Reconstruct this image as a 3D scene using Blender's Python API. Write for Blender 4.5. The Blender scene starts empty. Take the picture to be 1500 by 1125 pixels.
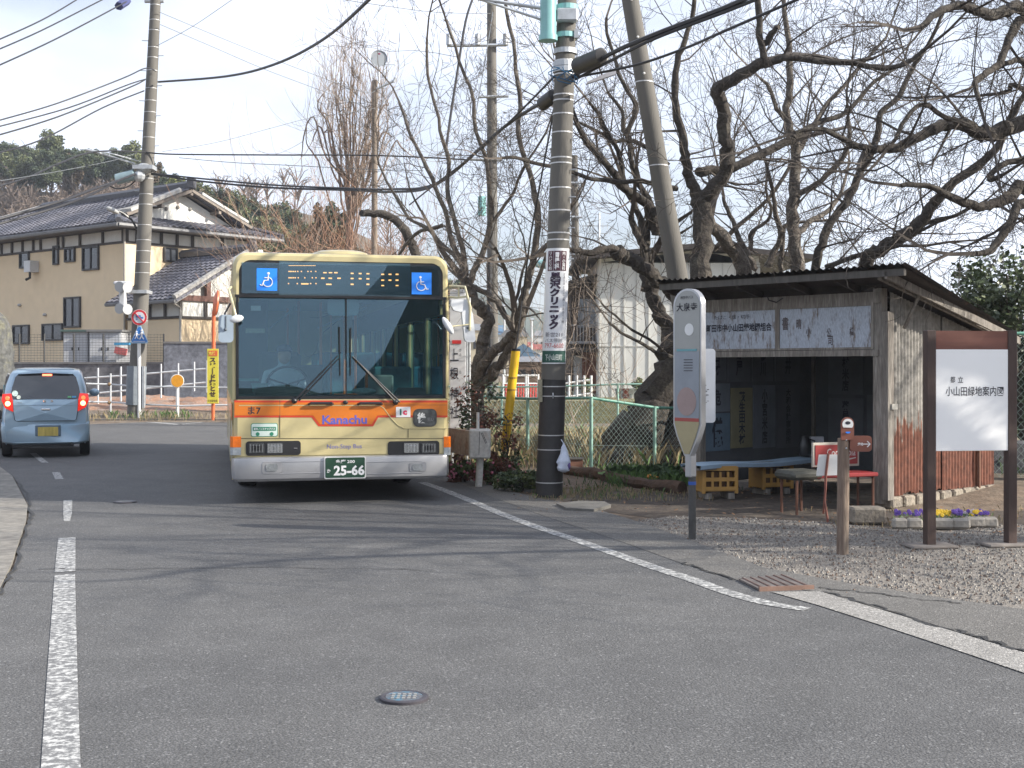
import bpy, math, random
import numpy as np
from mathutils import Vector, Matrix, noise
random.seed(7)
SC = bpy.context.scene
COL = SC.collection
F = 1850.0; EYE = 1.55; HY = 540.0
V = Vector
def W(px, py, Y): return V(((px-750)*Y/F, Y, EYE-(py-HY)*Y/F))
def G(px, py, z=0.0):
    Y = F*(EYE-z)/(py-HY); return V(((px-750)*Y/F, Y, z))
def R(d): return math.radians(d)

# ---------------------------------------------------------------- mesh builder
class MB:
    def __init__(s): s.v = []; s.f = []; s.m = []; s.cur = 0
    def add(s, vs, fs, mi=None):
        n = len(s.v); s.v.extend([tuple(p) for p in vs]); mi = s.cur if mi is None else mi
        for f in fs: s.f.append(tuple(i+n for i in f)); s.m.append(mi)
        return s
    def box(s, c, d, rot=None, taper=1.0, bev=0.0):
        hx, hy, hz = d[0]/2, d[1]/2, d[2]/2
        b = min(bev, hx*.9, hy*.9, hz*.9)
        if b <= 0:
            vs = [V((sx*hx*(taper if sz > 0 else 1), sy*hy*(taper if sz > 0 else 1), sz*hz)) for sz in (-1, 1) for sy in (-1, 1) for sx in (-1, 1)]
            fs = [(0,2,3,1), (4,5,7,6), (0,1,5,4), (2,6,7,3), (0,4,6,2), (1,3,7,5)]
        else:
            vs = []; idx = {}
            for sz in (-1, 1):
                for sy in (-1, 1):
                    for sx in (-1, 1):
                        for a in range(3):
                            h = [hx-b, hy-b, hz-b]; h[a] += b
                            idx[(sx, sy, sz, a)] = len(vs); vs.append(V((sx*h[0], sy*h[1], sz*h[2])))
            fs = []
            for a in range(3):
                o1, o2 = [(1, 2), (2, 0), (0, 1)][a]
                for sg in (-1, 1):
                    q = []
                    for (p, r) in ((-1, -1), (1, -1), (1, 1), (-1, 1)):
                        k = [0, 0, 0]; k[a] = sg; k[o1] = p; k[o2] = r; q.append(idx[(k[0], k[1], k[2], a)])
                    fs.append(tuple(q if sg > 0 else q[::-1]))
            for a in range(3):      # edges parallel to axis a
                o1, o2 = [(1, 2), (2, 0), (0, 1)][a]
                for p in (-1, 1):
                    for r in (-1, 1):
                        k0 = [0]*3; k1 = [0]*3; k0[a] = -1; k1[a] = 1; k0[o1] = k1[o1] = p; k0[o2] = k1[o2] = r
                        q = (idx[(*k0, o1)], idx[(*k1, o1)], idx[(*k1, o2)], idx[(*k0, o2)])
                        fs.append(q if p*r < 0 else q[::-1])
            for sz in (-1, 1):
                for sy in (-1, 1):
                    for sx in (-1, 1):
                        q = tuple(idx[(sx, sy, sz, a)] for a in range(3)); fs.append(q if sx*sy*sz > 0 else q[::-1])
        M = Matrix.Identity(3) if rot is None else rot
        c = V(c); return s.add([M@p + c for p in vs], fs)
    def tube(s, pts, rad, n=8, caps=True):
        pts = [V(p) for p in pts]
        if not isinstance(rad, (list, tuple)): rad = [rad]*len(pts)
        vs = []; fs = []; u = None; m = len(pts)
        for i, p in enumerate(pts):
            t = (pts[min(i+1, m-1)] - pts[max(i-1, 0)])
            if t.length < 1e-9: t = V((0, 0, 1))
            t.normalize()
            if u is None:
                u = t.orthogonal().normalized()
            else:
                u = (u - t*u.dot(t))
                u = u.normalized() if u.length > 1e-6 else t.orthogonal().normalized()
            w = t.cross(u)
            for k in range(n):
                a = 2*math.pi*k/n; vs.append(p + (u*math.cos(a) + w*math.sin(a))*rad[i])
        for i in range(m-1):
            for k in range(n):
                k2 = (k+1) % n; fs.append((i*n+k, i*n+k2, (i+1)*n+k2, (i+1)*n+k))
        if caps and n > 2:
            fs.append(tuple(range(n))[::-1]); fs.append(tuple((m-1)*n+k for k in range(n)))
        return s.add(vs, fs)
    def lathe(s, prof, c=(0, 0, 0), n=20, rot=None):
        """prof: (r, z) pairs, revolve about z"""
        vs = []; fs = []; M = Matrix.Identity(3) if rot is None else rot; c = V(c)
        for r, z in prof:
            for k in range(n):
                a = 2*math.pi*k/n; vs.append(M@V((r*math.cos(a), r*math.sin(a), z)) + c)
        m = len(prof)
        for i in range(m-1):
            for k in range(n):
                k2 = (k+1) % n; fs.append((i*n+k, i*n+k2, (i+1)*n+k2, (i+1)*n+k))
        fs.append(tuple(range(n))[::-1]); fs.append(tuple((m-1)*n+k for k in range(n)))
        return s.add(vs, fs)
    def prism(s, poly, y0, y1, M=None):
        """poly (x,z) CCW seen from -y, extruded from y0 (front) to y1"""
        n = len(poly); vs = [V((x, y0, z)) for x, z in poly] + [V((x, y1, z)) for x, z in poly]
        if M is not None: vs = [M@v for v in vs]
        fs = [tuple(range(n)), tuple(range(2*n-1, n-1, -1))]
        for i in range(n):
            j = (i+1) % n; fs.append((i, i+n, j+n, j))
        return s.add(vs, fs)
    def slab(s, poly, z0, z1):
        """poly (x,y), from z0 up to z1"""
        n = len(poly)
        ar = sum(poly[i][0]*poly[(i+1) % n][1]-poly[(i+1) % n][0]*poly[i][1] for i in range(n))
        if ar < 0: poly = poly[::-1]
        vs = [V((p[0], p[1], z0)) for p in poly] + [V((p[0], p[1], z1)) for p in poly]
        fs = [tuple(range(n))[::-1], tuple(range(n, 2*n))]
        for i in range(n):
            j = (i+1) % n; fs.append((i, j, j+n, i+n))
        return s.add(vs, fs)
    def quad(s, a, b, c, d): return s.add([a, b, c, d], [(0, 1, 2, 3)])
    def sheet(s, a, b, c, d, t):
        """thick plate a,b,c,d with thickness t along its normal (behind)"""
        a, b, c, d = V(a), V(b), V(c), V(d); n = (b-a).cross(d-a).normalized()*t
        return s.add([a, b, c, d, a-n, b-n, c-n, d-n], [(0,1,2,3), (7,6,5,4), (0,4,5,1), (1,5,6,2), (2,6,7,3), (3,7,4,0)])
    def ball(s, c, r, n=10, sq=(1, 1, 1), rot=None):
        prof = [(max(1e-4, r*math.sin(math.pi*i/(n//2+2))), -r*math.cos(math.pi*i/(n//2+2))) for i in range(n//2+3)]
        M = Matrix.Diagonal(V(sq)); M = M if rot is None else rot@M
        return s.lathe(prof, c, n, M)
    def mesh(s, name, smooth=False):
        me = bpy.data.meshes.new(name); me.from_pydata(s.v, [], s.f)
        if any(s.m): me.polygons.foreach_set('material_index', s.m)
        if smooth:
            me.polygons.foreach_set('use_smooth', [True]*len(me.polygons))
            try: me.set_sharp_from_angle(angle=R(smooth if smooth is not True else 40))
            except Exception: pass
        me.validate(); me.update(); return me

XF = {}
def empty(name, loc=(0, 0, 0), rz=0.0):
    o = bpy.data.objects.new(name, None); COL.objects.link(o); o.empty_display_size = .2
    o.location = loc; o.rotation_euler = (0, 0, rz)
    XF[o.name] = Matrix.Translation(V(loc)) @ Matrix.Rotation(rz, 4, 'Z'); return o
def tag(o, label=None, cat=None, group=None, kind=None):
    if label: o['label'] = label
    if cat: o['category'] = cat
    if group: o['group'] = group
    if kind: o['kind'] = kind
    return o
def thing(name, label, cat, loc=(0, 0, 0), rz=0.0, group=None):
    return tag(empty(name, loc, rz), label, cat, group)
def obj(name, mb, m, parent=None, world=False, smooth=False, origin=None):
    """link mb as one object. world=True: mb is in world coordinates and is moved into the parent's frame"""
    if parent is not None:
        P = XF[parent.name]
        if world:
            Pi = P.inverted(); mb.v = [tuple(Pi@V(p)) for p in mb.v]
        Mw = P
    elif origin is None and mb.v:
        a = np.array(mb.v); origin = (float(a[:, 0].mean()), float(a[:, 1].mean()), float(a[:, 2].min()))
    if parent is None:
        o3 = V(origin); mb.v = [tuple(V(p)-o3) for p in mb.v]; Mw = Matrix.Translation(o3)
    me = mb.mesh(name, smooth); o = bpy.data.objects.new(name, me)
    for mm in (m if isinstance(m, (list, tuple)) else [m]): me.materials.append(mm)
    COL.objects.link(o)
    if parent is not None: o.parent = parent
    else: o.location = origin
    XF[o.name] = Mw; return o
def struct(name, mb, m, smooth=False): return tag(obj(name, mb, m, smooth=smooth, origin=(0, 0, 0)), kind='structure')
def dup(o, loc=None, rz=None, label=None, parent=None, scale=None):
    c = o.copy(); COL.objects.link(c)
    if parent is not None: c.parent = parent
    if loc is not None: c.location = loc
    if rz is not None: c.rotation_euler = (0, 0, rz)
    if scale is not None: c.scale = scale if isinstance(scale, tuple) else (scale,)*3
    if label: c['label'] = label
    for ch in [x for x in bpy.data.objects if x.parent == o]: dup(ch, parent=c)
    return c

_tc = {}
def text_geo(s, weight=0.0, vertical=False, spacing=1.0):
    k = (s, weight, vertical, spacing)
    if k in _tc: return _tc[k]
    c = bpy.data.curves.new('t', 'FONT'); c.size = 1; c.offset = weight; c.resolution_u = 2
    c.body = '\n'.join(s) if vertical else s; c.align_x = 'CENTER'; c.space_line = spacing if vertical else 1
    o = bpy.data.objects.new('t', c); me = bpy.data.meshes.new_from_object(o)
    v = np.array([tuple(p.co) for p in me.vertices]); f = [tuple(p.vertices) for p in me.polygons]
    bpy.data.objects.remove(o); bpy.data.curves.remove(c); bpy.data.meshes.remove(me)
    _tc[k] = (v, f); return _tc[k]
def put_text(mb, s, c, w=None, h=None, weight=0.0, vertical=False, fn=None, spacing=1.0):
    """lettering facing -y. c=(x,y,z) centre; fitted to w and/or h; fn maps each point afterwards"""
    v, f = text_geo(s, weight, vertical, spacing); lo = v.min(0); hi = v.max(0); ce = (lo+hi)/2; d = hi-lo
    sx = (w/d[0]) if w else None; sz = (h/d[1]) if h else None
    sx = sx or sz; sz = sz or sx
    pts = [V((c[0]+(p[0]-ce[0])*sx, c[1], c[2]+(p[1]-ce[1])*sz)) for p in v]
    if fn: pts = [fn(p) for p in pts]
    mb.add(pts, f); return mb

# ---------------------------------------------------------------- materials
def lin(h):
    if isinstance(h, str):
        r = [int(h[i:i+2], 16)/255 for i in (0, 2, 4)]
        return tuple(((c+.055)/1.055)**2.4 if c > .04045 else c/12.92 for c in r) + (1,)
    return tuple(h) + (1,)
MATS = {}
def mat(name, col, rough=.7, var=.18, scale=6.0, bump=0.0, bscale=40.0, metal=0.0, spec=.5, col2=None, thr=(.45, .65), detail=6, coat=0, stretch=None, emit=None, coords='Object'):
    if name in MATS: return MATS[name]
    m = bpy.data.materials.new(name); m.use_nodes = True; nt = m.node_tree; N = nt.nodes; L = nt.links
    b = N['Principled BSDF']; tc = N.new('ShaderNodeTexCoord'); out = tc.outputs[coords]
    mp = N.new('ShaderNodeMapping'); L.new(out, mp.inputs[0])
    if stretch: mp.inputs['Scale'].default_value = stretch
    c = lin(col)
    if var > 0 or col2:
        n = N.new('ShaderNodeTexNoise'); n.inputs['Scale'].default_value = scale; n.inputs['Detail'].default_value = detail; n.inputs['Roughness'].default_value = .65
        L.new(mp.outputs[0], n.inputs[0]); r = N.new('ShaderNodeValToRGB'); L.new(n.outputs[0], r.inputs[0])
        e = r.color_ramp.elements
        if col2:
            e[0].position, e[1].position = thr; e[0].color = c; e[1].color = lin(col2)
            fin = r.outputs[0]
            if var > 0:
                n2 = N.new('ShaderNodeTexNoise'); n2.inputs['Scale'].default_value = scale*5; n2.inputs['Detail'].default_value = 5
                L.new(mp.outputs[0], n2.inputs[0]); mx = N.new('ShaderNodeMix'); mx.data_type = 'RGBA'; mx.blend_type = 'MULTIPLY'; mx.inputs[0].default_value = 1
                r2 = N.new('ShaderNodeMapRange'); r2.inputs[1].default_value = .3; r2.inputs[2].default_value = .7; r2.inputs[3].default_value = 1-var; r2.inputs[4].default_value = 1+var
                L.new(n2.outputs[0], r2.inputs[0]); L.new(fin, mx.inputs[6]); L.new(r2.outputs[0], mx.inputs[7]); fin = mx.outputs[2]
        else:
            e[0].position, e[1].position = .3, .7
            e[0].color = tuple(x*(1-var) for x in c[:3]) + (1,); e[1].color = tuple(min(1, x*(1+var)) for x in c[:3]) + (1,)
            fin = r.outputs[0]
        L.new(fin, b.inputs['Base Color'])
    else: b.inputs['Base Color'].default_value = c
    b.inputs['Roughness'].default_value = rough; b.inputs['Metallic'].default_value = metal
    b.inputs['Specular IOR Level'].default_value = spec
    if coat: b.inputs['Coat Weight'].default_value = coat; b.inputs['Coat Roughness'].default_value = .06
    if bump > 0:
        n3 = N.new('ShaderNodeTexNoise'); n3.inputs['Scale'].default_value = bscale; n3.inputs['Detail'].default_value = 5
        L.new(mp.outputs[0], n3.inputs[0]); bp = N.new('ShaderNodeBump'); bp.inputs['Strength'].default_value = bump; bp.inputs['Distance'].default_value = .02
        L.new(n3.outputs[0], bp.inputs['Height']); L.new(bp.outputs[0], b.inputs['Normal'])
    if emit: b.inputs['Emission Color'].default_value = lin(emit[0]); b.inputs['Emission Strength'].default_value = emit[1]
    MATS[name] = m; return m

white_p = mat('white_paint', (.72, .72, .70), .4, .08, 4, 0)
black_r = mat('black_rubber', (.015, .015, .016), .6, .2, 10)
black_p = mat('black_plastic', (.02, .02, .022), .35, .1)
black_ink = mat('black_ink', (.02, .02, .03), .7, 0)
red_ink = mat('red_ink', (.55, .03, .03), .6, 0)
white_ink = mat('white_ink', (.75, .75, .75), .6, 0)
chrome = mat('chrome', (.75, .75, .76), .12, 0, metal=1)
alu = mat('aluminium', (.62, .63, .65), .32, .12, 5, metal=.8)
galv = mat('galvanised_steel', (.45, .47, .49), .45, .2, 8, metal=.5)
conc = mat('pole_concrete', (.125, .118, .106), .85, .22, 1.3, .25, 60, stretch=(1, 1, .25))
conc_dark = mat('pole_sleeve', (.028, .026, .026), .6, .3, 6, .1, 50)
bark = mat('bark', (.085, .07, .058), .92, .4, 7, .9, 30, col2=(.16, .145, .125), thr=(.42, .68))
bark_d = mat('dark_bark', (.042, .035, .030), .95, .35, 5, 1.0, 25, col2=(.085, .076, .062), thr=(.45, .7))
twig = mat('twig_bark', (.10, .082, .068), .9, .25, 3)
twig_l = mat('pale_twig_bark', (.40, .315, .245), .9, .25, 3)
twig_r = mat('reddish_twig_bark', (.34, .20, .13), .9, .25, 3)
wood_old = mat('weathered_wood', (.17, .15, .13), .85, .3, 3, .5, 40, col2=(.27, .25, .22), stretch=(6, 6, .6))
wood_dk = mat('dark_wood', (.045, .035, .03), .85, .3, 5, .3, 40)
soil = mat('soil', (.12, .085, .06), .95, .4, 3, .8, 30, col2=(.17, .13, .095))
cable_m = mat('cable_rubber', (.02, .02, .024), .55, 0)
cable_g = mat('cable_grey', (.12, .13, .14), .6, 0)
# ---------------------------------------------------------------- setting
def ground_z(x, y):
    z = 0.0
    # lot behind the left fence climbs to the terrace wall
    if x < 0 and y > 36.5: z += min(.55, (y-36.5)*.06)
    if x > 4.6 and y > 14.2: z += min(.14, (x-4.6)*.12, (y-14.2)*.12)
    return z

def asphalt_mat(name, base, patch, speck=.5):
    m = bpy.data.materials.new(name); m.use_nodes = True; nt = m.node_tree; N = nt.nodes; L = nt.links; b = N['Principled BSDF']
    tc = N.new('ShaderNodeTexCoord')
    def noi(sc, det=4, ro=.6):
        n = N.new('ShaderNodeTexNoise'); n.inputs['Scale'].default_value = sc; n.inputs['Detail'].default_value = det; n.inputs['Roughness'].default_value = ro; L.new(tc.outputs['Object'], n.inputs[0]); return n
    big = noi(.35, 3); mid = noi(2.5, 6); fine = noi(75, 2, .7)
    vo = N.new('ShaderNodeTexVoronoi'); vo.inputs['Scale'].default_value = 95; L.new(tc.outputs['Object'], vo.inputs[0])
    vo2 = N.new('ShaderNodeTexVoronoi'); vo2.inputs['Scale'].default_value = 85; L.new(tc.outputs['Object'], vo2.inputs[0])
    r = N.new('ShaderNodeValToRGB'); e = r.color_ramp.elements; e[0].position, e[1].position = .35, .65
    e[0].color = lin(base); e[1].color = lin(patch); L.new(big.outputs[0], r.inputs[0])
    def mul(a, fac_out, lo, hi, f0=.3, f1=.7):
        mr = N.new('ShaderNodeMapRange'); mr.inputs[1].default_value = f0; mr.inputs[2].default_value = f1; mr.inputs[3].default_value = lo; mr.inputs[4].default_value = hi
        L.new(fac_out, mr.inputs[0]); mx = N.new('ShaderNodeMix'); mx.data_type = 'RGBA'; mx.blend_type = 'MULTIPLY'; mx.inputs[0].default_value = 1
        L.new(a, mx.inputs[6]); L.new(mr.outputs[0], mx.inputs[7]); return mx.outputs[2]
    c = mul(r.outputs[0], mid.outputs[0], .88, 1.1)
    c = mul(c, fine.outputs[0], 1-speck*.8, 1+speck*.8)
    c = mul(c, vo.outputs['Distance'], 1.25, .75, .1, .7)
    # odd pale stones
    sep = N.new('ShaderNodeSeparateColor'); L.new(vo2.outputs['Color'], sep.inputs[0])
    c = mul(c, sep.outputs[0], 1.0, 1.9, .90, 1.0)
    L.new(c, b.inputs['Base Color']); b.inputs['Roughness'].default_value = .82; b.inputs['Specular IOR Level'].default_value = .35
    bp = N.new('ShaderNodeBump'); bp.inputs['Strength'].default_value = .55; bp.inputs['Distance'].default_value = .006
    ad = N.new('ShaderNodeMath'); ad.operation = 'ADD'; L.new(vo.outputs['Distance'], ad.inputs[0]); L.new(fine.outputs[0], ad.inputs[1])
    L.new(ad.outputs[0], bp.inputs['Height']); L.new(bp.outputs[0], b.inputs['Normal']); return m
asphalt = asphalt_mat('asphalt', (.098, .098, .099), (.122, .121, .120), .45)
asphalt2 = asphalt_mat('old_asphalt', (.135, .13, .122), (.155, .148, .138), .4)
gutter_m = asphalt_mat('gutter_concrete', (.26, .25, .235), (.33, .32, .30), .5)
def worn_paint():
    m = bpy.data.materials.new('worn_road_paint'); m.use_nodes = True; nt = m.node_tree; N = nt.nodes; L = nt.links; b = N['Principled BSDF']
    tc = N.new('ShaderNodeTexCoord'); n = N.new('ShaderNodeTexNoise'); n.inputs['Scale'].default_value = 22; n.inputs['Detail'].default_value = 8; n.inputs['Roughness'].default_value = .75
    L.new(tc.outputs['Object'], n.inputs[0]); r = N.new('ShaderNodeValToRGB'); e = r.color_ramp.elements; e[0].position, e[1].position = .47, .60
    e[0].color = (.15, .15, .15, 1); e[1].color = (.56, .56, .54, 1); L.new(n.outputs[0], r.inputs[0]); L.new(r.outputs[0], b.inputs['Base Color']); b.inputs['Roughness'].default_value = .7; return m
road_paint = worn_paint()
gravel_g = mat('gravel_bed', (.14, .12, .10), .95, .5, 30, 1.0, 45, col2=(.25, .23, .205), thr=(.38, .6))
dirt = mat('dry_earth', (.14, .105, .075), .95, .35, 1.2, .8, 25, col2=(.20, .165, .125))
red_soil = mat('red_soil', (.30, .17, .11), .95, .35, 2.5, .8, 20, col2=(.24, .21, .19))

# earth sheet to the horizon
mb = MB()
xs = [-900, -300, -120, -60, -45, -35] + [-30+i*1.0 for i in range(0, 51)] + [25, 40, 80, 200, 600, 900]
ys = [-400, -100, -30, -8, 0, 6, 10, 12] + [13+i*.8 for i in range(0, 50)] + [58, 70, 90, 130, 250, 600, 1500]
for y in ys:
    for x in xs: mb.v.append((x, y, ground_z(x, y)-.012))
nx = len(xs)
for j in range(len(ys)-1):
    for i in range(nx-1):
        mb.f.append((j*nx+i, j*nx+i+1, (j+1)*nx+i+1, (j+1)*nx+i)); mb.m.append(0)
struct('ground', mb, dirt, smooth=True)

def poly_sheet(pts, z, t=0):
    mb = MB(); n = len(pts); ar = sum(pts[i][0]*pts[(i+1) % n][1]-pts[(i+1) % n][0]*pts[i][1] for i in range(n))
    if ar < 0: pts = pts[::-1]
    mb.add([V((p[0], p[1], z)) for p in pts], [tuple(range(n))]); return mb
def gp(l): return [G(*p) for p in l]
def ribbon(cl, w, z, dz=0):
    """strip along world centreline cl with width(s) w"""
    mb = MB(); cl = [V((p[0], p[1], 0)) for p in cl]; n = len(cl)
    ww = w if isinstance(w, list) else [w]*n
    for i in range(n):
        t = (cl[min(i+1, n-1)]-cl[max(i-1, 0)]).normalized(); s = V((-t.y, t.x, 0))*ww[i]/2
        mb.v += [tuple(cl[i]+s+V((0, 0, z))), tuple(cl[i]-s+V((0, 0, z)))]
    for i in range(n-1): mb.f.append((2*i, 2*i+1, 2*i+3, 2*i+2)); mb.m.append(0)
    return mb
def smooth_line(pts, k=6):
    pts = [V(p) for p in pts]; out = []
    for i in range(len(pts)-1):
        p0 = pts[max(i-1, 0)]; p1 = pts[i]; p2 = pts[i+1]; p3 = pts[min(i+2, len(pts)-1)]
        for j in range(k):
            t = j/k; out.append(.5*((2*p1)+(-p0+p2)*t+(2*p0-5*p1+4*p2-p3)*t*t+(-p0+3*p1-3*p2+p3)*t**3))
    out.append(pts[-1]); return out

# road: everything between the left pavement edge and the right verge, curving left behind the bus
right_edge = gp([(1500, 893), (1380, 876), (1250, 856), (1120, 832), (1010, 791), (940, 766), (860, 742), (790, 730), (735, 716), (690, 703), (655, 690), (600, 660), (520, 640), (420, 624), (340, 619)])
left_edge = gp([(0, 655), (0, 684), (20, 699), (43, 742), (41, 765), (20, 830), (0, 872)])
poly = [V((12, 6, 0)), V((12, 9, 0))] + right_edge + gp([(240, 617), (120, 622), (30, 628), (-300, 640)]) + left_edge + [V((-3.6, 7, 0)), V((-3.2, 4, 0)), V((-3.2, -12, 0)), V((12, -12, 0))]
struct('road', poly_sheet(poly, .0), asphalt)
# pale left pavement, one kerb step up
le2 = gp([(0, 684), (20, 699), (43, 742), (41, 765), (20, 830), (0, 872)])
pav = [p+V((-.02, 0, 0)) for p in le2] + [V((-3.62, 7, 0)), V((-3.22, 4, 0)), V((-3.22, -6, 0)), V((-9, -6, 0)), V((-9, 20, 0))]
mb = MB().slab([(p.x, p.y) for p in pav], -.05, .02); struct('pavement', mb, mat('pavement_concrete', (.22, .205, .18), .9, .25, 2, .3, 50, col2=(.16, .15, .135)))
# older asphalt verge right of the edge line
vl = gp([(1500, 955), (1400, 925), (1300, 895), (1200, 868), (1080, 850), (1000, 826), (900, 790), (800, 757), (720, 728), (660, 703)])
vr = gp([(655, 690), (690, 703), (735, 716), (790, 730), (860, 742), (940, 766), (1010, 791), (1120, 832), (1250, 856), (1380, 876), (1500, 893)])
struct('verge', poly_sheet([V((p.x, p.y, 0)) for p in vl+vr] + [V((7.5, 6.6, 0)), V((7.2, 4.5, 0))], .003), asphalt2)
# gutter band
gb = gp([(1130, 868), (1200, 867), (1300, 897), (1400, 927), (1500, 957)]) + [V((6.0, 4.4, 0)), V((5.0, 4.4, 0))] + gp([(1500, 987), (1400, 953), (1300, 920), (1200, 888)])
struct('gutter', poly_sheet(gb, .0055), gutter_m)
# painted lines
def line(name, pts, w, z=.0035, dashes=None):
    cl = smooth_line(gp(pts)); cl = [G_ for G_ in cl]
    struct(name, ribbon(cl, w, z), road_paint)
line('edge_line', [(619, 707), (650, 718), (690, 734), (735, 753), (780, 770), (840, 790), (900, 811), (960, 832), (1010, 848), (1060, 866), (1100, 878), (1140, 887), (1183, 893)], .13)
a = G(88, 1200); b_ = G(91, 1000); c_ = G(95, 842)
struct('lane_line', ribbon([a, b_, c_], .145, .0035), road_paint)
struct('lane_line', ribbon([G(95.2, 838), G(98, 788)], .15, .0035), road_paint)
struct('lane_line', ribbon([G(98, 764), G(99, 752), G(99.5, 733)], [.06, .09, .10], .0035), road_paint)
struct('lane_line', ribbon([G(87, 702), G(82, 692)], .11, .0035), road_paint)
struct('lane_line', ribbon([G(66, 678), G(48, 664)], .11, .0035), road_paint)
struct('stop_marking', ribbon([G(205, 617), G(262, 622)], .28, .0035), road_paint)
struct('stop_marking', ribbon([G(262, 622), G(300, 618)], .12, .0035), road_paint)
# cracks and seams in the surface: tar seams
tar = mat('tar_seam', (.03, .03, .03), .7, .2, 20)
def crack(pts, w=.018, jit=.03, z=.008):
    cl = smooth_line(gp(pts), 9); cl = [p+V((random.uniform(-jit, jit), random.uniform(-jit, jit), 0)) for p in cl]
    return ribbon(cl, [w*random.uniform(.4, 1.3) for _ in cl], z)
for pts, w in (([(0, 872), (22, 830), (42, 768), (45, 748), (30, 712), (0, 690)], .03), ([(60, 834), (200, 834), (420, 832), (640, 836)], .014),
               ([(1000, 825), (1040, 838), (1080, 850)], .025), ([(1205, 868), (1280, 888), (1350, 912), (1420, 930), (1497, 955)], .035),
               ([(1200, 862), (1260, 868), (1330, 876), (1400, 884)], .02)):
    struct('seam', crack(pts, w), tar)
# bare verge under the fence / garden soil
gl = gp([(655, 690), (690, 703), (735, 716), (790, 730), (860, 742), (940, 766), (1010, 791), (1120, 832), (1250, 856), (1380, 876), (1500, 893)])
grav = [V((p.x, p.y, 0)) for p in gp([(930, 763), (1010, 791), (1120, 832), (1250, 856), (1380, 876), (1500, 893)])] + [V((8, 8.5, 0)), V((12, 8.5, 0)), V((12, 12.6, 0))] + gp([(1480, 768), (1380, 778), (1290, 772), (1200, 764), (1080, 758), (980, 756)])
struct('gravel_bed', poly_sheet(grav, -.004), gravel_g)
struct('shelter_floor', poly_sheet([V((.6, 14.3, 0)), V((1.6, 13.0, 0)), V((2.6, 12.7, 0)), V((4.2, 12.3, 0)), V((6.2, 12.9, 0)), V((6.2, 15.4, 0)), V((4.2, 17.6, 0)), V((1.0, 17.0, 0))], -.008), mat('shaded_dark_earth', (.055, .042, .034), .95, .35, 4, .7, 30, col2=(.10, .08, .06)))  # dark earth with the shade around the hut put into its colour
# gravel stones
mb = MB(); rs = random.Random(3)
def inpoly(x, y, P):
    c = False; n = len(P)
    for i in range(n):
        a, b = P[i], P[(i+1) % n]
        if (a[1] > y) != (b[1] > y) and x < (b[0]-a[0])*(y-a[1])/(b[1]-a[1])+a[0]: c = not c
    return c
gpts = [(p.x, p.y) for p in grav]
cnt = 0
while cnt < 19000:
    x = rs.uniform(.6, 8.2); y = rs.uniform(8.3, 16)
    edge = rs.random()
    if not inpoly(x, y, gpts):
        if edge > .03 or not inpoly(x+.25, y+.35, gpts): continue
    r = rs.choice([.006, .008, .010, .014, .018])*rs.uniform(.7, 1.3); cnt += 1
    vs = [V((rs.uniform(.6, 1)*r*math.cos(k*2.1+rs.random()), rs.uniform(.6, 1)*r*math.sin(k*2.1+rs.random()), 0)) + V((x, y, -.003)) for k in range(3)]
    vs += [V((x+rs.uniform(-.3, .3)*r, y+rs.uniform(-.3, .3)*r, r*rs.uniform(.5, .9)))]
    k = rs.choice([0, 0, 1, 1, 2])
    mb.add(vs, [(0, 1, 3), (1, 2, 3), (2, 0, 3)], k)
gm = [mat('gravel_grey', (.16, .15, .14), .9, .3, 9), mat('gravel_pale', (.29, .27, .24), .9, .3, 9), mat('gravel_brown', (.15, .11, .085), .9, .3, 9)]
tag(obj('gravel', mb, gm, origin=(0, 0, 0)), 'loose grey and brown gravel in front of the bus shelter', 'gravel', kind='stuff')

# drain grate, valve covers
t = thing('drain_grate', 'flat steel drain grate at the kerb beside the white edge line', 'drain grate', (0, 0, 0))
p = gp([(1082, 851), (1150, 845), (1192, 863), (1112, 866)])
mb = MB().slab([(q.x, q.y) for q in p], .003, .018)
obj('plate', mb, mat('grate_steel', (.16, .14, .13), .6, .3, 8, metal=.3), t)
mb = MB()
for k in range(6):
    f = (k+.5)/6; a = p[0].lerp(p[1], f); b = p[3].lerp(p[2], f); mb.tube([a+V((0, 0, .02)), b+V((0, 0, .02))], .006, 5)
obj('bar', mb, mat('grate_rust', (.2, .12, .09), .7, .3, 8), t)
a, b = p[3], p[2]
mb = MB().sheet(a+V((0, -.015, .0)), b+V((0, -.015, .0)), b+V((0, -.015, .03)), a+V((0, -.015, .03)), .02)
obj('frame', mb, mat('grate_rust', 0), t)
def cover(px, py, r, label, blue):
    c = G(px, py); t = thing('valve_cover', label, 'manhole cover', (c.x, c.y, 0))
    obj('frame', MB().lathe([(r, 0), (r, .012), (r*.94, .016), (r*.78, .016), (r*.77, .012)], n=40), mat('cast_iron', (.07, .065, .075), .5, .2, 9, metal=.4), t)
    mb = MB().lathe([(r*.76, .0), (r*.76, .015)], n=32); mb.cur = 1
    for i in range(5):
        for j in range(3): mb.box(((i-2)*r*.22, (j-1)*r*.3-r*.1, .017), (r*.12, r*.09, .006))
    obj('lid', mb, [mat('blue_lid' if blue else 'iron_lid', (.05, .16, .24) if blue else (.13, .13, .16), .5, .5, 30, col2=(.10, .10, .11), thr=(.4, .55)), mat('stud_white', (.3, .3, .29), .6, 0)], t)
cover(592, 1024, .115, 'small round valve cover with blue paint in the near road', True)
cover(183, 736, .13, 'small round valve cover near the left lane line', False)
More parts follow.
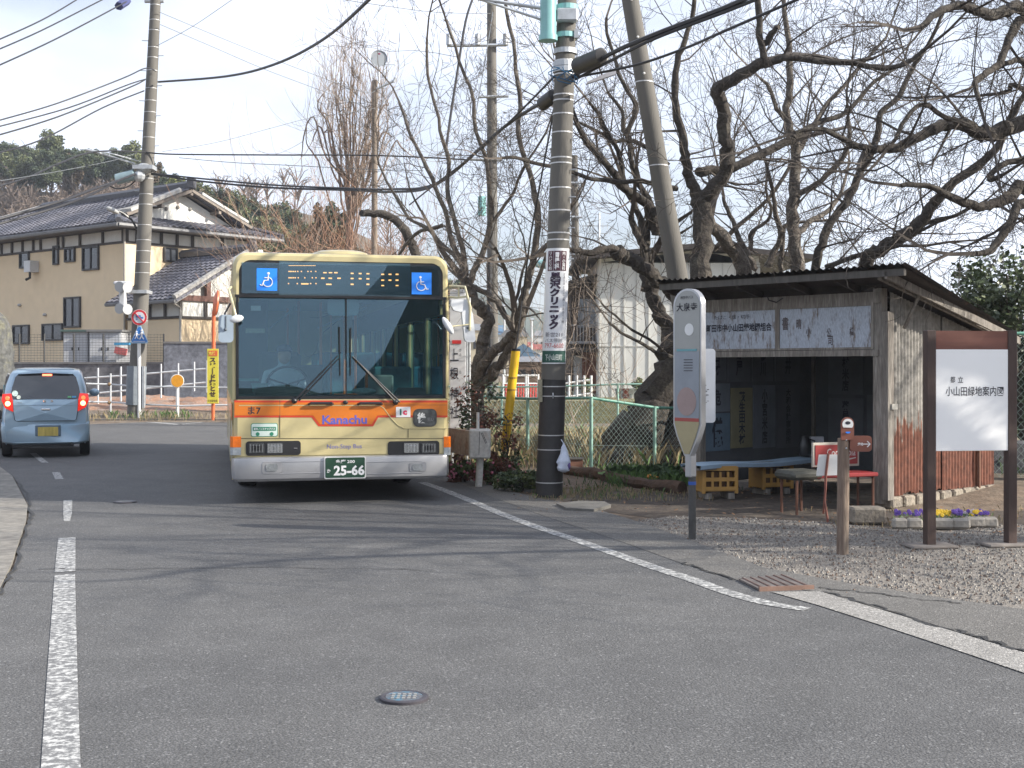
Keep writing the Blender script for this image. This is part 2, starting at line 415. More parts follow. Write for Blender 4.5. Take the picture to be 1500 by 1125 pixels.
# ---------------------------------------------------------------- the bus
BA = 13.0; BC, BS = math.cos(R(BA)), math.sin(R(BA)); BM = V((-1.951, 14.56, 0))
def FB(px, py, off=0.0):
    """pixel -> (x, z) in the bus frame on the plane y = off"""
    mx, my = BM.x - BS*off, BM.y + BC*off
    k = (px-750)/F; u = (k*my-mx)/(BC-k*BS); return (u, EYE-(py-HY)*(my+u*BS)/F)
def FBr(x0, y0, x1, y1, off=0.0):
    a = FB(x0, y0, off); b = FB(x1, y1, off); return a[0], b[0], b[1], a[1]   # xl, xr, zb, zt
cream = mat('bus_cream_paint', (.52, .445, .235), .28, .09, 2.2, coat=.5)
bus_or = mat('bus_orange_paint', (.60, .165, .015), .28, .05, 3, coat=.5)
bus_red = mat('bus_red_paint', (.55, .05, .02), .3, 0, coat=.4)
bump_m = mat('bumper_silver', (.38, .38, .39), .3, .04, 3, metal=.35, coat=.2)
frame_m = mat('window_rubber', (.012, .012, .014), .4, 0)
seam_m = mat('panel_gap', (.10, .085, .045), .8, 0)
def glass_mat(name, tint, refl, rough=.0):
    m = bpy.data.materials.new(name); m.use_nodes = True; nt = m.node_tree; N = nt.nodes; L = nt.links
    N.remove(N['Principled BSDF']); o = N['Material Output']; t = N.new('ShaderNodeBsdfTransparent'); t.inputs[0].default_value = (*tint, 1)
    g = N.new('ShaderNodeBsdfGlossy'); g.inputs['Roughness'].default_value = rough; g.inputs[0].default_value = (.52, .80, 1, 1)
    fr = N.new('ShaderNodeFresnel'); fr.inputs[0].default_value = 1.5; mr = N.new('ShaderNodeMapRange'); mr.inputs[3].default_value = refl; mr.inputs[4].default_value = 1
    L.new(fr.outputs[0], mr.inputs[0]); mx = N.new('ShaderNodeMixShader'); L.new(mr.outputs[0], mx.inputs[0]); L.new(t.outputs[0], mx.inputs[1]); L.new(g.outputs[0], mx.inputs[2]); L.new(mx.outputs[0], o.inputs[0])
    MATS[name] = m; return m
bglass = glass_mat('bus_glass', (.50, .64, .64), .085)
cglass = glass_mat('tinted_glass', (.12, .13, .14), .09)
lens_gl = glass_mat('lamp_glass', (.85, .88, .9), .10, .02)

bus = thing('bus', 'cream and orange city bus facing the camera on the curving road', 'bus', BM, R(BA))
WB = 1.245; ZT = 2.87; ZW0 = 1.20
def arch(hw, zt, r, zb, n=7):
    pts = [(-hw, zb)]
    for k in range(n+1):
        a = math.pi - k*math.pi/2/n; pts.append((-hw+r+r*math.cos(a), zt-r+r*math.sin(a)))
    for k in range(n+1):
        a = math.pi/2 - k*math.pi/2/n; pts.append((hw-r+r*math.cos(a), zt-r+r*math.sin(a)))
    pts.append((hw, zb)); return pts
def crown_pts(pts, c=.045): return [(x, z + (c*(1-(x/WB)**2) if z > 2 else 0)) for x, z in pts]
mb = MB()
# roof shell: outer arch with inner arch, extruded rearward; front rim slightly inset
outer = [crown_pts(arch(WB-d, ZT-d, .15-d*.4, 2.30)) for d in (.045, .012, 0, 0, .03)]
inner = crown_pts(arch(WB-.075, ZT-.10, .13, 2.30))
ys = (0, .03, .10, 10.4, 10.5)
n = len(inner); rows = [[V((x, y, z)) for x, z in o] for o, y in zip(outer, ys)]
rows = [[V((x, 0.0, z)) for x, z in inner]] + rows
vs = [p for r in rows for p in r]; fs = []
for i in range(len(rows)-1):
    for k in range(n-1): fs.append((i*n+k, i*n+k+1, (i+1)*n+k+1, (i+1)*n+k))
mb.add(vs, fs)
mb.add([V((x, 0, z)) for x, z in inner] + [V((x, 10.4, z)) for x, z in inner], [(k+1, k, k+n, k+1+n) for k in range(n-1)])
mb.box((0, 10.45, 1.6), (2.44, .1, 2.5))                              # rear wall
for s in (-1, 1):
    x = s*(WB-.035)
    for a, b in ((.06, 1.95), (3.1, 7.6), (8.8, 10.42)): mb.box((x, (a+b)/2, .72), (.07, b-a, .86))
    mb.box((x, 5.24, 1.04), (.07, 10.36, .26)); mb.box((x, 5.3, 2.3), (.07, 10.2, .22))
    for y in (1.35, 2.85, 4.35, 5.85, 7.35, 8.85, 10.3): mb.box((x, y, 1.68), (.068, .09, 1.05))
    # front pillars
    mb.box((s*(WB-.03), .055, 1.80), (.055, .09, 1.24), bev=.02)
# lower front panel with rounded ends
fp = [(-WB+.0, .20), (-WB+.006, .08), (-WB+.03, .025), (-WB+.06, 0), (WB-.06, 0), (WB-.03, .025), (WB-.006, .08), (WB, .20)]
mb.slab(fp, .56, ZW0)
mb.slab([(-WB+.03, .012), (WB-.03, .012), (WB-.03, .10), (-WB+.03, .10)], .5, .56)
obj('body', mb, cream, bus, smooth=35)
# skirts in orange on the flanks
mb = MB()
for s in (-1, 1): mb.box((s*(WB+.003), 5.25, 1.06), (.006, 10.2, .2))
obj('side_stripe', mb, bus_or, bus)

def plate(mb, pts_px, y, th=.003, off=0.0):
    P = [FB(*p, off) for p in pts_px]
    ar = sum(P[i][0]*P[(i+1) % len(P)][1]-P[(i+1) % len(P)][0]*P[i][1] for i in range(len(P)))
    if ar < 0: P = P[::-1]
    return mb.prism(P, y-th, y)
def rrect(x0, x1, z0, z1, r, n=5):
    out = []
    for cx, cz, a0 in ((x1-r, z0+r, -90), (x1-r, z1-r, 0), (x0+r, z1-r, 90), (x0+r, z0+r, 180)):
        for k in range(n+1):
            a = R(a0+90*k/n); out.append((cx+r*math.cos(a), cz+r*math.sin(a)))
    return out
# painted bands on the front: red edge behind, orange in front
bandr = [(343, 586.5), (655.5, 586.5), (655.5, 611.5), (554, 611.5), (546.5, 624.5), (466.5, 624.5), (456.5, 611.5), (343, 611.5)]
bando = [(343.5, 589.5), (655, 589.5), (655, 608.5), (552.5, 608.5), (544.5, 621.5), (468.5, 621.5), (458.5, 608.5), (343.5, 608.5)]
def plate2(name, px, y, m, th=.003): mb = MB(); plate(mb, px, y, th); return obj(name, mb, m, bus)
# concave-safe: split into a strip and a trapezium
def band(px_strip, px_trap, y, m, name):
    mb = MB(); plate(mb, px_strip, y); plate(mb, px_trap, y-.0); return obj(name, mb, m, bus)
bstrip = FB(343, 586.5)
plate2('red_stripe', bandr, 0.0, bus_red, .003); plate2('orange_stripe', bando, -.003, bus_or, .0025)
# panel gaps
mb = MB()
for pl in (((410, 586), (410, 641)), ((598, 628), (598, 641)), ((347, 642.2), (655, 642.2)), ((352, 593.2), (655, 593.2))):
    a = FB(*pl[0]); b = FB(*pl[1]); mb.tube([V((a[0], -.004, a[1])), V((b[0], -.004, b[1]))], .003, 5)
obj('panel_seam', mb, seam_m, bus)
# moulded ridge line
mb = MB(); pp = [FB(*p) for p in ((350, 594), (556, 594), (562, 598), (574, 614), (583, 623), (592, 627.5), (655, 627.5))]
mb.tube([V((x, -.003, z)) for x, z in pp], .006, 6); obj('moulding', mb, cream, bus, smooth=True)
# bumper
bp = [(-WB-.005, .30), (-WB-.005, .06), (-WB+.03, -.02), (-WB+.10, -.055), (WB-.10, -.055), (WB-.03, -.02), (WB+.005, .06), (WB+.005, .30)]
mb = MB(); zb0, zb1 = .28, .545
def bring(d, z): return [V((x*(1-d*.8), y+(d if y < .1 else 0), z)) for x, y in bp]
rings = [bring(.03, zb0-.01), bring(.005, zb0+.02), bring(0, zb0+.06), bring(0, zb1-.04), bring(.006, zb1-.012), bring(.03, zb1)]
nn = len(bp); vs = [p for r in rings for p in r]; fs = []
for i in range(len(rings)-1):
    for k in range(nn-1): fs.append((i*nn+k, i*nn+k+1, (i+1)*nn+k+1, (i+1)*nn+k))
fs.append(tuple(range(nn))[::-1]); fs.append(tuple((len(rings)-1)*nn+k for k in range(nn)))
mb.add(vs, fs); bumper = obj('bumper', mb, bump_m, bus, smooth=30)
bd = mat('bumper_recess', (.33, .33, .34), .4, 0, metal=.3)
for s in (-1, 1):
    a = FBr(385, 676.5, 474, 692) if s < 0 else FBr(537, 676.5, 617, 692)
    x0, x1, z0, z1 = a
    mb = MB()
    for z in (z0, z1): mb.tube([V((x0, -.057, z)), V((x1, -.057, z))], .004, 5)
    obj('bumper_crease', mb, bd, bumper)
    x0, x1, z0, z1 = FBr(384, 677, 412, 692) if s < 0 else FBr(599, 677, 623, 690)
    mb = MB().prism(rrect(x0, x1, z0, z1, .02), -.062, -.05); fl = obj('fog_lamp', mb, bd, bus)
    x0, x1, z0, z1 = FBr(389, 679, 406.5, 689.5) if s < 0 else FBr(603, 679, 618, 688.5)
    mb = MB().prism(rrect(x0, x1, z0, z1, .025), -.070, -.058)
    obj('lens', mb, mat('fog_lens', (.35, .37, .38), .12, .3, 30, metal=.4), fl)
# licence plate
x0, x1, z0, z1 = FBr(475, 669, 536, 700.5, -.075)
mb = MB().prism(rrect(x0, x1, z0, z1, .02), -.078, -.06); lp = obj('licence_plate', mb, mat('plate_white', (.6, .6, .6), .4, 0), bus)
mb = MB().prism(rrect(x0+.013, x1-.013, z0+.013, z1-.013, .016), -.082, -.075); obj('plate_face', mb, mat('plate_green', (.018, .06, .035), .4, 0), lp)
mb = MB(); cx = (x0+x1)/2; zc = (z0+z1)/2; ww = x1-x0; hh = z1-z0
put_text(mb, '多摩 200', (cx, -.084, z1-.058), h=.045, w=ww*.46, weight=.02)
put_text(mb, '25-66', (cx+.045, -.084, zc-.032), w=ww*.74, h=hh*.46, weight=.035)
put_text(mb, 'か', (x0+.05, -.084, zc-.035), h=.045, w=.04, weight=.02)
obj('lettering', mb, white_ink, lp)
# headlight clusters
refl = mat('reflector', (.6, .62, .63), .1, .4, 60, metal=1)
for s in (-1, 1):
    x0, x1, z0, z1 = FBr(360, 646.5, 440.5, 666.5) if s < 0 else FBr(568, 646.5, 643.5, 666.5)
    mb = MB().prism(rrect(x0, x1, z0, z1, .035), -.008, .02); hc = obj('headlight_housing', mb, black_p, bus)
    lamps = ((364.5, 649.5, 387, 663.5), (391.5, 649.5, 414, 663.5)) if s < 0 else ((591.5, 649, 613, 663), (617.5, 649, 638.5, 663))
    for k, q in enumerate(lamps):
        x0, x1, z0, z1 = FBr(*q); hd = obj('headlight', MB().prism(rrect(x0, x1, z0, z1, .012), -.018, -.006), refl if (k == (1 if s < 0 else 0)) else mat('lamp_chrome', (.25, .26, .27), .15, .3, 40, metal=1), bus)
        mb = MB().box(((x0+x1)/2, -.021, (z0+z1)/2), ((x1-x0)*.62, .006, (z1-z0)*.5), bev=.002); obj('bulb_shield', mb, mat('bulb_dark', (.06, .06, .065), .2, 0, metal=.7) if (k == (0 if s < 0 else 1)) else refl, hd)
        mb = MB()
        for j in range(5): mb.box((x0+(j+.5)*(x1-x0)/5, -.026, (z0+z1)/2), (.002, .003, (z1-z0)*.8))
        obj('lens_rib', mb, mat('lens_ridge', (.5, .52, .53), .1, 0), hd)
    if s < 0:
        c = FB(433, 656.5); obj('side_marker', MB().box((c[0], -.012, c[1]), (.04, .008, .01)), chrome, bus)
    # turn signal wrapping the corner
    x0, x1, z0, z1 = FBr(338.5, 639.5, 353, 666.5) if s < 0 else FBr(650, 639.5, 662, 666.5)
    xo = s*(WB+.022); xi = x1 if s < 0 else x0
    def wrap(z0, z1):
        P = [(xi, -.012), (xo-s*.03, -.012), (xo, .02), (xo, .14), (xi, .14)]
        return MB().slab(P, z0, z1)
    zm = z0+(z1-z0)*.42
    ts = obj('turn_signal', wrap(zm, z1), mat('amber_lens', (.75, .16, .01), .18, .15, 30, coat=.4), bus)
    obj('position_lamp', wrap(z0, zm-.002), mat('clear_lens', (.35, .38, .4), .15, .3, 40), ts)
# small writing and stickers
def paint_text(name, s, q, m, weight=.0, y=-.0065, parent=None, extra=None):
    x0, x1, z0, z1 = FBr(*q); mb = MB(); put_text(mb, s, ((x0+x1)/2, y, (z0+z1)/2), w=x1-x0, h=z1-z0, weight=weight)
    if extra: extra(mb, x0, x1, z0, z1)
    return obj(name, mb, m, parent or bus)
blue_ink = mat('blue_ink', (.10, .10, .42), .5, 0)
paint_text('lettering', 'Kanachu', (472, 608.5, 537.5, 621), blue_ink, .03)
paint_text('lettering', 'Non-Step Bus', (479, 651, 530, 658.5), mat('violet_ink', (.16, .16, .40), .5, 0), .0, y=-.003)
paint_text('lettering', 'ま7', (363, 595.5, 382, 607), black_ink, .02)
def sticker(name, q, m, r=.006, y=-.0062, th=.002):
    x0, x1, z0, z1 = FBr(*q); return obj(name, MB().prism(rrect(x0, x1, z0, z1, r), y-th, y+.004), m, bus), (x0, x1, z0, z1)
st, b4 = sticker('card_sticker', (580, 596, 601, 611), mat('sticker_white', (.75, .75, .75), .4, 0))
mb = MB(); put_text(mb, 'i', ((b4[0]*.68+b4[1]*.32), -.0095, (b4[2]+b4[3])/2), h=.075, w=.022, weight=.05); obj('lettering', mb, mat('ink_dark_green', (.02, .12, .10), .5, 0), st)
mb = MB(); put_text(mb, 'c', ((b4[0]*.38+b4[1]*.62), -.0095, (b4[2]+b4[3])/2-.008), h=.055, w=.05, weight=.06); obj('lettering', mb, mat('ink_pink', (.65, .03, .10), .5, 0), st)
st, b4 = sticker('bus_sticker', (367.5, 620, 407, 639.5), mat('sticker_green', (.03, .22, .13), .4, 0), .025, -.0005)
x0, x1, z0, z1 = b4; w_ = x1-x0; h_ = z1-z0
mb = MB().prism(rrect(x0+.007, x1-.007, z0+.007, z1-.007, .02), -.0045, -.002); obj('sticker_panel', mb, mat('sticker_pale', (.62, .72, .66), .4, 0), st)
mb = MB().box(((x0+x1)/2, -.006, z0+h_*.58), (w_*.86, .002, h_*.28))
for f in (.25, .77): mb.lathe([(.022, 0), (.022, .003)], (x0+w_*f, -.0045, z0+h_*.2), 14, Matrix.Rotation(R(90), 3, 'X'))
obj('sticker_band', mb, MATS['sticker_green'], st)
mb = MB(); put_text(mb, '東京ノンステップバス', ((x0+x1)/2, -.0085, z0+h_*.58), w=w_*.8, h=h_*.17, weight=.03)
obj('lettering', mb, white_ink, st)
st, b4 = sticker('pay_emblem', (605, 599, 639.6, 624.8), mat('emblem_rim', (.05, .05, .05), .35, 0), .06)
x0, x1, z0, z1 = b4
mb = MB().prism(rrect(x0+.012, x1-.012, z0+.012, z1-.012, .05), -.0105, -.007); obj('emblem_face', mb, mat('emblem_dark', (.07, .075, .075), .25, .6, 14, coat=.3), st)
mb = MB(); put_text(mb, '後', (x0+(x1-x0)*.36, -.0125, (z0+z1)/2), w=(x1-x0)*.38, h=(z1-z0)*.6, weight=.04); obj('lettering', mb, mat('emblem_white', (.6, .6, .58), .5, .3, 30), st)
mb = MB(); put_text(mb, '払い', (x0+(x1-x0)*.74, -.0125, (z0+z1)/2-.02), w=(x1-x0)*.28, h=(z1-z0)*.22, weight=.02); obj('lettering', mb, mat('emblem_grey', (.2, .2, .2), .5, .3, 30), st)
# grab handles, washer jet
for q in ((453, 586, 487, 593), (525, 586, 559, 593)):
    x0, x1, z0, z1 = FBr(*q); mb = MB().tube([V((x0, -.004, z0+.01)), V((x0+.015, -.05, z0+.02)), V((x1-.015, -.05, z0+.02)), V((x1, -.004, z0+.01))], .016, 8)
    obj('grab_handle', mb, black_p, bus, smooth=True)
c = FB(506, 589.5); obj('washer_jet', MB().ball((c[0], -.01, c[1]), .03, 10, (1, .6, .8)), black_p, bus, smooth=True)
# roof vent
c = FB(499, 371, .9); mb = MB().lathe([(.36, 0), (.36, .02), (.33, .06), (.26, .085), (.10, .10), (.001, .102)], (c[0], .95, ZT+.035), 32, Matrix.Diagonal(V((1.0, .9, .95)))); obj('roof_vent', mb, cream, bus, smooth=True)
obj('marker_lamp', MB().box((-.93, .12, ZT+.02), (.06, .05, .04), bev=.01), white_p, bus)
# ---- destination box
zs0, zs1 = 2.385, 2.775
mb = MB(); dp = crown_pts([(x, z) for x, z in arch(WB-.075, ZT-.095, .13, zs0-.02)]); mb.prism(dp[::-1], .01, .09); obj('destination_box', mb, black_p, bus)
x0, x1, z0, z1 = FBr(409, 384.5, 601, 432)
db = mat('display_glass', (.055, .10, .125), .12, .05, spec=.8); mb = MB().prism([(x0, zs0), (x1, zs0), (x1, 2.775), (x0, 2.775)], .003, .012); dd = obj('display_panel', mb, db, bus)  # blue-grey base colour stands in for sky reflected in the panel
led = mat('led_amber', (.8, .4, .12), .5, 0, emit=((1.0, .50, .16), 1.1))
rows = []
def dash(y, xs_, w, h): 
    for x in xs_: rows.append((x, y, w, h))
o = lambda zx: 300+zx/2.812
p = lambda zy: 340+zy/2.812
dash(p(162), [o(v) for v in (347, 353, 359, 366, 373, 383, 398, 425, 438, 457)], 1.6, 1.6); dash(p(188), [o(v) for v in (347, 353, 359, 366, 373, 385, 412, 443, 458)], 1.6, 1.6)
dash(p(212), [o(v) for v in (345, 381, 458, 436)], 1.6, 1.6); dash(p(213), [o(v) for v in (402, 412, 422)], 3.6, 1.8)
dash(p(138), [o(v) for v in (352, 366, 380, 394, 408, 422, 436, 450)], 4.6, .7)
dash(p(167), [o(v) for v in (495, 518, 540)], 5, 1.6); dash(p(190), [o(v) for v in (486, 517, 553)], 5, 1.8); dash(p(215), [o(511)], 8, 1.8)
for xx in (607, 640, 672): dash(p(170+(xx-607)*.02), [o(xx)], 4.2, 1.8); dash(p(191+(xx-607)*.02), [o(xx)], 4.2, 1.8)
for xx in (607, 672): dash(p(215), [o(xx)], 4.2, 2)
for xx in (733, 763, 792): dash(p(174), [o(xx)], 4.2, 1.8); dash(p(198), [o(xx)], 4.2, 1.8)
for xx in (733, 792): dash(p(220), [o(xx)], 4, 1.6)
mb = MB()
for x, y, w_, h_ in rows:
    c = FB(x, y); mb.box((c[0], .0015, c[1]), (w_/127, .002, h_/127))
obj('led_text', mb, led, dd)
def wheelchair(q, flip):
    x0, x1, z0, z1 = FBr(*q); sq = obj('wheelchair_sign', MB().prism([(x0, z0), (x1, z0), (x1, z1), (x0, z1)], -.008, .01), mat('sign_blue', (.02, .23, .85), .4, 0), bus)
    s = (x1-x0); cx = (x0+x1)/2; cz = (z0+z1)/2; f = -1 if flip else 1; mb = MB()
    def P(u, v): return V((cx+f*u*s, -.010, cz+v*s))
    def st(pts, r): mb.tube([P(*q_) for q_ in pts], r*s, 6)
    st([(-.30*math.cos(R(a))*.66+.05-.02, -.12+.22*math.sin(R(a))) for a in range(-120, 150, 15)][::1], .028) if False else None
    st([(-.03+.23*math.cos(R(a)), -.13+.23*math.sin(R(a))) for a in range(110, 345, 15)], .026)
    st([(-.06, .20), (-.04, -.04), (.14, -.06), (.24, -.30), (.34, -.27)], .032); st([(-.05, .08), (.12, .08)], .026)
    mb.ball(P(-.07, .30), .065*s, 8, (1, .2, 1)); obj('pictogram', mb, white_ink, sq)
wheelchair((376, 392.8, 406, 426), True); wheelchair((603, 399, 632, 431.5), False)
# ---- windscreen: rubber frame, glass, divider
x0, x1 = -WB+.045, WB-.045; z0w, z1w = ZW0+.005, 2.375
mb = MB()
mb.box((0, .02, z0w+.014), (x1-x0, .05, .034)); mb.box((0, .02, z1w), (x1-x0+.03, .05, .03))
for s in (-1, 1): mb.box((s*(x1-.012), .02, (z0w+z1w)/2), (.03, .05, z1w-z0w))
c = FB(507.2, 500); mb.box((c[0], .02, (z0w+z1w)/2), (.014, .03, z1w-z0w)); obj('windscreen_frame', mb, frame_m, bus)
def pane(mb, xa, xb, za, zb, ya, yb, bow=.0, n=10):
    vs = []
    for i in range(n+1):
        x = xa+(xb-xa)*i/n; dy = bow*(abs(x)/WB)**3
        vs += [V((x, ya+dy, za)), V((x, yb+dy, zb))]
    mb.add(vs, [(2*i, 2*i+2, 2*i+3, 2*i+1) for i in range(n)]); return mb
obj('windscreen', pane(MB(), x0+.02, x1-.02, z0w+.02, z1w-.01, .018, .060, .0), bglass, bus)
obj('destination_glass', pane(MB(), x0+.06, x1-.06, zs0+.02, zs1-.02, -.0045, -.0045), glass_mat('clear_glass', (.75, .85, .88), .07), bus)
mb = MB()
for s in (-1, 1):
    for i in range(6):
        a = 1.42+1.5*i; mb.quad(V((s*(WB-.04), a, 1.17)), V((s*(WB-.04), a+1.38, 1.17)), V((s*(WB-.04), a+1.38, 2.2)), V((s*(WB-.04), a, 2.2)))
    mb.quad(V((s*(WB-.04), .1, 1.17)), V((s*(WB-.04), 1.3, 1.17)), V((s*(WB-.04), 1.3, 2.2)), V((s*(WB-.04), .1, 2.2)))
obj('side_window', mb, bglass, bus)
# ---- wipers
def wiper(piv, elb, b0, b1):
    a = FB(*piv); e = FB(*elb); c0 = FB(*b0); c1 = FB(*b1)
    mb = MB().ball((a[0], -.03, a[1]), .035, 8); mb.tube([V((a[0], -.045, a[1])), V((e[0], -.03, e[1]))], [.012, .007], 6)
    mb.tube([V((a[0]+.05, -.03, a[1])), V((e[0]+.02, -.02, e[1]-.02))], [.010, .006], 6)
    w = obj('wiper', mb, black_p, bus, smooth=True); obj('blade', MB().tube([V((c0[0], -.015, c0[1])), V((c1[0], -.01, c1[1]))], .007, 5), black_r, w)
wiper((431, 587), (495, 521), (497, 479), (498, 550)); wiper((579, 589), (516, 522), (513.5, 480), (513, 550))
# ---- mirrors
tubec = mat('mirror_arm_cream', (.55, .50, .32), .35, 0); mir = mat('mirror_face', (.7, .75, .8), .05, 0, metal=1); shell = mat('mirror_shell', (.62, .64, .66), .35, .06); shell_b = mat('mirror_shell_blue', (.33, .40, .47), .3, .05)
def P3(px, py, off): a = FB(px, py, off); return V((a[0], off, a[1]))
m_ = obj('mirror_arm', MB().tube([P3(339, 420, .05), P3(335, 424, -.10), P3(341, 445, -.22), P3(346, 466, -.25)], .014, 8), tubec, bus, smooth=True)
obj('round_mirror', MB().ball(P3(346.5, 467, -.27), .078, 16, (1, .35, .55), Matrix.Rotation(R(-12), 3, 'Y')), shell, m_, smooth=True)
c = P3(331, 481.5, -.12); mb = MB().prism(rrect(c.x-.082, c.x+.082, c.z-.155, c.z+.155, .045), c.y-.03, c.y+.03); m2 = obj('side_mirror', mb, shell_b, bus, smooth=30)
mb = MB().ball((c.x-.005, c.y-.035, c.z-.01), .018, 8); mb.tube([V((c.x, c.y-.032, c.z+.14)), V((c.x, c.y-.032, c.z))], .007, 6); obj('mirror_bracket', mb, mat('bracket_grey', (.1, .12, .14), .5, 0), m2)
mb = MB().tube([P3(337, 445, .06), P3(329, 460, -.08), P3(331, 464, -.12)], .012, 6); obj('mirror_arm', mb, black_p, bus)
mb = MB().tube([P3(659, 419, .03), P3(664, 419, -.08), P3(681, 420, -.16), P3(689, 450, -.2), P3(688, 484, -.2)], .015, 8)
mb.tube([P3(659, 435, .03), P3(670, 436, -.1), P3(685, 434, -.18)], .013, 8); mb.tube([P3(672, 419.5, -.12), P3(672, 436, -.12)], .011, 6); mb.tube([P3(688, 475, -.2), P3(655, 479, -.28)], .007, 6)
m3 = obj('mirror_arm', mb, tubec, bus, smooth=True)
c = P3(673, 448, -.14); obj('side_mirror', MB().prism([(c.x-.10, c.z+.07), (c.x-.105, c.z), (c.x-.07, c.z-.055), (c.x+.02, c.z-.075), (c.x+.10, c.z-.06), (c.x+.10, c.z+.02), (c.x+.075, c.z+.075)], c.y-.035, c.y+.05), shell, m3, smooth=30)
c = P3(686, 478, -.16); mb = MB().prism([(x+.02*((z-c.z)/-.18), z) for x, z in rrect(c.x-.065, c.x+.065, c.z-.185, c.z+.185, .04)], c.y-.03, c.y+.04); m4 = obj('side_mirror', mb, shell, m3, smooth=30)
obj('mirror_bracket', MB().ball((c.x+.0, c.y-.035, c.z-.02), .03, 8, (1, .4, .6)), MATS['bracket_grey'], m4, smooth=True)
obj('round_mirror', MB().ball(P3(656, 477, -.29), .115, 16, (.34, .3, 1), Matrix.Rotation(R(-32), 3, 'Y')), shell, m3, smooth=True)
# ---- wheels
for y in (2.5, 8.2):
    for s in (-1, 1):
        rot = Matrix.Rotation(R(90), 3, 'Y'); mb = MB().lathe([(.26, -.13), (.45, -.13), (.48, -.10), (.485, 0), (.48, .10), (.45, .13), (.26, .13)], (s*1.02, y, .485), 28, rot)
        w = obj('wheel', mb, black_r, bus, smooth=30); obj('rim', MB().lathe([(.25, -.1), (.26, .1), (.12, .12), (.10, .05)], (s*1.03, y, .485), 20, rot), white_p, w, smooth=30)
obj('underbody', MB().box((0, 5.3, .46), (2.3, 10.1, .24)), black_p, bus)
# ---- cabin seen through the glass
int_d = mat('cabin_dark', (.05, .06, .06), .7, .2); int_g = mat('cabin_grey', (.28, .33, .32), .6, .1); seat_c = mat('seat_teal', (.05, .20, .25), .8, .2, 12); pole_o = mat('grab_pole_orange', (.75, .20, .03), .35, 0)
obj('floor', MB().box((0, 5.3, .62), (2.36, 10.1, .06)), int_d, bus)
mb = MB().slab([(-1.2, .09), (1.2, .09), (1.2, .30), (.5, .34), (-.1, .50), (-.2, .62), (-1.2, .62)], .68, 1.245)
mb.box((-.70, .30, 1.29), (.6, .22, .10), bev=.03); mb.box((.82, .25, 1.28), (.38, .14, .09), taper=.75)
db_ = obj('dashboard', mb, mat('dash_grey', (.07, .085, .08), .6, .1), bus, smooth=30)
mb = MB().box((-1.06, .35, 1.42), (.24, .06, .03)); mb.box((-.93, .33, 1.33), (.16, .06, .10), taper=1.2); obj('fare_display', mb, mat('display_teal', (.10, .26, .23), .5, 0), db_)
obj('cloth', MB().ball((.27, .22, 1.285), .12, 10, (1.2, .6, .35)), mat('pale_cloth', (.45, .62, .62), .9, .2, 20, .6, 30), db_, smooth=True)
# steering wheel
rt = Matrix.Rotation(R(-62), 3, 'X'); cw = V((-.60, .62, 1.36)); mb = MB(); mb.tube([cw+rt@V((.24*math.cos(R(a)), .24*math.sin(R(a)), 0)) for a in range(0, 361, 15)], .016, 6)
for a in (200, 340, 90): mb.tube([cw, cw+rt@V((.24*math.cos(R(a)), .24*math.sin(R(a)), 0))], .012, 5)
mb.tube([cw, cw+V((0, -.15, -.35))], .03, 6); obj('steering_wheel', mb, black_p, bus, smooth=True)
mb = MB().box((-.66, 1.20, 1.28), (.52, .12, .95), bev=.05); mb.box((-.66, 1.0, .98), (.5, .5, .14), bev=.04); obj('driver_seat', mb, int_d, bus)
mb = MB().box((-1.0, 1.36, 1.6), (.40, .04, 1.6)); mb.box((-.38, 1.36, 1.2), (.5, .04, .8)); obj('partition', mb, int_d, bus)
mb = MB().box((.60, 1.5, 1.16), (.34, .3, .62), bev=.02); obj('fare_box', mb, int_g, bus); obj('label_plate', MB().box((.66, 1.345, .98), (.12, .006, .09)), mat('label_white', (.7, .6, .6), .5, 0), bus)
for (x, y, za, zb) in ((.30, 1.5, .65, 2.3), (.42, 1.3, .65, 1.5), (-.12, 1.7, .65, 2.4), (-.30, 3.4, .65, 2.5), (.34, 3.4, .65, 2.5), (.34, 5.6, .65, 2.5), (-.34, 5.6, .65, 2.5), (-.18, 1.9, .65, 1.5)):
    obj('grab_pole', MB().tube([V((x, y, za)), V((x, y, zb))], .018, 8), pole_o, bus)
obj('grab_rail', MB().tube([V((-.02, .95, 1.22)), V((.42, .95, 1.22)), V((.46, .95, 1.17)), V((.46, .95, .7))], .022, 8), pole_o, bus, smooth=True)
for i, y in enumerate((2.2, 3.1, 4.0, 4.9, 5.8, 6.7, 7.6, 8.5, 9.5)):
    for s in (-1, 1):
        if s > 0 and i in (2, 3): continue
        for dx in ((0,) if i < 4 else (-.22, .22)):
            x = s*(.95 if i < 4 else .75)+dx; z = .9 if i < 5 else 1.15
            mb = MB().box((x, y, z), (.42, .44, .1), bev=.03); mb.box((x, y+.24, z+.35), (.42, .08, .66), bev=.03); st = obj('passenger_seat', mb, seat_c, bus)
mb = MB()
for s in (-1, 1): mb.tube([V((s*.45, 1.6, 2.33)), V((s*.45, 9.8, 2.33))], .016, 6)
obj('ceiling_rail', mb, int_g, bus)
mb = MB()
for s in (-1, 1):
    for y in (1.35, 2.85, 4.35, 5.85, 7.35, 8.85, 10.3): mb.box((s*(WB-.08), y, 1.68), (.016, .11, 1.04))
    mb.box((s*(WB-.08), 5.3, 2.35), (.016, 10.0, .32)); mb.box((s*(WB-.08), 5.3, .95), (.016, 10.0, .46))
obj('wall_lining', mb, mat('lining_grey', (.10, .12, .12), .7, .1), bus)
obj('ceiling', MB().box((0, 5.5, 2.68), (2.2, 9.2, .03)), int_g, bus)
mb = MB().prism(rrect(-.16, .20, 2.17, 2.37, .05), .16, .2); obj('rear_view_panel', mb, mat('sun_visor', (.30, .42, .45), .3, .05), bus)
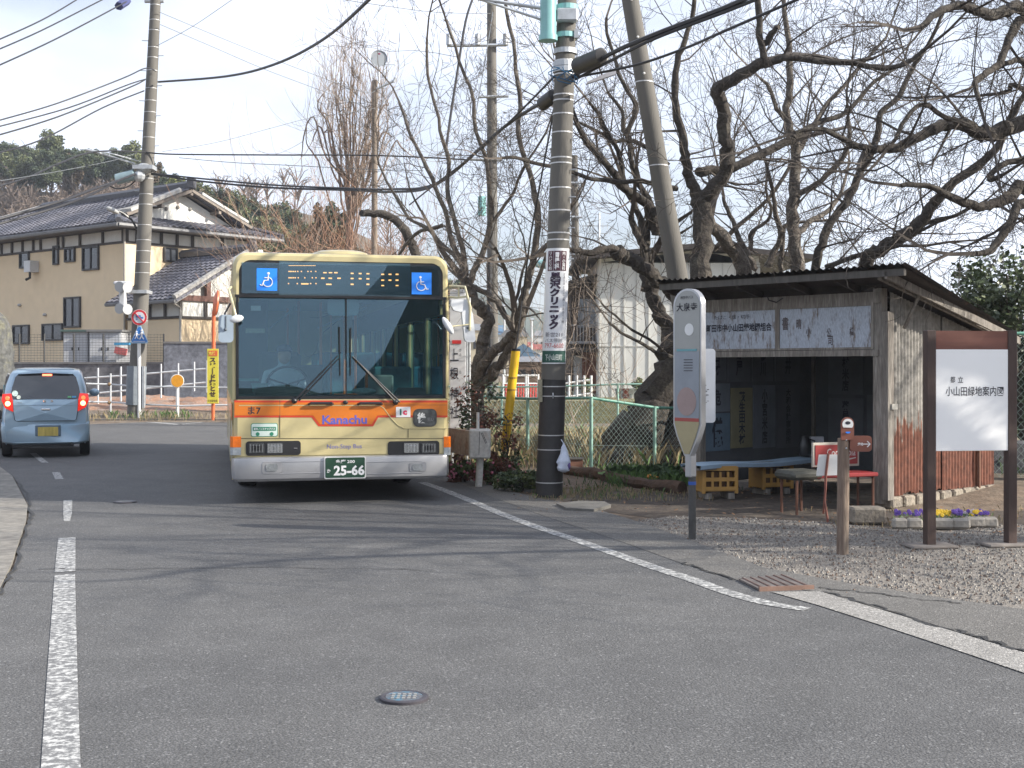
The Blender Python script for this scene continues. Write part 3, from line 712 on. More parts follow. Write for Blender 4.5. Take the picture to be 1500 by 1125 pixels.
obj('paper_tag', MB().box((-.98, .10, 2.24), (.11, .01, .055)), white_ink, bus); mb = MB().box((-.98, .35, 1.99), (.22, .08, .05)); obj('switch_box', mb, mat('switch_cream', (.4, .4, .3), .5, .4, 60), bus)
# driver, seated: one continuous skinned body, hair and cap apart
def skin_body(name, pts, edges, rad, m, parent, root=0, sub=2):
    me = bpy.data.meshes.new(name); me.from_pydata(pts, edges, []); o = bpy.data.objects.new(name, me); COL.objects.link(o)
    sm = o.modifiers.new('skin', 'SKIN'); sl_ = me.skin_vertices[0].data
    for i, r in enumerate(rad): sl_[i].radius = (r, r) if not isinstance(r, tuple) else r
    sl_[root].use_root = True; sm.use_smooth_shade = True; sb = o.modifiers.new('sub', 'SUBSURF'); sb.levels = sub; sb.render_levels = sub
    me.materials.append(m)
    if parent is not None: o.parent = parent
    XF[o.name] = XF[parent.name] if parent is not None else Matrix.Identity(4); return o
dp_ = [( -.62, .98, 1.08), (-.62, 1.0, 1.30), (-.62, .99, 1.50), (-.62, .97, 1.58), (-.62, .95, 1.67), (-.62, .94, 1.78),
       (-.82, 1.0, 1.48), (-.88, .86, 1.24), (-.76, .66, 1.36), (-.42, 1.0, 1.48), (-.36, .86, 1.24), (-.46, .66, 1.36),
       (-.72, .80, 1.08), (-.74, .55, 1.04), (-.74, .50, .75), (-.52, .80, 1.08), (-.50, .55, 1.04), (-.50, .50, .75)]
de = [(0,1),(1,2),(2,3),(3,4),(4,5),(2,6),(6,7),(7,8),(2,9),(9,10),(10,11),(0,12),(12,13),(13,14),(0,15),(15,16),(16,17)]
dr = [.15, .15, .14, .055, .085, .085, .065, .045, .032, .065, .045, .032, .09, .065, .045, .09, .065, .045]
drv = thing('person', 'bus driver in a pale shirt seated behind the steering wheel', 'person', XF[bus.name]@V((-.62, .98, .68)), R(BA))
off = V((-.62, .98, .68)); 
dbo = skin_body('body', [tuple(V(p_)-off) for p_ in dp_], de, dr, mat('driver_shirt', (.42, .48, .54), .8, .1), drv)
obj('face', MB().ball((0, -.075, 1.03), .088, 14, (.9, .75, 1.2)), mat('skin', (.42, .25, .17), .5, .08), drv, smooth=True)
mb = MB().ball((0, -.03, 1.10), .10, 12, (1, 1.1, .7)); mb.box((0, -.13, 1.085), (.15, .07, .012)); obj('cap', mb, mat('navy_cloth', (.03, .035, .07), .8, .1), drv, smooth=30)
# ---------------------------------------------------------------- small car on the left
ch = {}
CY = 22.0; cc = W(67, 664, CY); CAR = V((cc.x, CY, 0))
car = thing('small_car', 'silver-blue small hatchback with lit brake lamps driving away at the left edge', 'car', CAR, R(19))
# local frame: x right, y forward (away), z up; rear at y=0
paint = mat('car_silver_blue', (.34, .47, .58), .28, .04, 2, metal=.25, coat=.8)
HW = .737
def section(y):
    """half outline points (x, z) bottom to roof centre at distance y from the tail"""
    # t: roof height and shoulder along length 3.4 m
    def lerp(tab, y):
        for (a, va), (b, vb) in zip(tab, tab[1:]):
            if y <= b: t = max(0, (y-a)/(b-a)); return va+(vb-va)*t
        return tab[-1][1]
    w = lerp([(0, .90), (.12, .965), (.4, 1), (2.6, 1), (3.1, .95), (3.4, .78)], y)
    roof = lerp([(0, 1.02), (.06, 1.05), (.16, 1.40), (.24, 1.515), (.36, 1.545), (.9, 1.575), (1.6, 1.57), (2.1, 1.50), (2.75, 1.06), (3.1, .95), (3.3, .82), (3.4, .70)], y)
    belt = min(.98, roof-.05); top = lerp([(0, .86), (.16, .80), (.3, .82), (1.6, .84), (2.1, .80), (2.75, .86), (3.4, .9)], y)
    bot = lerp([(0, .27), (.2, .22), (3.2, .2), (3.4, .3)], y); W_ = HW*w
    pts = [(W_*.90, bot), (W_*.985, bot+.07), (W_, .52), (W_*.995, .72), (W_*.965, belt), (W_*(.965+top)/2*1.02, belt+(roof-belt)*.5), (W_*top*.99, roof-.09), (W_*top*.90, roof-.03), (W_*top*.6, roof-.004), (0, roof)]
    return pts
yst = [0, .03, .08, .13, .18, .24, .36, .6, .9, 1.3, 1.7, 2.1, 2.4, 2.75, 3.0, 3.2, 3.4]
rows = []
for y in yst:
    h = section(y); bow = lambda x, z: (.05*(x/HW)**2 if y < .1 else 0) + (0.0)
    full = [(x, z) for x, z in h] + [(-x, z) for x, z in h[-2::-1]]
    rows.append([V((x, y+bow(x, z)+(-.05 if (y < .05 and .3 < z < .6) else 0), z)) for x, z in full])
n = len(rows[0]); mb = MB(); fs = []
for i in range(len(rows)-1):
    for k in range(n-1): fs.append((i*n+k, (i+1)*n+k, (i+1)*n+k+1, i*n+k+1))
fs.append(tuple(range(n))); fs.append(tuple((len(rows)-1)*n+k for k in range(n))[::-1])
mb.add([p for r in rows for p in r], fs); obj('body', mb, paint, car, smooth=50)
# rear: bumper moulding, tailgate, window, lamps
mb = MB()
def ring(y0, x, z0, z1, r): return rrect(-x, x, z0, z1, r)
prof = []
for k, (y, s_) in enumerate(((.02, 1.0), (-.055, .985), (-.085, .95))):
    P = [(-HW*.985*s_, .62 if k == 0 else .60-.01*k), (-HW*1.0*s_, .50), (-HW*.965*s_, .27+.01*k), (-HW*.72*s_, .225+.02*k), (HW*.72*s_, .225+.02*k), (HW*.965*s_, .27+.01*k), (HW*1.0*s_, .50), (HW*.985*s_, .62 if k == 0 else .60-.01*k)]
    prof.append([V((x, y+.11*(abs(x)/HW)**3, z)) for x, z in P])
n = 8; fs = [(i*n+k, (i+1)*n+k, (i+1)*n+(k+1) % n, i*n+(k+1) % n) for i in range(2) for k in range(n)]
mb.add([p for r in prof for p in r], fs + [tuple(2*n+k for k in range(n))[::-1]]); rb = obj('rear_bumper', mb, paint, car, smooth=60)
def curved(poly, yoff, zt0=1.03):
    """polygon fan in (x,z), laid over the tail whose upper part leans forward"""
    out = []
    for x, z in poly:
        y = .05*(x/HW)**2 + yoff
        if z > zt0: y += (z-zt0)*.40
        out.append(V((x, y, z)))
    return out
def tail_panel(name, poly, yoff, m, parent=car, th=.012, smooth=False):
    a = curved(poly, yoff); b = [p+V((0, th, 0)) for p in a]; n = len(a)
    cx = sum((p for p in a), V())/n; cx.y = min(p.y for p in a)*.4+cx.y*.6 if False else sum(p.y for p in a)/n
    fs = [(i, (i+1) % n, 2*n) for i in range(n)] + [(i, i+n, (i+1) % n+n, (i+1) % n) for i in range(n)]
    ce = sum((p for p in a), V())/n; ce.y = .05*(ce.x/HW)**2 + yoff + max(0, (ce.z-1.03)*.40)
    return obj(name, MB().add(a+b+[ce], fs), m, parent, smooth=smooth)
win = [(-.54, 1.02), (.54, 1.02), (.575, 1.06), (.55, 1.22), (.50, 1.40), (.45, 1.455), (0, 1.475), (-.45, 1.455), (-.50, 1.40), (-.55, 1.22), (-.575, 1.06)]
tail_panel('rear_window', win, -.022, mat('car_rear_glass', (.015, .018, .022), .04, 0, spec=.9, coat=1))
tg = [(-.50, .665), (-.47, .64), (.47, .64), (.50, .665), (.52, .80), (.53, 1.01), (-.53, 1.01), (-.52, .80)]
tail = tail_panel('tailgate', tg, -.024, paint)
tail_panel('tailgate_crease', [(-.52, .91), (.52, .91), (.525, .925), (-.525, .925)], -.03, paint)
mb = MB(); a = curved(tg, -.034); mb.tube([V((p.x*1.008, p.y+.006, p.z)) for p in (a[6], a[7], a[0], a[1], a[2], a[3], a[4], a[5])], .005, 5); obj('tailgate_gap', mb, mat('gap_dark', (.04, .05, .06), .8, 0), tail)
obj('tailgate_handle', MB().box((.0, -.035, .84), (.15, .02, .035), bev=.012), chrome, tail)
obj('badge', MB().box((-.02, -.036, .985), (.04, .01, .045), bev=.01), chrome, tail); obj('badge', MB().box((.10, -.036, .985), (.035, .01, .04), bev=.01), chrome, tail)
mb = MB(); put_text(mb, 'Diva', (-.42, -.012, .965), w=.06, h=.02); obj('badge', mb, chrome, tail)
lit = mat('brake_lamp_lit', (.7, .03, .02), .3, 0, emit=((1, .10, .03), 2.2)); redl = mat('tail_lamp_red', (.42, .01, .008), .15, .2, 40, coat=.6, emit=((1, .03, .01), .35)); ylit = mat('lamp_core_lit', (.9, .3, .1), .3, 0, emit=((1, .34, .14), 3.5))
for s in (-1, 1):
    P = [(s*x, z) for x, z in ((.525, .80), (.66, .87), (.715, 1.0), (.70, 1.11), (.56, 1.12), (.535, 1.0))]
    if s < 0: P = P[::-1]
    tl = tail_panel('tail_lamp', P, -.035, redl)
    c = curved([(s*.62, 1.04)], -.048)[0]; obj('lamp_bulb', MB().ball(c, .038, 10, (1, .3, 1)), lit, tl, smooth=True)
    c = curved([(s*.615, .945)], -.05)[0]; obj('lamp_bulb', MB().ball(c, .05, 10, (.9, .3, .9)), ylit, tl, smooth=True)
tail_panel('high_brake_lamp', [(-.06, 1.425), (.10, 1.425), (.10, 1.455), (-.06, 1.455)], -.034, mat('high_lamp_red', (.8, .1, .06), .3, 0, emit=((1, .16, .07), 3)))
mb = MB().box((0, .10, 1.535), (.95, .14, .02), bev=.01); obj('roof_spoiler', mb, paint, car, smooth=30)
mb = MB().box((.04, -.095, .475), (.42, .03, .19), bev=.012); np_ = obj('plate_recess', mb, mat('recess', (.12, .17, .22), .6, 0), car)
obj('licence_plate', MB().box((.04, -.112, .46), (.33, .008, .155)), mat('plate_yellow', (.52, .40, .10), .5, .25, 22, stretch=(1, .1, .15)), car)
mb = MB(); mb.box((-.04, .10, .205), (1.0, .12, .05)); mb.tube([V((.42, -.06, .235)), V((.42, .2, .235))], .028, 10); obj('exhaust_pipe', mb, black_p, car)
tail_panel('window_sticker', [(-.50+.05*math.cos(R(a)), 1.12+.05*math.sin(R(a))) for a in range(0, 360, 30)], -.034, mat('sticker_mint', (.5, .62, .58), .5, .3, 30)); tail_panel('window_sticker', [(-.44+.035*math.cos(R(a)), 1.055+.035*math.sin(R(a))) for a in range(0, 360, 30)], -.036, mat('sticker_grey', (.5, .55, .5), .5, .3, 40))
tail_panel('window_sticker', [(.36, 1.04), (.42, 1.04), (.42, 1.07), (.36, 1.07)], -.034, mat('sticker_leaf', (.15, .45, .2), .5, 0)); tail_panel('window_sticker', [(.43, 1.04), (.50, 1.04), (.50, 1.07), (.43, 1.07)], -.034, mat('sticker_sky', (.1, .35, .6), .5, 0))
mb = MB()
for s in (-1, 1):
    mb.add([V((s*.748, y, z)) for y, z in ((.45, .98), (1.1, 1.0), (2.3, 1.02))] + [V((s*.665, y, z)) for y, z in ((.5, 1.42), (1.1, 1.47), (1.95, 1.46))], [(0, 1, 4, 3), (1, 2, 5, 4)])
obj('side_window', mb, mat('side_glass', (.02, .025, .03), .05, 0, spec=.9), car)
for s in (-1, 1):
    obj('wing_mirror', MB().ball((s*.83, 1.95, 1.10), .095, 12, (1, .6, .75)), paint if s > 0 else black_p, car, smooth=True)
    for y in (.50, 2.85):
        rot = Matrix.Rotation(R(90), 3, 'Y'); w_ = obj('wheel', MB().lathe([(.15, -.085), (.26, -.085), (.275, -.06), (.28, 0), (.275, .06), (.26, .085), (.15, .085)], (s*.645, y, .28), 24, rot), black_r, car, smooth=30)
        obj('rim', MB().lathe([(.16, -.08), (.17, .08), (.05, .095)], (s*.65, y, .28), 16, rot), alu, w_, smooth=30)
obj('parking_sticker', MB().box((-.70, .48, 1.20), (.01, .10, .13)), mat('sticker_teal', (.05, .35, .42), .5, 0), car)

# ---------------------------------------------------------------- two-storey house on its terrace
TZ = 1.75
L1 = V((-.78, .63, 0)).normalized(); R1 = V((.63, .78, 0)).normalized()
A0 = W(183, 540, 52); A0.z = 0
HA = math.atan2(R1.y, R1.x)     # house frame: local x = along R1, local y = away; left face runs along local -? 
house = thing('two_storey_house', 'large cream stucco two-storey house with grey tiled hip roof and white gable', 'house', (A0.x, A0.y, 0), 0)
def HP(r, l, z): return V((r*R1.x+l*L1.x, r*R1.y+l*L1.y, z))
def hbox(mb, r0, r1, l0, l1, z0, z1):
    vs = [HP(r, l, z) for z in (z0, z1) for l in (l0, l1) for r in (r0, r1)]
    return mb.add(vs, [(0,2,3,1), (4,5,7,6), (0,1,5,4), (2,6,7,3), (0,4,6,2), (1,3,7,5)][:])
stucco = mat('stucco_cream', (.72, .58, .395), .92, .04, .5, .15, 60, col2=(.68, .545, .365), thr=(.3, .7))
plaster = mat('plaster_white', (.66, .66, .63), .9, .08, 2)
beam = mat('dark_timber', (.055, .045, .04), .7, .2, 5)
HWD, HLD, ZE = 6.7, 15.0, 6.95
mb = MB(); hbox(mb, 0, HWD, 0, HLD, TZ-.3, 6.75); obj('wall', mb, stucco, house)
mb = MB(); hbox(mb, .02, HWD-.02, .02, HLD-.02, 6.75, 7.55); obj('upper_wall', mb, plaster, house)
mb = MB()
hbox(mb, -.04, HWD+.04, -.05, HLD, 6.72, 6.82); hbox(mb, -.04, HWD+.04, -.05, HLD, 7.28, 7.40)
for l in (0.05, 1.5, 3.2, 4.5, 4.9, 6.3, 6.9, 7.8, 8.7, 9.6, 10.5, 11.7, 12.9): hbox(mb, -.05, .0, l, l+.13, 6.8, 7.3)
for r in (.02, .5, 1.7, 2.5, 3.3, 4.9, 6.4): hbox(mb, r, r+.13, -.05, .0, 6.8, 7.3)
hbox(mb, -.045, -.0, -.05, .12, 6.75, 7.4); obj('timber_frame', mb, beam, house)
def tiles(name, c1, c2):
    m = bpy.data.materials.new(name); m.use_nodes = True; nt = m.node_tree; N = nt.nodes; L = nt.links; b = N['Principled BSDF']
    uv = N.new('ShaderNodeUVMap'); sp = N.new('ShaderNodeSeparateXYZ'); L.new(uv.outputs[0], sp.inputs[0])
    def math_(op, a, v=None, b2=None):
        n_ = N.new('ShaderNodeMath'); n_.operation = op; L.new(a, n_.inputs[0])
        if v is not None: n_.inputs[1].default_value = v
        if b2 is not None: L.new(b2, n_.inputs[1])
        return n_.outputs[0]
    fx = math_('FRACT', math_('MULTIPLY', sp.outputs[0], 1/.30)); fy = math_('FRACT', math_('MULTIPLY', sp.outputs[1], 1/.27))
    sx = math_('SINE', math_('MULTIPLY', fx, 6.283)); h = math_('ADD', math_('MULTIPLY', sx, .5), None, math_('MULTIPLY', fy, -1.1))
    bp = N.new('ShaderNodeBump'); bp.inputs['Strength'].default_value = 1; bp.inputs['Distance'].default_value = .06; L.new(h, bp.inputs['Height']); L.new(bp.outputs[0], b.inputs['Normal'])
    n2 = N.new('ShaderNodeTexWhiteNoise'); n2.noise_dimensions = '2D'; cb = N.new('ShaderNodeCombineXYZ')
    L.new(math_('FLOOR', math_('MULTIPLY', sp.outputs[0], 1/.30)), cb.inputs[0]); L.new(math_('FLOOR', math_('MULTIPLY', sp.outputs[1], 1/.27)), cb.inputs[1]); L.new(cb.outputs[0], n2.inputs[0])
    r = N.new('ShaderNodeValToRGB'); r.color_ramp.elements[0].color = lin(c1); r.color_ramp.elements[1].color = lin(c2); L.new(n2.outputs[0], r.inputs[0])
    # gap line between courses (a real joint of the tiling)
    st = N.new('ShaderNodeMapRange'); st.inputs[1].default_value = .0; st.inputs[2].default_value = .22; st.inputs[3].default_value = .18; st.inputs[4].default_value = 1; L.new(fy, st.inputs[0])
    mx = N.new('ShaderNodeMix'); mx.data_type = 'RGBA'; mx.blend_type = 'MULTIPLY'; mx.inputs[0].default_value = 1; L.new(r.outputs[0], mx.inputs[6]); L.new(st.outputs[0], mx.inputs[7])
    L.new(mx.outputs[2], b.inputs['Base Color']); b.inputs['Roughness'].default_value = .6; b.inputs['Specular IOR Level'].default_value = .4; return m
tile = tiles('roof_tile', (.085, .085, .105), (.16, .16, .19))
ridge_m = mat('ridge_tile', (.06, .06, .07), .5, .25, 8); ridge_l = mat('verge_tile', (.36, .35, .33), .6, .25, 8); eave_m = mat('eave_edge', (.14, .14, .145), .5, .2, 6)
def roof_plane(name, pts, parent, m=tile, th=.10):
    """pts[0]->pts[1] is the eave; UVs run along it and up the slope"""
    a, b = pts[0], pts[1]; u = (b-a).normalized(); n = (b-a).cross(pts[2]-a).normalized(); v = n.cross(u)
    k = len(pts); mb = MB(); dn = n*th*(1 if n.z > 0 else -1); mb.add(pts+[p-dn for p in pts], [tuple(range(k)), tuple(range(2*k-1, k-1, -1))]+[(i, i+k, (i+1) % k+k, (i+1) % k) for i in range(k)])
    # courses of real tiles laid on the slope
    nn = n if n.z > 0 else -n; P2 = [((p-a).dot(u), (p-a).dot(v)) for p in pts]; umax = max(q[0] for q in P2); umin = min(q[0] for q in P2); vmax = max(q[1] for q in P2); tw, th_ = .32, .30
    for j in range(int(vmax/th_)+1):
        for i in range(int(umin/tw)-1, int(umax/tw)+1):
            cu, cv = (i+.5)*tw, (j+.5)*th_
            if not inpoly(cu, cv, P2): continue
            q = []
            for dv, lift in ((0, .045), (1.02, .012)):
                for du, w_ in ((0, .0), (.22, .035), (.5, .045), (.78, .012), (1, .0)): q.append(a+u*(i+du)*tw+v*(j+dv)*th_+nn*(lift+w_))
            b0 = a+u*i*tw+v*j*th_+nn*.004; b1 = a+u*(i+1)*tw+v*j*th_+nn*.004
            mb.add(q+[b0, b1], [(k_, k_+1, k_+6, k_+5) for k_ in range(4)]+[(10, 11, 4, 3, 2, 1, 0)])
    o = obj(name, mb, m, parent); uvl = o.data.uv_layers.new(name='UVMap')
    for lp_ in o.data.loops:
        p = o.data.vertices[lp_.vertex_index].co; d_ = V(p)-a; uvl.data[lp_.index].uv = (d_.dot(u), d_.dot(v))
    return o
OV = .95; ZEV = 7.45   # eave level
e00 = HP(-OV, -OV, ZEV); e0L = HP(-OV, HLD+OV, ZEV); eR0 = HP(HWD+OV, -OV, ZEV); eRL = HP(HWD+OV, HLD+OV, ZEV)
rz_ = 9.35; ri = .75     # ridge along L at mid depth; gable plane set back ri from the right face
gz = 8.0; gs = (gz-ZEV)/(rz_-ZEV)
mid = HWD/2
rA = HP(mid, ri-.7, rz_); rB = HP(mid, HLD-3.2, rz_)
gl = -OV+(mid+OV)*gs; gr = HWD+OV-(mid+OV)*gs
gA = HP(gl, ri-.7, gz); gB = HP(gr, ri-.7, gz)
gAb = HP(gl, ri+.9, gz); gBb = HP(gr, ri+.9, gz)
roof_plane('roof', [e0L, e00, HP(gl, 1.35*.8-.2, gz), gA, rA, rB], house)          # left (camera) slope with verge
roof_plane('roof', [eR0, eRL, rB, rA, gB, HP(gr, .88, gz)], house)
roof_plane('roof', [eRL, e0L, rB], house)
roof_plane('roof', [e00, eR0, HP(gr, .9, gz), HP(gl, .9, gz)], house)
gp_ = MB().add([HP(gl+.3, .62, gz-.1), HP(gr-.3, .62, gz-.1), HP(mid, .62, rz_-.25), HP(gl+.3, .9, gz-.1), HP(gr-.3, .9, gz-.1), HP(mid, .9, rz_-.25)], [(0, 1, 2), (3, 5, 4), (0, 2, 5, 3), (2, 1, 4, 5), (1, 0, 3, 4)])
obj('gable', gp_, plaster, house)
mb = MB()
for a_, b_ in ((HP(gl-.1, .52, gz+.0), HP(mid, .52, rz_-.12)), (HP(gr+.1, .52, gz), HP(mid, .52, rz_-.12))): mb.tube([a_, b_], .10, 4)
for a_, b_ in ((HP(gl-.2, ri-.72, gz-.08), HP(mid, ri-.72, rz_-.1)), (HP(gr+.2, ri-.72, gz-.08), HP(mid, ri-.72, rz_-.1))): mb.tube([a_, b_], .09, 4)
for r_ in (mid-1.5, mid, mid+1.5): 
    zz = rz_-.25-abs(r_-mid)*(rz_-gz)/(mid-gl); mb.tube([HP(r_, .0, zz), HP(r_, .8, zz)], .09, 4)
obj('bargeboard', mb, mat('grey_timber', (.20, .17, .145), .8, .25, 5), house)
mb = MB()
for r_ in (mid-.3, mid+.35, mid-.9): mb.ball(HP(r_, .60, 8.6-abs(r_-mid)*.2), .09, 8, (1, 1, 1))
obj('gable_vent', mb, mat('vent_grey', (.25, .24, .22), .7, 0), house)
mb = MB(); mb.tube([rA+V((0, 0, .12)), rB+V((0, 0, .12))], .22, 6); mb.box(rA+V((0, 0, .22)), (.35, .35, .5), bev=.05)
for p, q in ((rB, e0L), (rB, eRL), (HP(gl, .9, gz), e00), (HP(gr, .9, gz), eR0)): mb.tube([p+V((0, 0, .08)), q+V((0, 0, .08))], .13, 6)
obj('ridge', mb, ridge_m, house, smooth=40)
mb = MB(); mb.tube([rA+V((-.05, -.05, .10))+HP(-.5, 0, -.25), gA+V((0, 0, .12)), HP(gl-.2, .9, gz+.05)], .13, 6); mb.tube([rB+V((0, 0, .12)), rB+(e0L-rB)*.95+V((0, 0, .14))], .14, 6); mb.tube([rA+HP(.5, 0, -.2), gB+V((0, 0, .12))], .13, 6)
obj('verge', mb, ridge_l, house, smooth=40)
mb = MB()
for p, q in ((e00, e0L), (e00, eR0)):
    mb.tube([p+V((0, 0, -.10)), q+V((0, 0, -.10))], .09, 6)
obj('gutter', mb, eave_m, house)
mb = MB(); mb.add([e00+V((0, 0, -.12)), e0L+V((0, 0, -.12)), eRL+V((0, 0, -.12)), eR0+V((0, 0, -.12))], [(0, 3, 2, 1)]); obj('soffit', mb, mat('soffit', (.14, .12, .11), .8, .1), house)
mb = MB().tube([HP(-.06, -.06, 7.3), HP(-.06, -.06, TZ)], .045, 8); obj('downpipe', mb, mat('pipe_tan', (.36, .33, .29), .5, 0), house)
win_gl = mat('window_glass', (.03, .035, .045), .06, .2, 3, spec=.8); win_fr = mat('window_frame', (.03, .028, .03), .5, 0)
def on_left(px, py):
    """pixel -> (l, z) on the plane r=0"""
    k = (px-750)/F; l = (k*A0.y-A0.x)/(L1.x-k*L1.y); Y = A0.y+l*L1.y; return l, EYE-(py-HY)*Y/F
def on_right(px, py, back=0):
    ax = A0.x+back*L1.x; ay = A0.y+back*L1.y; k = (px-750)/F; r = (k*ay-ax)/(R1.x-k*R1.y); Y = ay+r*R1.y; return r, EYE-(py-HY)*Y/F
def window(side, q, bars=1, curtain=False):
    if side == 'L':
        l0, z1 = on_left(q[0], q[1]); l1, z0 = on_left(q[2], q[3]); l0, l1 = min(l0, l1), max(l0, l1)
        zc = on_left((q[0]+q[2])/2, q[1])[1]; zd = on_left((q[0]+q[2])/2, q[3])[1]
        fr = MB(); t_ = .07
        for a_ in ((l0, l1, zc-t_, zc), (l0, l1, zd, zd+t_), (l0, l0+t_, zd+t_, zc-t_), (l1-t_, l1, zd+t_, zc-t_)): hbox(fr, -.09, .02, a_[0], a_[1], a_[2], a_[3])
        for b_ in range(bars): c = l0+(l1-l0)*(b_+1)/(bars+1); hbox(fr, -.07, .0, c-.03, c+.03, zd+t_, zc-t_)
        w_ = obj('window', fr, win_fr, house); g = MB(); hbox(g, -.03, .01, l0+t_, l1-t_, zd+t_, zc-t_)
    else:
        r0, _ = on_right(q[0], q[1]); r1, _ = on_right(q[2], q[3]); zc = on_right((q[0]+q[2])/2, q[1])[1]; zd = on_right((q[0]+q[2])/2, q[3])[1]; t_ = .07
        fr = MB()
        for a_ in ((r0, r1, zc-t_, zc), (r0, r1, zd, zd+t_), (r0, r0+t_, zd+t_, zc-t_), (r1-t_, r1, zd+t_, zc-t_)): hbox(fr, a_[0], a_[1], -.09, .02, a_[2], a_[3])
        for b_ in range(bars): c = r0+(r1-r0)*(b_+1)/(bars+1); hbox(fr, c-.03, c+.03, -.07, 0, zd+t_, zc-t_)
        w_ = obj('window', fr, win_fr, house); g = MB(); hbox(g, r0+t_, r1-t_, -.03, .01, zd+t_, zc-t_)
    obj('pane', g, mat('curtain_glass', (.30, .31, .32), .15, .3, 4, spec=.6) if curtain else win_gl, w_)
for q, b_ in (((30, 369, 44, 393), 0), ((79, 360, 87, 388), 0), ((96, 363, 111, 384), 1), ((122, 361, 146, 396), 3), ((95, 435, 119, 480), 3), ((20, 476, 44, 504), 1), ((63, 474, 93, 499), 3)): window('L', q, min(b_, 1))
window('R', (239, 363, 259, 384), 1, True); window('R', (329, 364, 367, 395), 1, True)
l_, z_ = on_left(53, 391); mb = MB(); hbox(mb, -.45, -.02, l_-.25, l_+.25, z_-.25, z_+.25); v_ = obj('wall_box', mb, mat('box_pale', (.55, .56, .57), .5, .05), house); obj('flue', MB().tube([HP(-.3, l_, z_-.25), HP(-.3, l_, z_-.5), HP(-.5, l_, z_-.6)], .06, 6), black_p, v_)
for q in ((30, 447), (67, 461)):
    l_, z_ = on_left(*q); obj('wall_vent', MB().ball(HP(-.05, l_, z_), .10, 8, (1, 1, .7)), mat('vent_pale', (.4, .4, .4), .5, 0), house, smooth=True)
# ---- entrance wing
K = 48/50
E0 = V((-12.79-A0.x, 48-A0.y, 0))
def EP(r, l, z): return E0+V((r*R1.x+l*L1.x, r*R1.y+l*L1.y, z))
def ebox(mb, r0, r1, l0, l1, z0, z1):
    return mb.add([EP(r, l, z) for z in (z0, z1) for l in (l0, l1) for r in (r0, r1)], [(0,2,3,1), (4,5,7,6), (0,1,5,4), (2,6,7,3), (0,4,6,2), (1,3,7,5)])
ez = 4.17; ap = 6.25; wR = 3.7
wing = obj('entrance_wing', ebox(MB(), .75, 6.6, .75, 4.2, TZ-.3, 3.55), stucco, house)
ebox_ = MB(); ebox(ebox_, .77, 6.58, .77, 4.18, 3.55, 4.35); ebox_.add([EP(.8, .95, 4.3), EP(6.5, .95, 4.3), EP(wR, .95, ap-.15), EP(.8, 5, 4.3), EP(6.5, 5, 4.3), EP(wR, 5, ap-.15)], [(0, 1, 2), (3, 5, 4), (0, 2, 5, 3), (2, 1, 4, 5), (1, 0, 3, 4)]); obj('wing_plaster', ebox_, plaster, house)
mb = MB(); ebox(mb, .68, 6.7, .68, .75, 3.50, 3.60); ebox(mb, .68, .75, .75, 4.2, 3.50, 3.60)
for r_ in (.70, 1.9, 3.3, 4.7, 6.0): ebox(mb, r_, r_+.14, .70, .74, 3.6, 4.2)
for l_ in (1.6, 2.6, 3.6): ebox(mb, .70, .74, l_, l_+.14, 3.6, 4.2)
obj('wing_timber', mb, beam, house)
mb = MB(); ebox(mb, .3, 7.0, .66, .82, 4.2, 4.42); ebox(mb, wR-.1, wR+.1, .70, .86, 4.4, 5.9); ebox(mb, 2.0, 2.2, .70, .86, 4.4, 5.1); obj('wing_beam', mb, mat('red_brown_timber', (.13, .055, .04), .6, .2, 5), house)
roof_plane('roof', [EP(0, 4.6, ez), EP(0, 0, ez), EP(wR, 0, ap), EP(wR, 4.6, ap)], house); roof_plane('roof', [EP(2*wR, 0, ez), EP(2*wR, 4.6, ez), EP(wR, 4.6, ap), EP(wR, 0, ap)], house)
mb = MB(); mb.tube([EP(wR, -.1, ap+.14), EP(wR, 4.6, ap+.14)], .2, 6); mb.box(EP(wR, -.05, ap+.25), (.3, .3, .4), bev=.05); obj('ridge', mb, ridge_m, house, smooth=40)
mb = MB(); mb.tube([EP(0, .08, ez+.1), EP(wR, .08, ap+.1), EP(2*wR, .08, ez+.1)], .12, 6); mb.tube([EP(0, .1, ez-.1), EP(wR, .1, ap-.1), EP(2*wR, .1, ez-.1)], .07, 4); obj('verge', mb, ridge_l, house)
mb = MB(); mb.tube([EP(0, 0, ez-.05), EP(0, 4.6, ez-.05)], .08, 6); obj('gutter', mb, eave_m, house); obj('downpipe', MB().tube([EP(.1, .3, ez-.1), EP(.68, .62, 3.9), EP(.68, .62, TZ)], .045, 8), mat('pipe_grey', (.3, .29, .27), .5, 0), house)
for r_ in (2.9, ): 
    fr = MB()
    for a_ in ((r_, r_+1.9, 3.05, 3.12), (r_, r_+.07, TZ+.3, 3.05), (r_+.9, r_+.97, TZ+.3, 3.05), (r_+1.83, r_+1.9, TZ+.3, 3.05)): ebox(fr, a_[0], a_[1], .66, .76, a_[2], a_[3])
    w_ = obj('window', fr, win_fr, house); obj('pane', ebox(MB(), r_+.07, r_+1.83, .71, .74, TZ+.3, 3.05), MATS['curtain_glass'], w_)

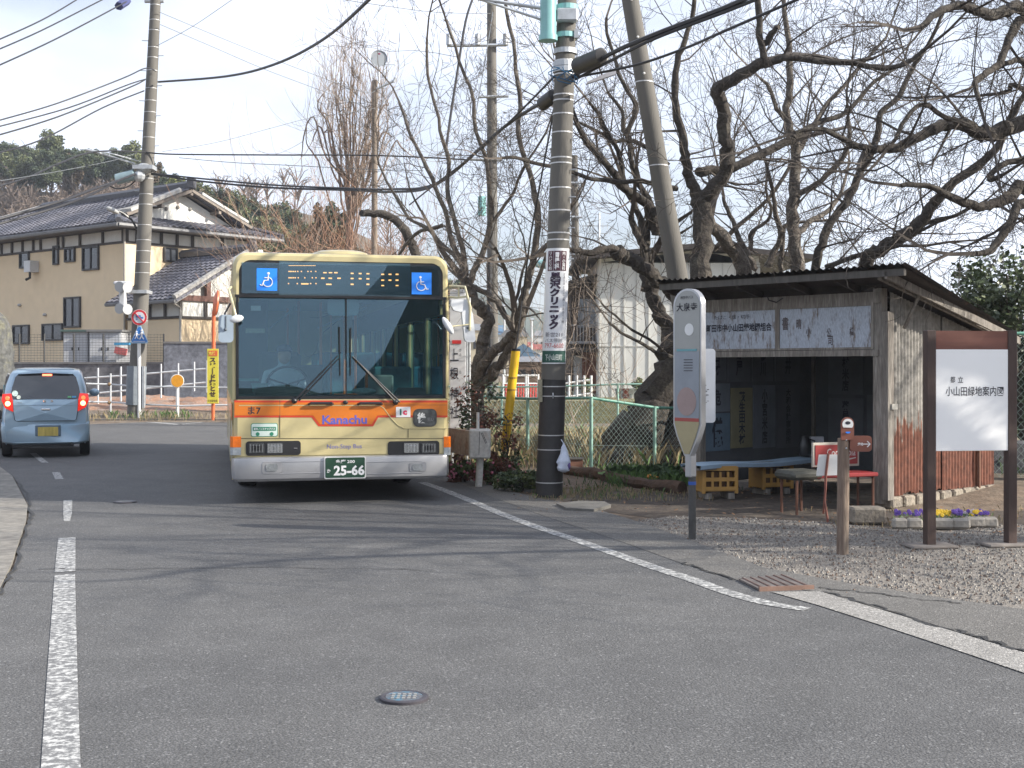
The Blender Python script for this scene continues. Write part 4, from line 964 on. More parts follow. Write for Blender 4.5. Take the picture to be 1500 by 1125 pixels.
# ---- terrace wall, mesh fence, sheds
blk = mat('block_wall', (.10, .10, .11), .9, .3, 1.2, .5, 30, col2=(.17, .17, .18)); blk2 = mat('block_wall_blue', (.13, .14, .165), .9, .3, 1.6, .4, 30, col2=(.20, .215, .25))
def wall_px(name, label, p0, p1, Y0, Y1, z0, z1, th, m, cat='wall', lines=True):
    a = W(p0, 540, Y0); b = W(p1, 540, Y1); a.z = b.z = 0; mb = MB(); mb.sheet(V((a.x, a.y, z0)), V((b.x, b.y, z0)), V((b.x, b.y, z1)), V((a.x, a.y, z1)), th)
    t = thing(name, label, cat, (a.x, a.y, z0)); obj('wall', mb, m, t, world=True)
    d = (b-a).normalized(); mb = MB(); mb.sheet(V((a.x, a.y, z1))-d*.02+V((0, -.03, 0)), V((b.x, b.y, z1))+d*.02+V((0, -.03, 0)), V((b.x, b.y, z1+.07))+d*.02+V((0, -.03, 0)), V((a.x, a.y, z1+.07))-d*.02+V((0, -.03, 0)), th+.05); obj('coping', mb, mat('coping', (.16, .16, .16), .9, .2, 3), t, world=True); return t
wall_px('retaining_wall', 'long low dark concrete block retaining wall below the mesh fence', -120, 241, 46.5, 45.5, .2, 1.72, .3, blk)
wall_px('block_wall', 'taller blue-grey block wall to the right of the mesh fence', 240, 352, 45.3, 45.3, .2, 2.45, .25, blk2)
terr = MB(); P = [W(-140, 540, 46.7), W(350, 540, 45.5), V((-6, 62, 0)), V((-40, 75, 0))]; terr.slab([(p.x, p.y) for p in P], .3, TZ-.12); struct('terrace', terr, dirt)
mf = thing('mesh_fence', 'thin dark wire mesh fence on the retaining wall in front of the house', 'fence', (W(20, 540, 46.2).x, 46.2, 1.75)); fm = mat('fence_dark', (.03, .03, .03), .5, 0)
for px in (-30, 28.5, 65, 108, 151.5, 240): p = W(px, 540, 46.2); obj('post', MB().tube([V((p.x, p.y, 1.7)), V((p.x, p.y, 1.55+51*46.2/F))], .035, 6), fm, mf, world=True)
mb = MB(); x0 = W(-40, 540, 46.2).x; x1 = W(240, 540, 46.2).x
for k in range(11): z = 1.84+k*.095; mb.tube([V((x0, 46.2, z)), V((x1, 46.2, z))], .006, 3, False)
for k in range(60): x = x0+(x1-x0)*k/59; mb.tube([V((x, 46.2, 1.8)), V((x, 46.2, 2.82))], .004, 3, False)
obj('mesh', mb, fm, mf, world=True)
shm = mat('shed_white', (.46, .47, .49), .5, .08, 2)
def shed(px0, px1, Y, label, htop, dk):
    a = W(px0, 540, Y); b = W(px1, 540, Y); w_ = b.x-a.x; t = thing('storage_shed', label, 'shed', ((a.x+b.x)/2, Y, TZ-.1)); h = EYE+(540-htop)*Y/F-TZ+.1
    obj('wall', MB().box((0, .6, h/2), (w_, 1.2, h)), shm, t); obj('roof', MB().box((0, .55, h+.04), (w_+.16, 1.4, .08)), mat('shed_roof_green', (.06, .10, .09), .6, .1) if dk else mat('shed_roof_grey', (.16, .16, .16), .6, .1), t)
    for k in range(2):
        d_ = obj('door', MB().box((-w_/4+k*w_/2, -.015, h/2), (w_/2-.06, .03, h-.15)), shm, t); obj('handle', MB().box(((-.12 if k == 0 else .12), -.04, h/2), (.04, .03, .12)), black_p, d_)
shed(93, 129, 47.4, 'white storage shed with dark green roof edge behind the mesh fence', 486, True); shed(131, 177, 47.2, 'wider white storage shed with grey roof, to the right of the green-roofed shed', 486, False)
p = W(183, 527, 46.9); t = thing('toy_slide', 'blue and red garden toys in a white rack behind the mesh fence', 'toy', (p.x, p.y, TZ-.1))
obj('rack', MB().box((0, 0, .25), (.55, .3, .5)), white_p, t); obj('red_panel', MB().box((-.1, -.17, .55), (.45, .1, .25), Matrix.Rotation(R(12), 3, 'Y')), mat('faded_red', (.4, .1, .1), .6, .1), t); obj('blue_lid', MB().box((-.05, -.1, .82), (.55, .3, .10)), mat('faded_blue', (.05, .25, .45), .6, .1), t)
# drying machine on the mesh fence corner: grey box left out of reach; soil heap in the vacant lot
P = [W(120, 540, 45), W(345, 540, 45), W(345, 540, 40.5), W(250, 540, 40), W(135, 540, 43)]
mb = MB(); nx_, ny_ = 60, 14; rs = random.Random(9)
for j in range(ny_):
    for i in range(nx_):
        x = -17.5+i*.16; y = 40.2+j*.37; h = .16*noise.noise(V((x*.9, y*.9, 0)))+.10*noise.noise(V((x*3, y*3, 2)))+.14
        e = min(1, i/6, (nx_-1-i)/6, j/3, (ny_-1-j)/3); mb.v.append((x, y, ground_z(x, y)-.03+h*e))
for j in range(ny_-1):
    for i in range(nx_-1): mb.f.append((j*nx_+i, j*nx_+i+1, (j+1)*nx_+i+1, (j+1)*nx_+i)); mb.m.append(0)
tag(obj('soil_heap', mb, red_soil, smooth=True), 'spread red-brown soil and rubble behind the pipe fence', 'soil', kind='stuff')
P = [V((-16, 37.2, 0)), V((-7.5, 37.2, 0)), V((-7.2, 40.6, 0)), V((-16.5, 40.9, 0))]
struct('lot_surface', poly_sheet(P, .05), asphalt2)
# ---------------------------------------------------------------- utility poles
steel_band = mat('steel_band', (.5, .5, .5), .4, .1, 5, metal=.4)
def pole(name, label, p0, p1, Y0, Y1, r0, r1, m, cat='utility pole', bands=(), group=None, base_z=0.0):
    """p0 base pixel x (on the ground), p1 = (px, py) of the top"""
    a = V(((p0-750)*Y0/F, Y0, base_z)); b = W(p1[0], p1[1], Y1)
    t = thing(name, label, cat, a, 0, group); mb = MB(); n = 10
    mb.tube([a.lerp(b, i/n) - (V((0, 0, .3)) if i == 0 else V()) for i in range(n+1)], [r0+(r1-r0)*i/n for i in range(n+1)], 20); obj('pole', mb, m, t, world=True, smooth=60)
    for py in bands:
        f = (EYE-(py-HY)*Y0/F-a.z)/(b.z-a.z); c = a.lerp(b, f); r = r0+(r1-r0)*f
        obj('band', MB().tube([c-V((0, 0, .008)), c+V((0, 0, .008))], r+.004, 20), steel_band, t, world=True)
    t['a'] = 0; del t['a']; return t, a, b, lambda py: a.lerp(b, (EYE-(py-HY)*Y0/F-a.z)/(b.z-a.z))
# near pole with the clinic sign
NP, na, nb, npos = pole('utility_pole', 'thick concrete utility pole with dark sleeve and white clinic sign beside the bus', 804, (833, -60), 15.35, 15.35, .158, .112, conc, bands=(352, 342, 309, 276, 232, 240, 195, 168, 148, 140, 110, 90))
YN = 15.35
def nr(py): 
    z = EYE-(py-HY)*YN/F; f = (z-na.z)/(nb.z-na.z); return .158+(.112-.158)*f
c0, c1 = npos(727), npos(556)
obj('sleeve', MB().tube([c0, c1], [nr(727)+.006, nr(556)+.006], 24), conc_dark, NP, world=True, smooth=60)
for py in (566, 580, 637, 658, 706): c = npos(py); obj('band', MB().tube([c-V((0, 0, .006)), c+V((0, 0, .006))], nr(py)+.011, 20), steel_band, NP, world=True)
c = npos(572); mb = MB(); mb.box(c+V((-.155, -.09, 0)), (.07, .012, .27), Matrix.Rotation(R(-50), 3, 'Z')); obj('tag_plate', mb, mat('faded_tag', (.32, .30, .22), .8, .3, 12), NP, world=True)
# curved sign
def pole_sign(z0, z1, w, off):
    pass
sz0, sz1 = EYE-(533-HY)*YN/F, EYE-(365-HY)*YN/F
axis = lambda z: na.lerp(nb, (z-na.z)/(nb.z-na.z)); rad = lambda z: .158+(.112-.158)*(z-na.z)/(nb.z-na.z)
def wrap_fn(off):
    def fn(p):
        z = p.z; c = axis(z); r = rad(z)+.012+off; th = p.x/r + R(-4)
        return V((c.x+r*math.sin(th), c.y-r*math.cos(th), z))
    return fn
def curved_panel(x0, x1, z0, z1, off, th=.004, nx=14):
    mb = MB(); fn = wrap_fn(off); fb = wrap_fn(off-th); n = nx+1; k = 6; rr = .02
    for f_ in (fn, fb):
        for j in range(k+1):
            z = z0+(z1-z0)*j/k
            for i in range(n): mb.v.append(tuple(f_(V((x0+(x1-x0)*i/nx, 0, z)))))
    N_ = n*(k+1)
    for j in range(k):
        for i in range(nx):
            a = j*n+i; mb.f.append((a, a+1, a+n+1, a+n)); mb.f.append((a+N_, a+N_+n, a+N_+n+1, a+N_+1)); mb.m += [0, 0]
    for j in range(k):
        for i in (0, nx): a = j*n+i; mb.f.append((a, a+n, a+n+N_, a+N_)); mb.m.append(0)
    for i in range(nx):
        for j in (0, k): a = j*n+i; mb.f.append((a, a+1, a+1+N_, a+N_)); mb.m.append(0)
    return mb
sign_w = mat('sign_white', (.70, .71, .73), .35, .05, 3)
wd = .18
sb = obj('clinic_sign', curved_panel(-wd, wd, sz0, sz1, 0), sign_w, NP, world=True, smooth=60)
def Z(py): return EYE-(py-HY)*YN/F
def on_sign(name, mk, m): 
    mb = MB(); mk(mb); obj(name, mb, m, sb, world=True)
def sgn_text(mb, s, x, py0, py1, w, off=.006, weight=.03, vertical=True, spacing=1.0):
    put_text(mb, s, (x, 0, (Z(py0)+Z(py1))/2), w=w, h=Z(py0)-Z(py1), weight=weight, vertical=vertical, fn=wrap_fn(off), spacing=spacing)
dkr = mat('sign_maroon', (.07, .02, .035), .5, 0)
for x in (-.085, .0, .085): obj('maroon_panel', curved_panel(x-.040, x+.040, Z(398), Z(369), .003, .002, 4), dkr, sb, world=True)
on_sign('lettering', lambda mb: (sgn_text(mb, 'リハビリ科', -.085, 370, 397, .045, .005, .02), sgn_text(mb, '胃腸科', 0, 371, 396, .058, .005, .04), sgn_text(mb, '内・小児科', .085, 370, 397, .045, .005, .02)), white_ink)
on_sign('lettering', lambda mb: sgn_text(mb, '黒沢クリニック', -.012, 400, 483, .145, weight=.06, spacing=.95), mat('sign_ink', (.03, .015, .04), .6, 0))
on_sign('lettering', lambda mb: (sgn_text(mb, '診療九時から十二時・三時から六時', .105, 401, 474, .03, weight=.0), sgn_text(mb, '新世211', -.01, 487, 494, .22, vertical=False, weight=0), sgn_text(mb, 'バス停前', -.01, 496, 502, .22, vertical=False, weight=0)), mat('sign_ink_grey', (.10, .09, .11), .6, 0))
on_sign('lettering', lambda mb: sgn_text(mb, '797-6600', 0, 503, 510, .25, vertical=False, weight=.0), mat('sign_ink_red', (.45, .10, .10), .6, 0))
obj('green_panel', curved_panel(-wd+.012, wd-.012, sz0+.015, Z(514), .003, .002, 10), mat('sign_green', (.015, .07, .055), .5, 0), sb, world=True)
on_sign('lettering', lambda mb: (sgn_text(mb, '下小山田町', 0, 519, 528, .22, .006, vertical=False, weight=.02), ), mat('sign_letter_pale', (.5, .55, .52), .6, 0))
# hardware at the top
teal = mat('teal_plastic', (.22, .44, .44), .35, .1, 4)
c = npos(25); obj('line_fuse', MB().tube([W(803, 58, 15.2), W(803, -30, 15.2)], .10, 12).tube([W(803, 60, 15.2), W(803, 52, 15.2)], .115, 12), teal, NP, world=True, smooth=40)
for py in (12, 24, 53, 76, 95, 103): c = npos(py); obj('collar', MB().tube([c-V((0, 0, .03)), c+V((0, 0, .03))], nr(py)+.022, 18), MATS['teal_plastic'] if py in (12, 53) else galv, NP, world=True)
obj('bracket', MB().box(npos(27)+V((0, -.13, 0)), (.26, .12, .16), bev=.02).box(npos(53)+V((.12, -.1, 0)), (.05, .05, .1)), galv, NP, world=True)
mb = MB(); mb.tube([W(700, -2, 15.2), W(806, 14, 15.2), W(828, 22, 15.2)], .022, 8); mb.tube([W(700, -2, 15.2), W(812, 35, 15.2)], .016, 8); obj('crossarm', mb, galv, NP, world=True)
clo = mat('splice_case', (.035, .033, .032), .5, .2, 8); 
mb = MB().tube([W(843, 98, 15.0), W(846, 97, 15.0), W(882, 82, 14.6), W(887, 80, 14.6)], [.04, .10, .10, .05], 14); obj('splice_case', mb, clo, NP, world=True, smooth=40)
mb = MB().tube([W(790, 156, 15.6), W(794, 153, 15.6), W(811, 140, 15.4), W(814, 138, 15.4)], [.04, .085, .085, .04], 12); obj('splice_case', mb, clo, NP, world=True, smooth=40)
mb = MB().prism([(0, 0), (.36, .12), (.36, .19), (.02, .03)], -.03, .03); mb.v = [tuple(V(p)+W(858, 124, 15.1)) for p in mb.v]; obj('cable_guard', mb, mat('guard_grey', (.42, .42, .45), .5, .1), NP, world=True)
bl = mat('blue_wire', (.02, .10, .20), .5, 0)
rs = random.Random(4)
for k in range(5):
    p = [W(rs.uniform(800, 850), rs.uniform(95, 128), 15.1) for _ in range(4)]; obj('jumper_wire', MB().tube(smooth_line(p, 5), .006, 4), bl, NP, world=True)
for py in (205, 250, 290, 335, 380): obj('step_bolt', MB().tube([npos(py)+V((.08, -.06, 0)), npos(py)+V((.19, -.10, 0))], .008, 5), galv, NP, world=True)
obj('hook', MB().tube([npos(579)+V((.0, -.165, .03)), npos(579)+V((0, -.19, 0)), npos(579)+V((.0, -.165, -.03))], .008, 5), galv, NP, world=True)
# left pole
LP, la, lb, lpos = pole('utility_pole', 'tall banded concrete utility pole by the pipe fence in front of the house', 198, (229, -20), 38.2, 38.2, .26, .15, conc, bands=[8, 30, 45, 70, 85, 104, 130, 148, 165, 180, 202, 245, 262, 285, 300, 330, 352, 368, 385, 400, 430, 470])
shr = mat('sleeve_sheet', (.17, .195, .22), .7, .25, 2.5, .3, 20)
c = V((la.x+.05, 38.2, 0)); mb = MB().tube([c+V((-.03, -.02, .45)), c+V((.0, 0, 1.62))], .30, 8); obj('base_guard', mb, shr, LP, world=True)
obj('base_guard', MB().box(c+V((.26, -.2, 1.0)), (.07, .1, 1.25)), galv, LP, world=True)
for k, py in enumerate(range(60, 340, 22)): s = 1 if k % 2 else -1; obj('step_bolt', MB().tube([lpos(py), lpos(py)+V((s*.34, -.05, 0))], .014, 4), galv, LP, world=True)
def LW(px, py, dy=0): return W(px, py, 38.2+dy)
mb = MB().box(LW(197, 258), (.95, .4, .30), Matrix.Rotation(R(22), 3, 'Y') @ Matrix.Identity(3), bev=.05); 
mb = MB().tube([LW(170, 263, -.3), LW(171, 263, -.3), LW(197, 256, -.3), LW(198, 256, -.3)], [.1, .17, .17, .1], 10); obj('splice_case', mb, mat('case_blue_grey', (.22, .30, .33), .4, .1), LP, world=True, smooth=40)
obj('cable_clamp', MB().ball(LW(204, 258, -.3), .18, 8).ball(LW(211, 247, -.2), .24, 8, (1, 1, .7)).box(LW(212, 246, -.2), (.6, .5, .12)), galv, LP, world=True)
mb = MB().tube([LW(198, 240), LW(135, 221, -.4)], .028, 5).tube([LW(200, 235), LW(168, 226, -.3), LW(130, 219, -.4)], .02, 4); obj('light_arm', mb, galv, LP, world=True)
obj('light_head', MB().box(LW(137, 222, -.4), (.5, .16, .06), Matrix.Rotation(R(14), 3, 'Y'), bev=.02), galv, LP, world=True)
mb = MB().tube([LW(201, 336), LW(193, 322), LW(180, 312, -.2), LW(173, 309, -.3)], .035, 6); lm = obj('lamp_arm', mb, black_p, LP, world=True, smooth=True); obj('lamp_head', MB().ball(LW(165, 308, -.4), .17, 10, (1.3, .8, .45), Matrix.Rotation(R(25), 3, 'Y')), mat('lamp_glass_grey', (.35, .35, .34), .3, 0), LP, world=True, smooth=True)
mb = MB().box(LW(204, 428), (.62, .62, .10)); obj('bracket', mb, galv, LP, world=True)
mb = MB().box(LW(180, 435, -.3), (.20, .2, .95), bev=.04).box(LW(180, 415, -.35), (.5, .3, .12), bev=.04); obj('speaker_frame', mb, mat('frame_pale', (.45, .46, .48), .5, .05), LP, world=True)
for dx, py in ((-5, 420), (7, 421), (-5, 452), (7, 453)): obj('horn_speaker', MB().tube([LW(180, py, -.4), LW(180+dx, py, -.6)], [.05, .16], 12), mat('horn_grey', (.36, .37, .38), .5, 0), LP, world=True, smooth=40)
mb = MB()
for x, z in ((-1, 0), (1, 0)): mb.tube([LW(226, 2), LW(226+x*14, 2)], .05, 6)
obj('crossarm', mb, galv, LP, world=True)
# leaning bare pole behind the shelter, mid poles, wooden pole with dish
BP, ba, bb, bpos = pole('utility_pole', 'thick bare concrete pole leaning to the left behind the bus shelter roof', 1042, (913, -60), 18.5, 17.8, .168, .115, conc, bands=(133, 250))
for py in (22, 73, 123): obj('step_socket', MB().ball(bpos(py)+V((0, -.13, 0)), .018, 6), white_p, BP, world=True)
for (px, tp, Yp, r, lab) in ((722, (720, -10), 38, .14, 'slim concrete pole with a cross-arm seen through the bare trees right of the bus'), (846, (841, 228), 46, .13, 'slim distant pole with small cross bars just right of the clinic-sign pole'), (548, (549, 118), 46, .10, 'brown wooden pole carrying a satellite dish above the bus')):
    t, a, b, ps = pole('utility_pole', lab, px, tp, Yp, Yp, r*1.25, r, mat('brown_pole_wood', (.20, .16, .125), .85, .3, 4, stretch=(4, 4, .4)) if px == 548 else conc)
    w_ = lambda x, y: W(x, y, Yp-.15)
    if px == 722:
        mb = MB().tube([w_(655, 67), w_(742, 66)], .05, 5).tube([w_(700, 142), w_(745, 141)], .045, 5).tube([w_(690, 233), w_(735, 234)], .04, 5); obj('crossarm', mb, galv, t, world=True)
        for x in (658, 700, 741): obj('insulator', MB().tube([w_(x, 66), w_(x, 50)], .09, 8), galv, t, world=True)
        obj('transformer_fuse', MB().tube([w_(706, 288), w_(706, 316)], .12, 8), teal, t, world=True)
        obj('dark_half', MB().tube([w_(717, 380)+V((0, -.1, 0)), w_(718, 600)+V((0, -.1, 0))], .09, 6), black_p, t, world=True)  # dark tube over the left half of the lower pole
    if px == 846:
        for y in (255, 268, 318): obj('crossarm', MB().tube([w_(833, y), w_(853, y)], .05, 5), galv, t, world=True)
        obj('street_light_head', MB().ball(w_(800, 387), .35, 10, (1.3, .6, .5)), MATS['teal_plastic'], t, world=True, smooth=True)
        obj('light_arm', MB().tube([w_(800, 382), w_(843, 372)], .04, 5), galv, t, world=True)
    if px == 548:
        ds = thing('satellite_dish', 'white satellite dish on a thin mast on top of the wooden pole', 'satellite dish', w_(554, 100))
        rot = Matrix.Rotation(R(78), 3, 'X') @ Matrix.Rotation(R(8), 3, 'Y'); obj('dish', MB().lathe([(.001, -.06), (.15, -.05), (.28, .0), (.31, .04), (.31, .05), (.28, .015)], w_(555, 86), 24, rot), mat('dish_grey', (.27, .29, .31), .4, .05), ds, world=True, smooth=40)
        obj('mast', MB().tube([w_(555, 92), w_(555, 122)], .03, 6).tube([w_(562, 92), w_(562, 150)], .02, 5), galv, ds, world=True)
        obj('logo', MB().ball(w_(556, 80)+V((0, -.12, 0)), .05, 6, (1, .3, .7)), mat('logo_plum', (.25, .05, .10), .5, 0), ds, world=True)
        mb = MB().tube([w_(522, 93), w_(578, 95)], .015, 4)
        for k in range(7): mb.tube([w_(524+k*9, 90.5), w_(524+k*9, 97)], .01, 3)
        mb.tube([w_(578, 88), w_(586, 94), w_(581, 102)], .012, 4)
        an = thing('tv_antenna', 'small tv antenna beside the satellite dish on the wooden pole', 'antenna', w_(562, 120)); obj('aerial', mb, galv, an, world=True); obj('bracket', MB().tube([w_(552, 130), w_(578, 118)], .05, 5).tube([w_(577, 121), w_(580, 114)], .06, 5), galv, an, world=True)
# aerial beyond the white building
t = thing('tv_antenna', 'thin roof tv antenna standing left of the white building', 'antenna', W(878, 372, 40)); mb = MB().tube([W(878, 372, 40), W(878, 312, 40)], .03, 5)
for y, hw in ((331, 26), (342, 18)): mb.tube([W(878-hw, y, 40), W(878+hw*.5, y, 40)], .018, 4)
for k in range(6): mb.tube([W(855+k*7, 327, 40), W(855+k*7, 336, 40)], .012, 3)
obj('aerial', mb, galv, t, world=True)

# ---------------------------------------------------------------- left road signs
YS = 38.0
def SP(px, py, dy=0): return W(px, py, YS+dy)
g0 = G(204, 615.5); t = thing('road_sign', 'round no-trucks sign above a blue school-crossing triangle on a white post', 'road sign', g0); YS = g0.y
obj('post', MB().tube([V((g0.x, YS, -.1)), SP(203.6, 455)], .055, 10), white_p, t, world=True, smooth=True)
rx = Matrix.Rotation(R(90), 3, 'X')
def disc(px, py, r, dy, m, name, parent, th=.02, n=32): return obj(name, MB().lathe([(r, 0), (r, th)], SP(px, py, dy), n, rx), m, parent, world=True)
d0 = disc(204, 465, .240, -.07, white_p, 'round_sign', t); disc(204, 465, .232, -.095, mat('sign_red', (.55, .03, .04), .4, .05), 'red_ring', d0, .004); disc(204, 465, .168, -.10, mat('sign_pale', (.62, .64, .68), .4, 0), 'sign_face', d0, .004)
mb = MB(); mb.box(SP(202.5, 463.5, -.11), (.15, .006, .075)); mb.box(SP(207.5, 465.5, -.11), (.09, .006, .055)); mb.ball(SP(200.5, 467.5, -.112), .025, 8, (1, .2, 1)); mb.ball(SP(207, 468, -.112), .022, 8, (1, .2, 1)); obj('truck_pictogram', mb, mat('pictogram_blue', (.04, .18, .45), .5, 0), d0, world=True)
a_, b_ = SP(198, 459, -.118), SP(211, 472.5, -.118); obj('slash', MB().tube([a_, b_], .018, 4), MATS['sign_red'], d0, world=True)
def tri(px0, px1, py0, py1, dy, m, name, parent):
    a = SP(px0, py1, dy); b = SP(px1, py1, dy); c = SP((px0+px1)/2, py0, dy); mb = MB().prism([(a.x+.03, a.z), (b.x-.03, b.z), (b.x, b.z+.04), (c.x+.03, c.z), (c.x-.03, c.z), (a.x, a.z+.04)], a.y, a.y+.02); return obj(name, mb, m, parent, world=True)
t0 = tri(191.5, 217, 476, 503, -.07, mat('sign_rim', (.35, .5, .65), .4, 0), 'triangle_sign', t); tri(193, 215.5, 479, 501.5, -.08, mat('sign_blue_dark', (.03, .17, .50), .4, 0), 'blue_face', t0)
mb = MB()
for px, s in ((200, .8), (207.5, 1)):
    py = 493-2*s; w0 = lambda x, y: SP(px+x*s, py+y*s, -.09)
    mb.ball(w0(0, -7), .032*s, 8, (1, .3, 1)); mb.tube([w0(0, -5), w0(0, 1)], .028*s, 5); mb.tube([w0(0, 1), w0(-3, 6)], .018*s, 4); mb.tube([w0(0, 1), w0(3, 6)], .018*s, 4); mb.tube([w0(0, -4), w0(-4, 0)], .013*s, 4); mb.tube([w0(0, -4), w0(4, -1)], .013*s, 4)
mb.box(SP(204, 500, -.09), (.36, .006, .012)); obj('pictogram', mb, white_ink, t0, world=True)
g1 = G(260, 615); YS = g1.y; t = thing('delineator', 'round orange reflector on a short white post by the pipe fence', 'reflector post', g1)
obj('post', MB().tube([V((g1.x, YS, -.1)), SP(260, 560)], .048, 10), white_p, t, world=True, smooth=True)
d1 = disc(259.8, 558, .205, -.05, white_p, 'rim', t, .05); disc(259.8, 558, .185, -.10, mat('amber_reflector', (.75, .33, .02), .35, .12, 14, bump=.4, bscale=60), 'reflector', t, .01)
g2 = G(312, 617); YS = g2.y; t = thing('mirror_post', 'orange post with convex traffic mirror seen from behind and a yellow slow-down banner', 'traffic mirror', g2)
ora = mat('post_orange', (.62, .14, .05), .45, .15, 5); obj('post', MB().tube([V((g2.x, YS, -.1)), SP(313, 462), SP(316, 440)], .055, 10), ora, t, world=True, smooth=True)
rt = Matrix.Rotation(R(-72), 3, 'Z') @ Matrix.Rotation(R(84), 3, 'X')
mb = MB().lathe([(.36, 0), (.38, .05), (.34, .07), (.2, .12), (.001, .14)], SP(319, 444), 28, rt); mm = obj('mirror_shell', mb, ora, t, world=True, smooth=40)
obj('mirror_glass', MB().lathe([(.34, -.01), (.2, -.03), (.001, -.04)], SP(319, 444), 28, rt), mat('mirror_silver', (.5, .55, .6), .08, 0, metal=1), mm, world=True, smooth=40)
a = SP(303.5, 591, -.09); b = SP(320, 511, -.09); yb = obj('banner', MB().box(((a.x+b.x)/2, YS-.09, (a.z+b.z)/2), (b.x-a.x, .02, b.z-a.z), bev=.004), mat('banner_yellow', (.68, .58, .06), .5, .06, 6), t, world=True)
mb = MB(); put_text(mb, 'スピ｜ド落とせ', ((a.x+b.x)/2, YS-.106, (SP(0, 524).z+SP(0, 581).z)/2), w=.20, h=SP(0, 524).z-SP(0, 581).z, weight=.05, vertical=True); put_text(mb, '町田警察署', ((a.x+b.x)/2, YS-.106, SP(0, 587).z), w=.28, h=.07); obj('lettering', mb, mat('ink_brown', (.06, .03, .02), .6, 0), yb, world=True)
obj('badge_panel', MB().box(SP(312, 517.5, -.105), (.26, .006, .16), bev=.0), mat('badge_orange', (.65, .14, .04), .5, 0), yb, world=True); mb = MB(); put_text(mb, '危険', (SP(312, 517, 0).x, YS-.112, SP(0, 517.5).z), w=.2, h=.1, weight=.03); obj('lettering', mb, mat('ink_yellow', (.8, .6, .1), .6, 0), yb, world=True)
# pipe fences
pf = mat('pipe_white', (.50, .52, .54), .4, .15, 5)
def pipe_fence(label, posts, rails, r=.03, rust=()):
    p0 = posts[0]; t = thing('pipe_fence', label, 'fence', G(p0[0], p0[2])); mb_ = None
    for px, y0, y1 in posts:
        g = G(px, y1); obj('post', MB().tube([V((g.x, g.y, -.05)), W(px, y0, g.y)], r, 6), pf, t, world=True)
    for rail in rails: obj('rail', MB().tube([W(px, py, Y) for px, py, Y in rail], r*.9, 6), pf, t, world=True)
    for px, py, Y in rust: obj('clamp', MB().ball(W(px, py, Y-.02), .06, 6), mat('rust_clamp', (.20, .13, .07), .8, .3, 9), t, world=True)
pipe_fence('front white pipe fence running from the car past the concrete pole to the banner', [(162, 547, 612), (-20, 545, 618), (345, 545, 618)], [[(-40, 557, 38.5), (162, 563, 39.5), (200, 566, 38.6), (345, 568, 38)], [(-40, 585, 38.5), (162, 589, 39.5), (200, 592, 38.6), (260, 594.5, 38), (345, 593, 38)]], rust=((160, 590, 39.5), (160, 563, 39.5)))
g = None
def ground_post(px, y0, Y): return (px, y0, Y)
t = thing('pipe_fence', 'back row of thin white pipe fence crossing the vacant lot', 'fence', W(177, 592, 42))
for px, y0, y1 in ((143.5, 539, 592), (177, 537, 588), (235.8, 533, 583), (261, 532, 570), (284.5, 530, 573), (303, 528, 575)): obj('post', MB().tube([W(px, y1, 42), W(px, y0, 42)], .035, 6), pf, t, world=True)
for (a, b) in (((120, 554), (185, 550)), ((185, 550), (303, 540)), ((120, 578), (185, 572)), ((185, 572), (303, 560))): obj('rail', MB().tube([W(a[0], a[1], 42), W(b[0], b[1], 42)], .03, 6), pf, t, world=True)
# boulder at the left edge
mb = MB().ball((0, 0, 0), 1, 40, (1.15, 1.0, 1.75)); mb.v = [tuple(V(p)*(1+.14*noise.noise(V(p)*1.3)+.05*noise.noise(V(p)*5))) for p in mb.v]
c = W(-38, 540, 25); mb.v = [tuple(V(p)*.72+V((c.x, 25, 1.55))) for p in mb.v]
mb2 = MB().box((c.x, 25, .25), (1.6, 1.4, .6), bev=.2)
t = thing('boulder', 'tall rounded grey mossy stone at the left edge behind the car', 'boulder', (c.x, 25, 0)); obj('stone', mb, mat('mossy_stone', (.10, .10, .095), .95, .35, 2.5, .8, 12, col2=(.20, .19, .12), thr=(.5, .68)), t, world=True, smooth=True); obj('plinth', mb2, blk, t, world=True, smooth=30)

# ---------------------------------------------------------------- right of the bus: guard box, shrine signboard, yellow stay guard
t = thing('guardrail_end', 'white box-shaped guardrail end with black scuff marks beside the bus', 'guardrail', G(700, 713))
Y = G(700, 713).y; a = W(687, 628.5, Y); b = W(718.5, 671, Y); wx = b.x-a.x; hz = a.z-b.z
gm_ = mat('guard_white', (.56, .55, .52), .5, .15, 5, col2=(.40, .26, .18), thr=(.55, .8))
obj('end_box', MB().box(((a.x+b.x)/2, Y, (a.z+b.z)/2), (wx, .30, hz), bev=.02), gm_, t, world=True, smooth=30)
obj('beam', MB().sheet(V((a.x-1.0, Y+2.2, b.z+.06)), V((a.x+.02, Y-.1, b.z+.03)), V((a.x+.02, Y-.1, a.z-.02)), V((a.x-1.0, Y+2.2, a.z)), .05), mat('beam_rusty', (.50, .42, .36), .6, .2, 4, col2=(.36, .18, .11), thr=(.45, .7)), t, world=True)
obj('post', MB().tube([W(701, 716, Y), W(703.5, 670, Y)], .048, 12), gm_, t, world=True, smooth=True); obj('reflector_post', MB().tube([W(700, 630, Y), W(700, 604, Y)], .02, 8), white_p, t, world=True)
mb = MB()
for q in (((705, 633), (712, 649)), ((707, 633), (713.5, 648)), ((703, 631), (702, 665))): mb.tube([W(*q[0], Y)+V((0, -.152, 0)), W(*q[1], Y)+V((0, -.152, 0))], .004, 4)
obj('scuff', mb, black_ink, t, world=True)
YB = 19.6; a = W(659, 627, YB); b = W(682, 424, YB); t = thing('shrine_signboard', 'tall white vertical shrine signboard with black characters just right of the bus', 'signboard', W(671, 700, YB))
obj('board', MB().box(((a.x+b.x)/2, YB, (a.z+b.z)/2), (b.x-a.x, .05, b.z-a.z), bev=.006), mat('board_white', (.60, .60, .61), .5, .06, 3), t, world=True)
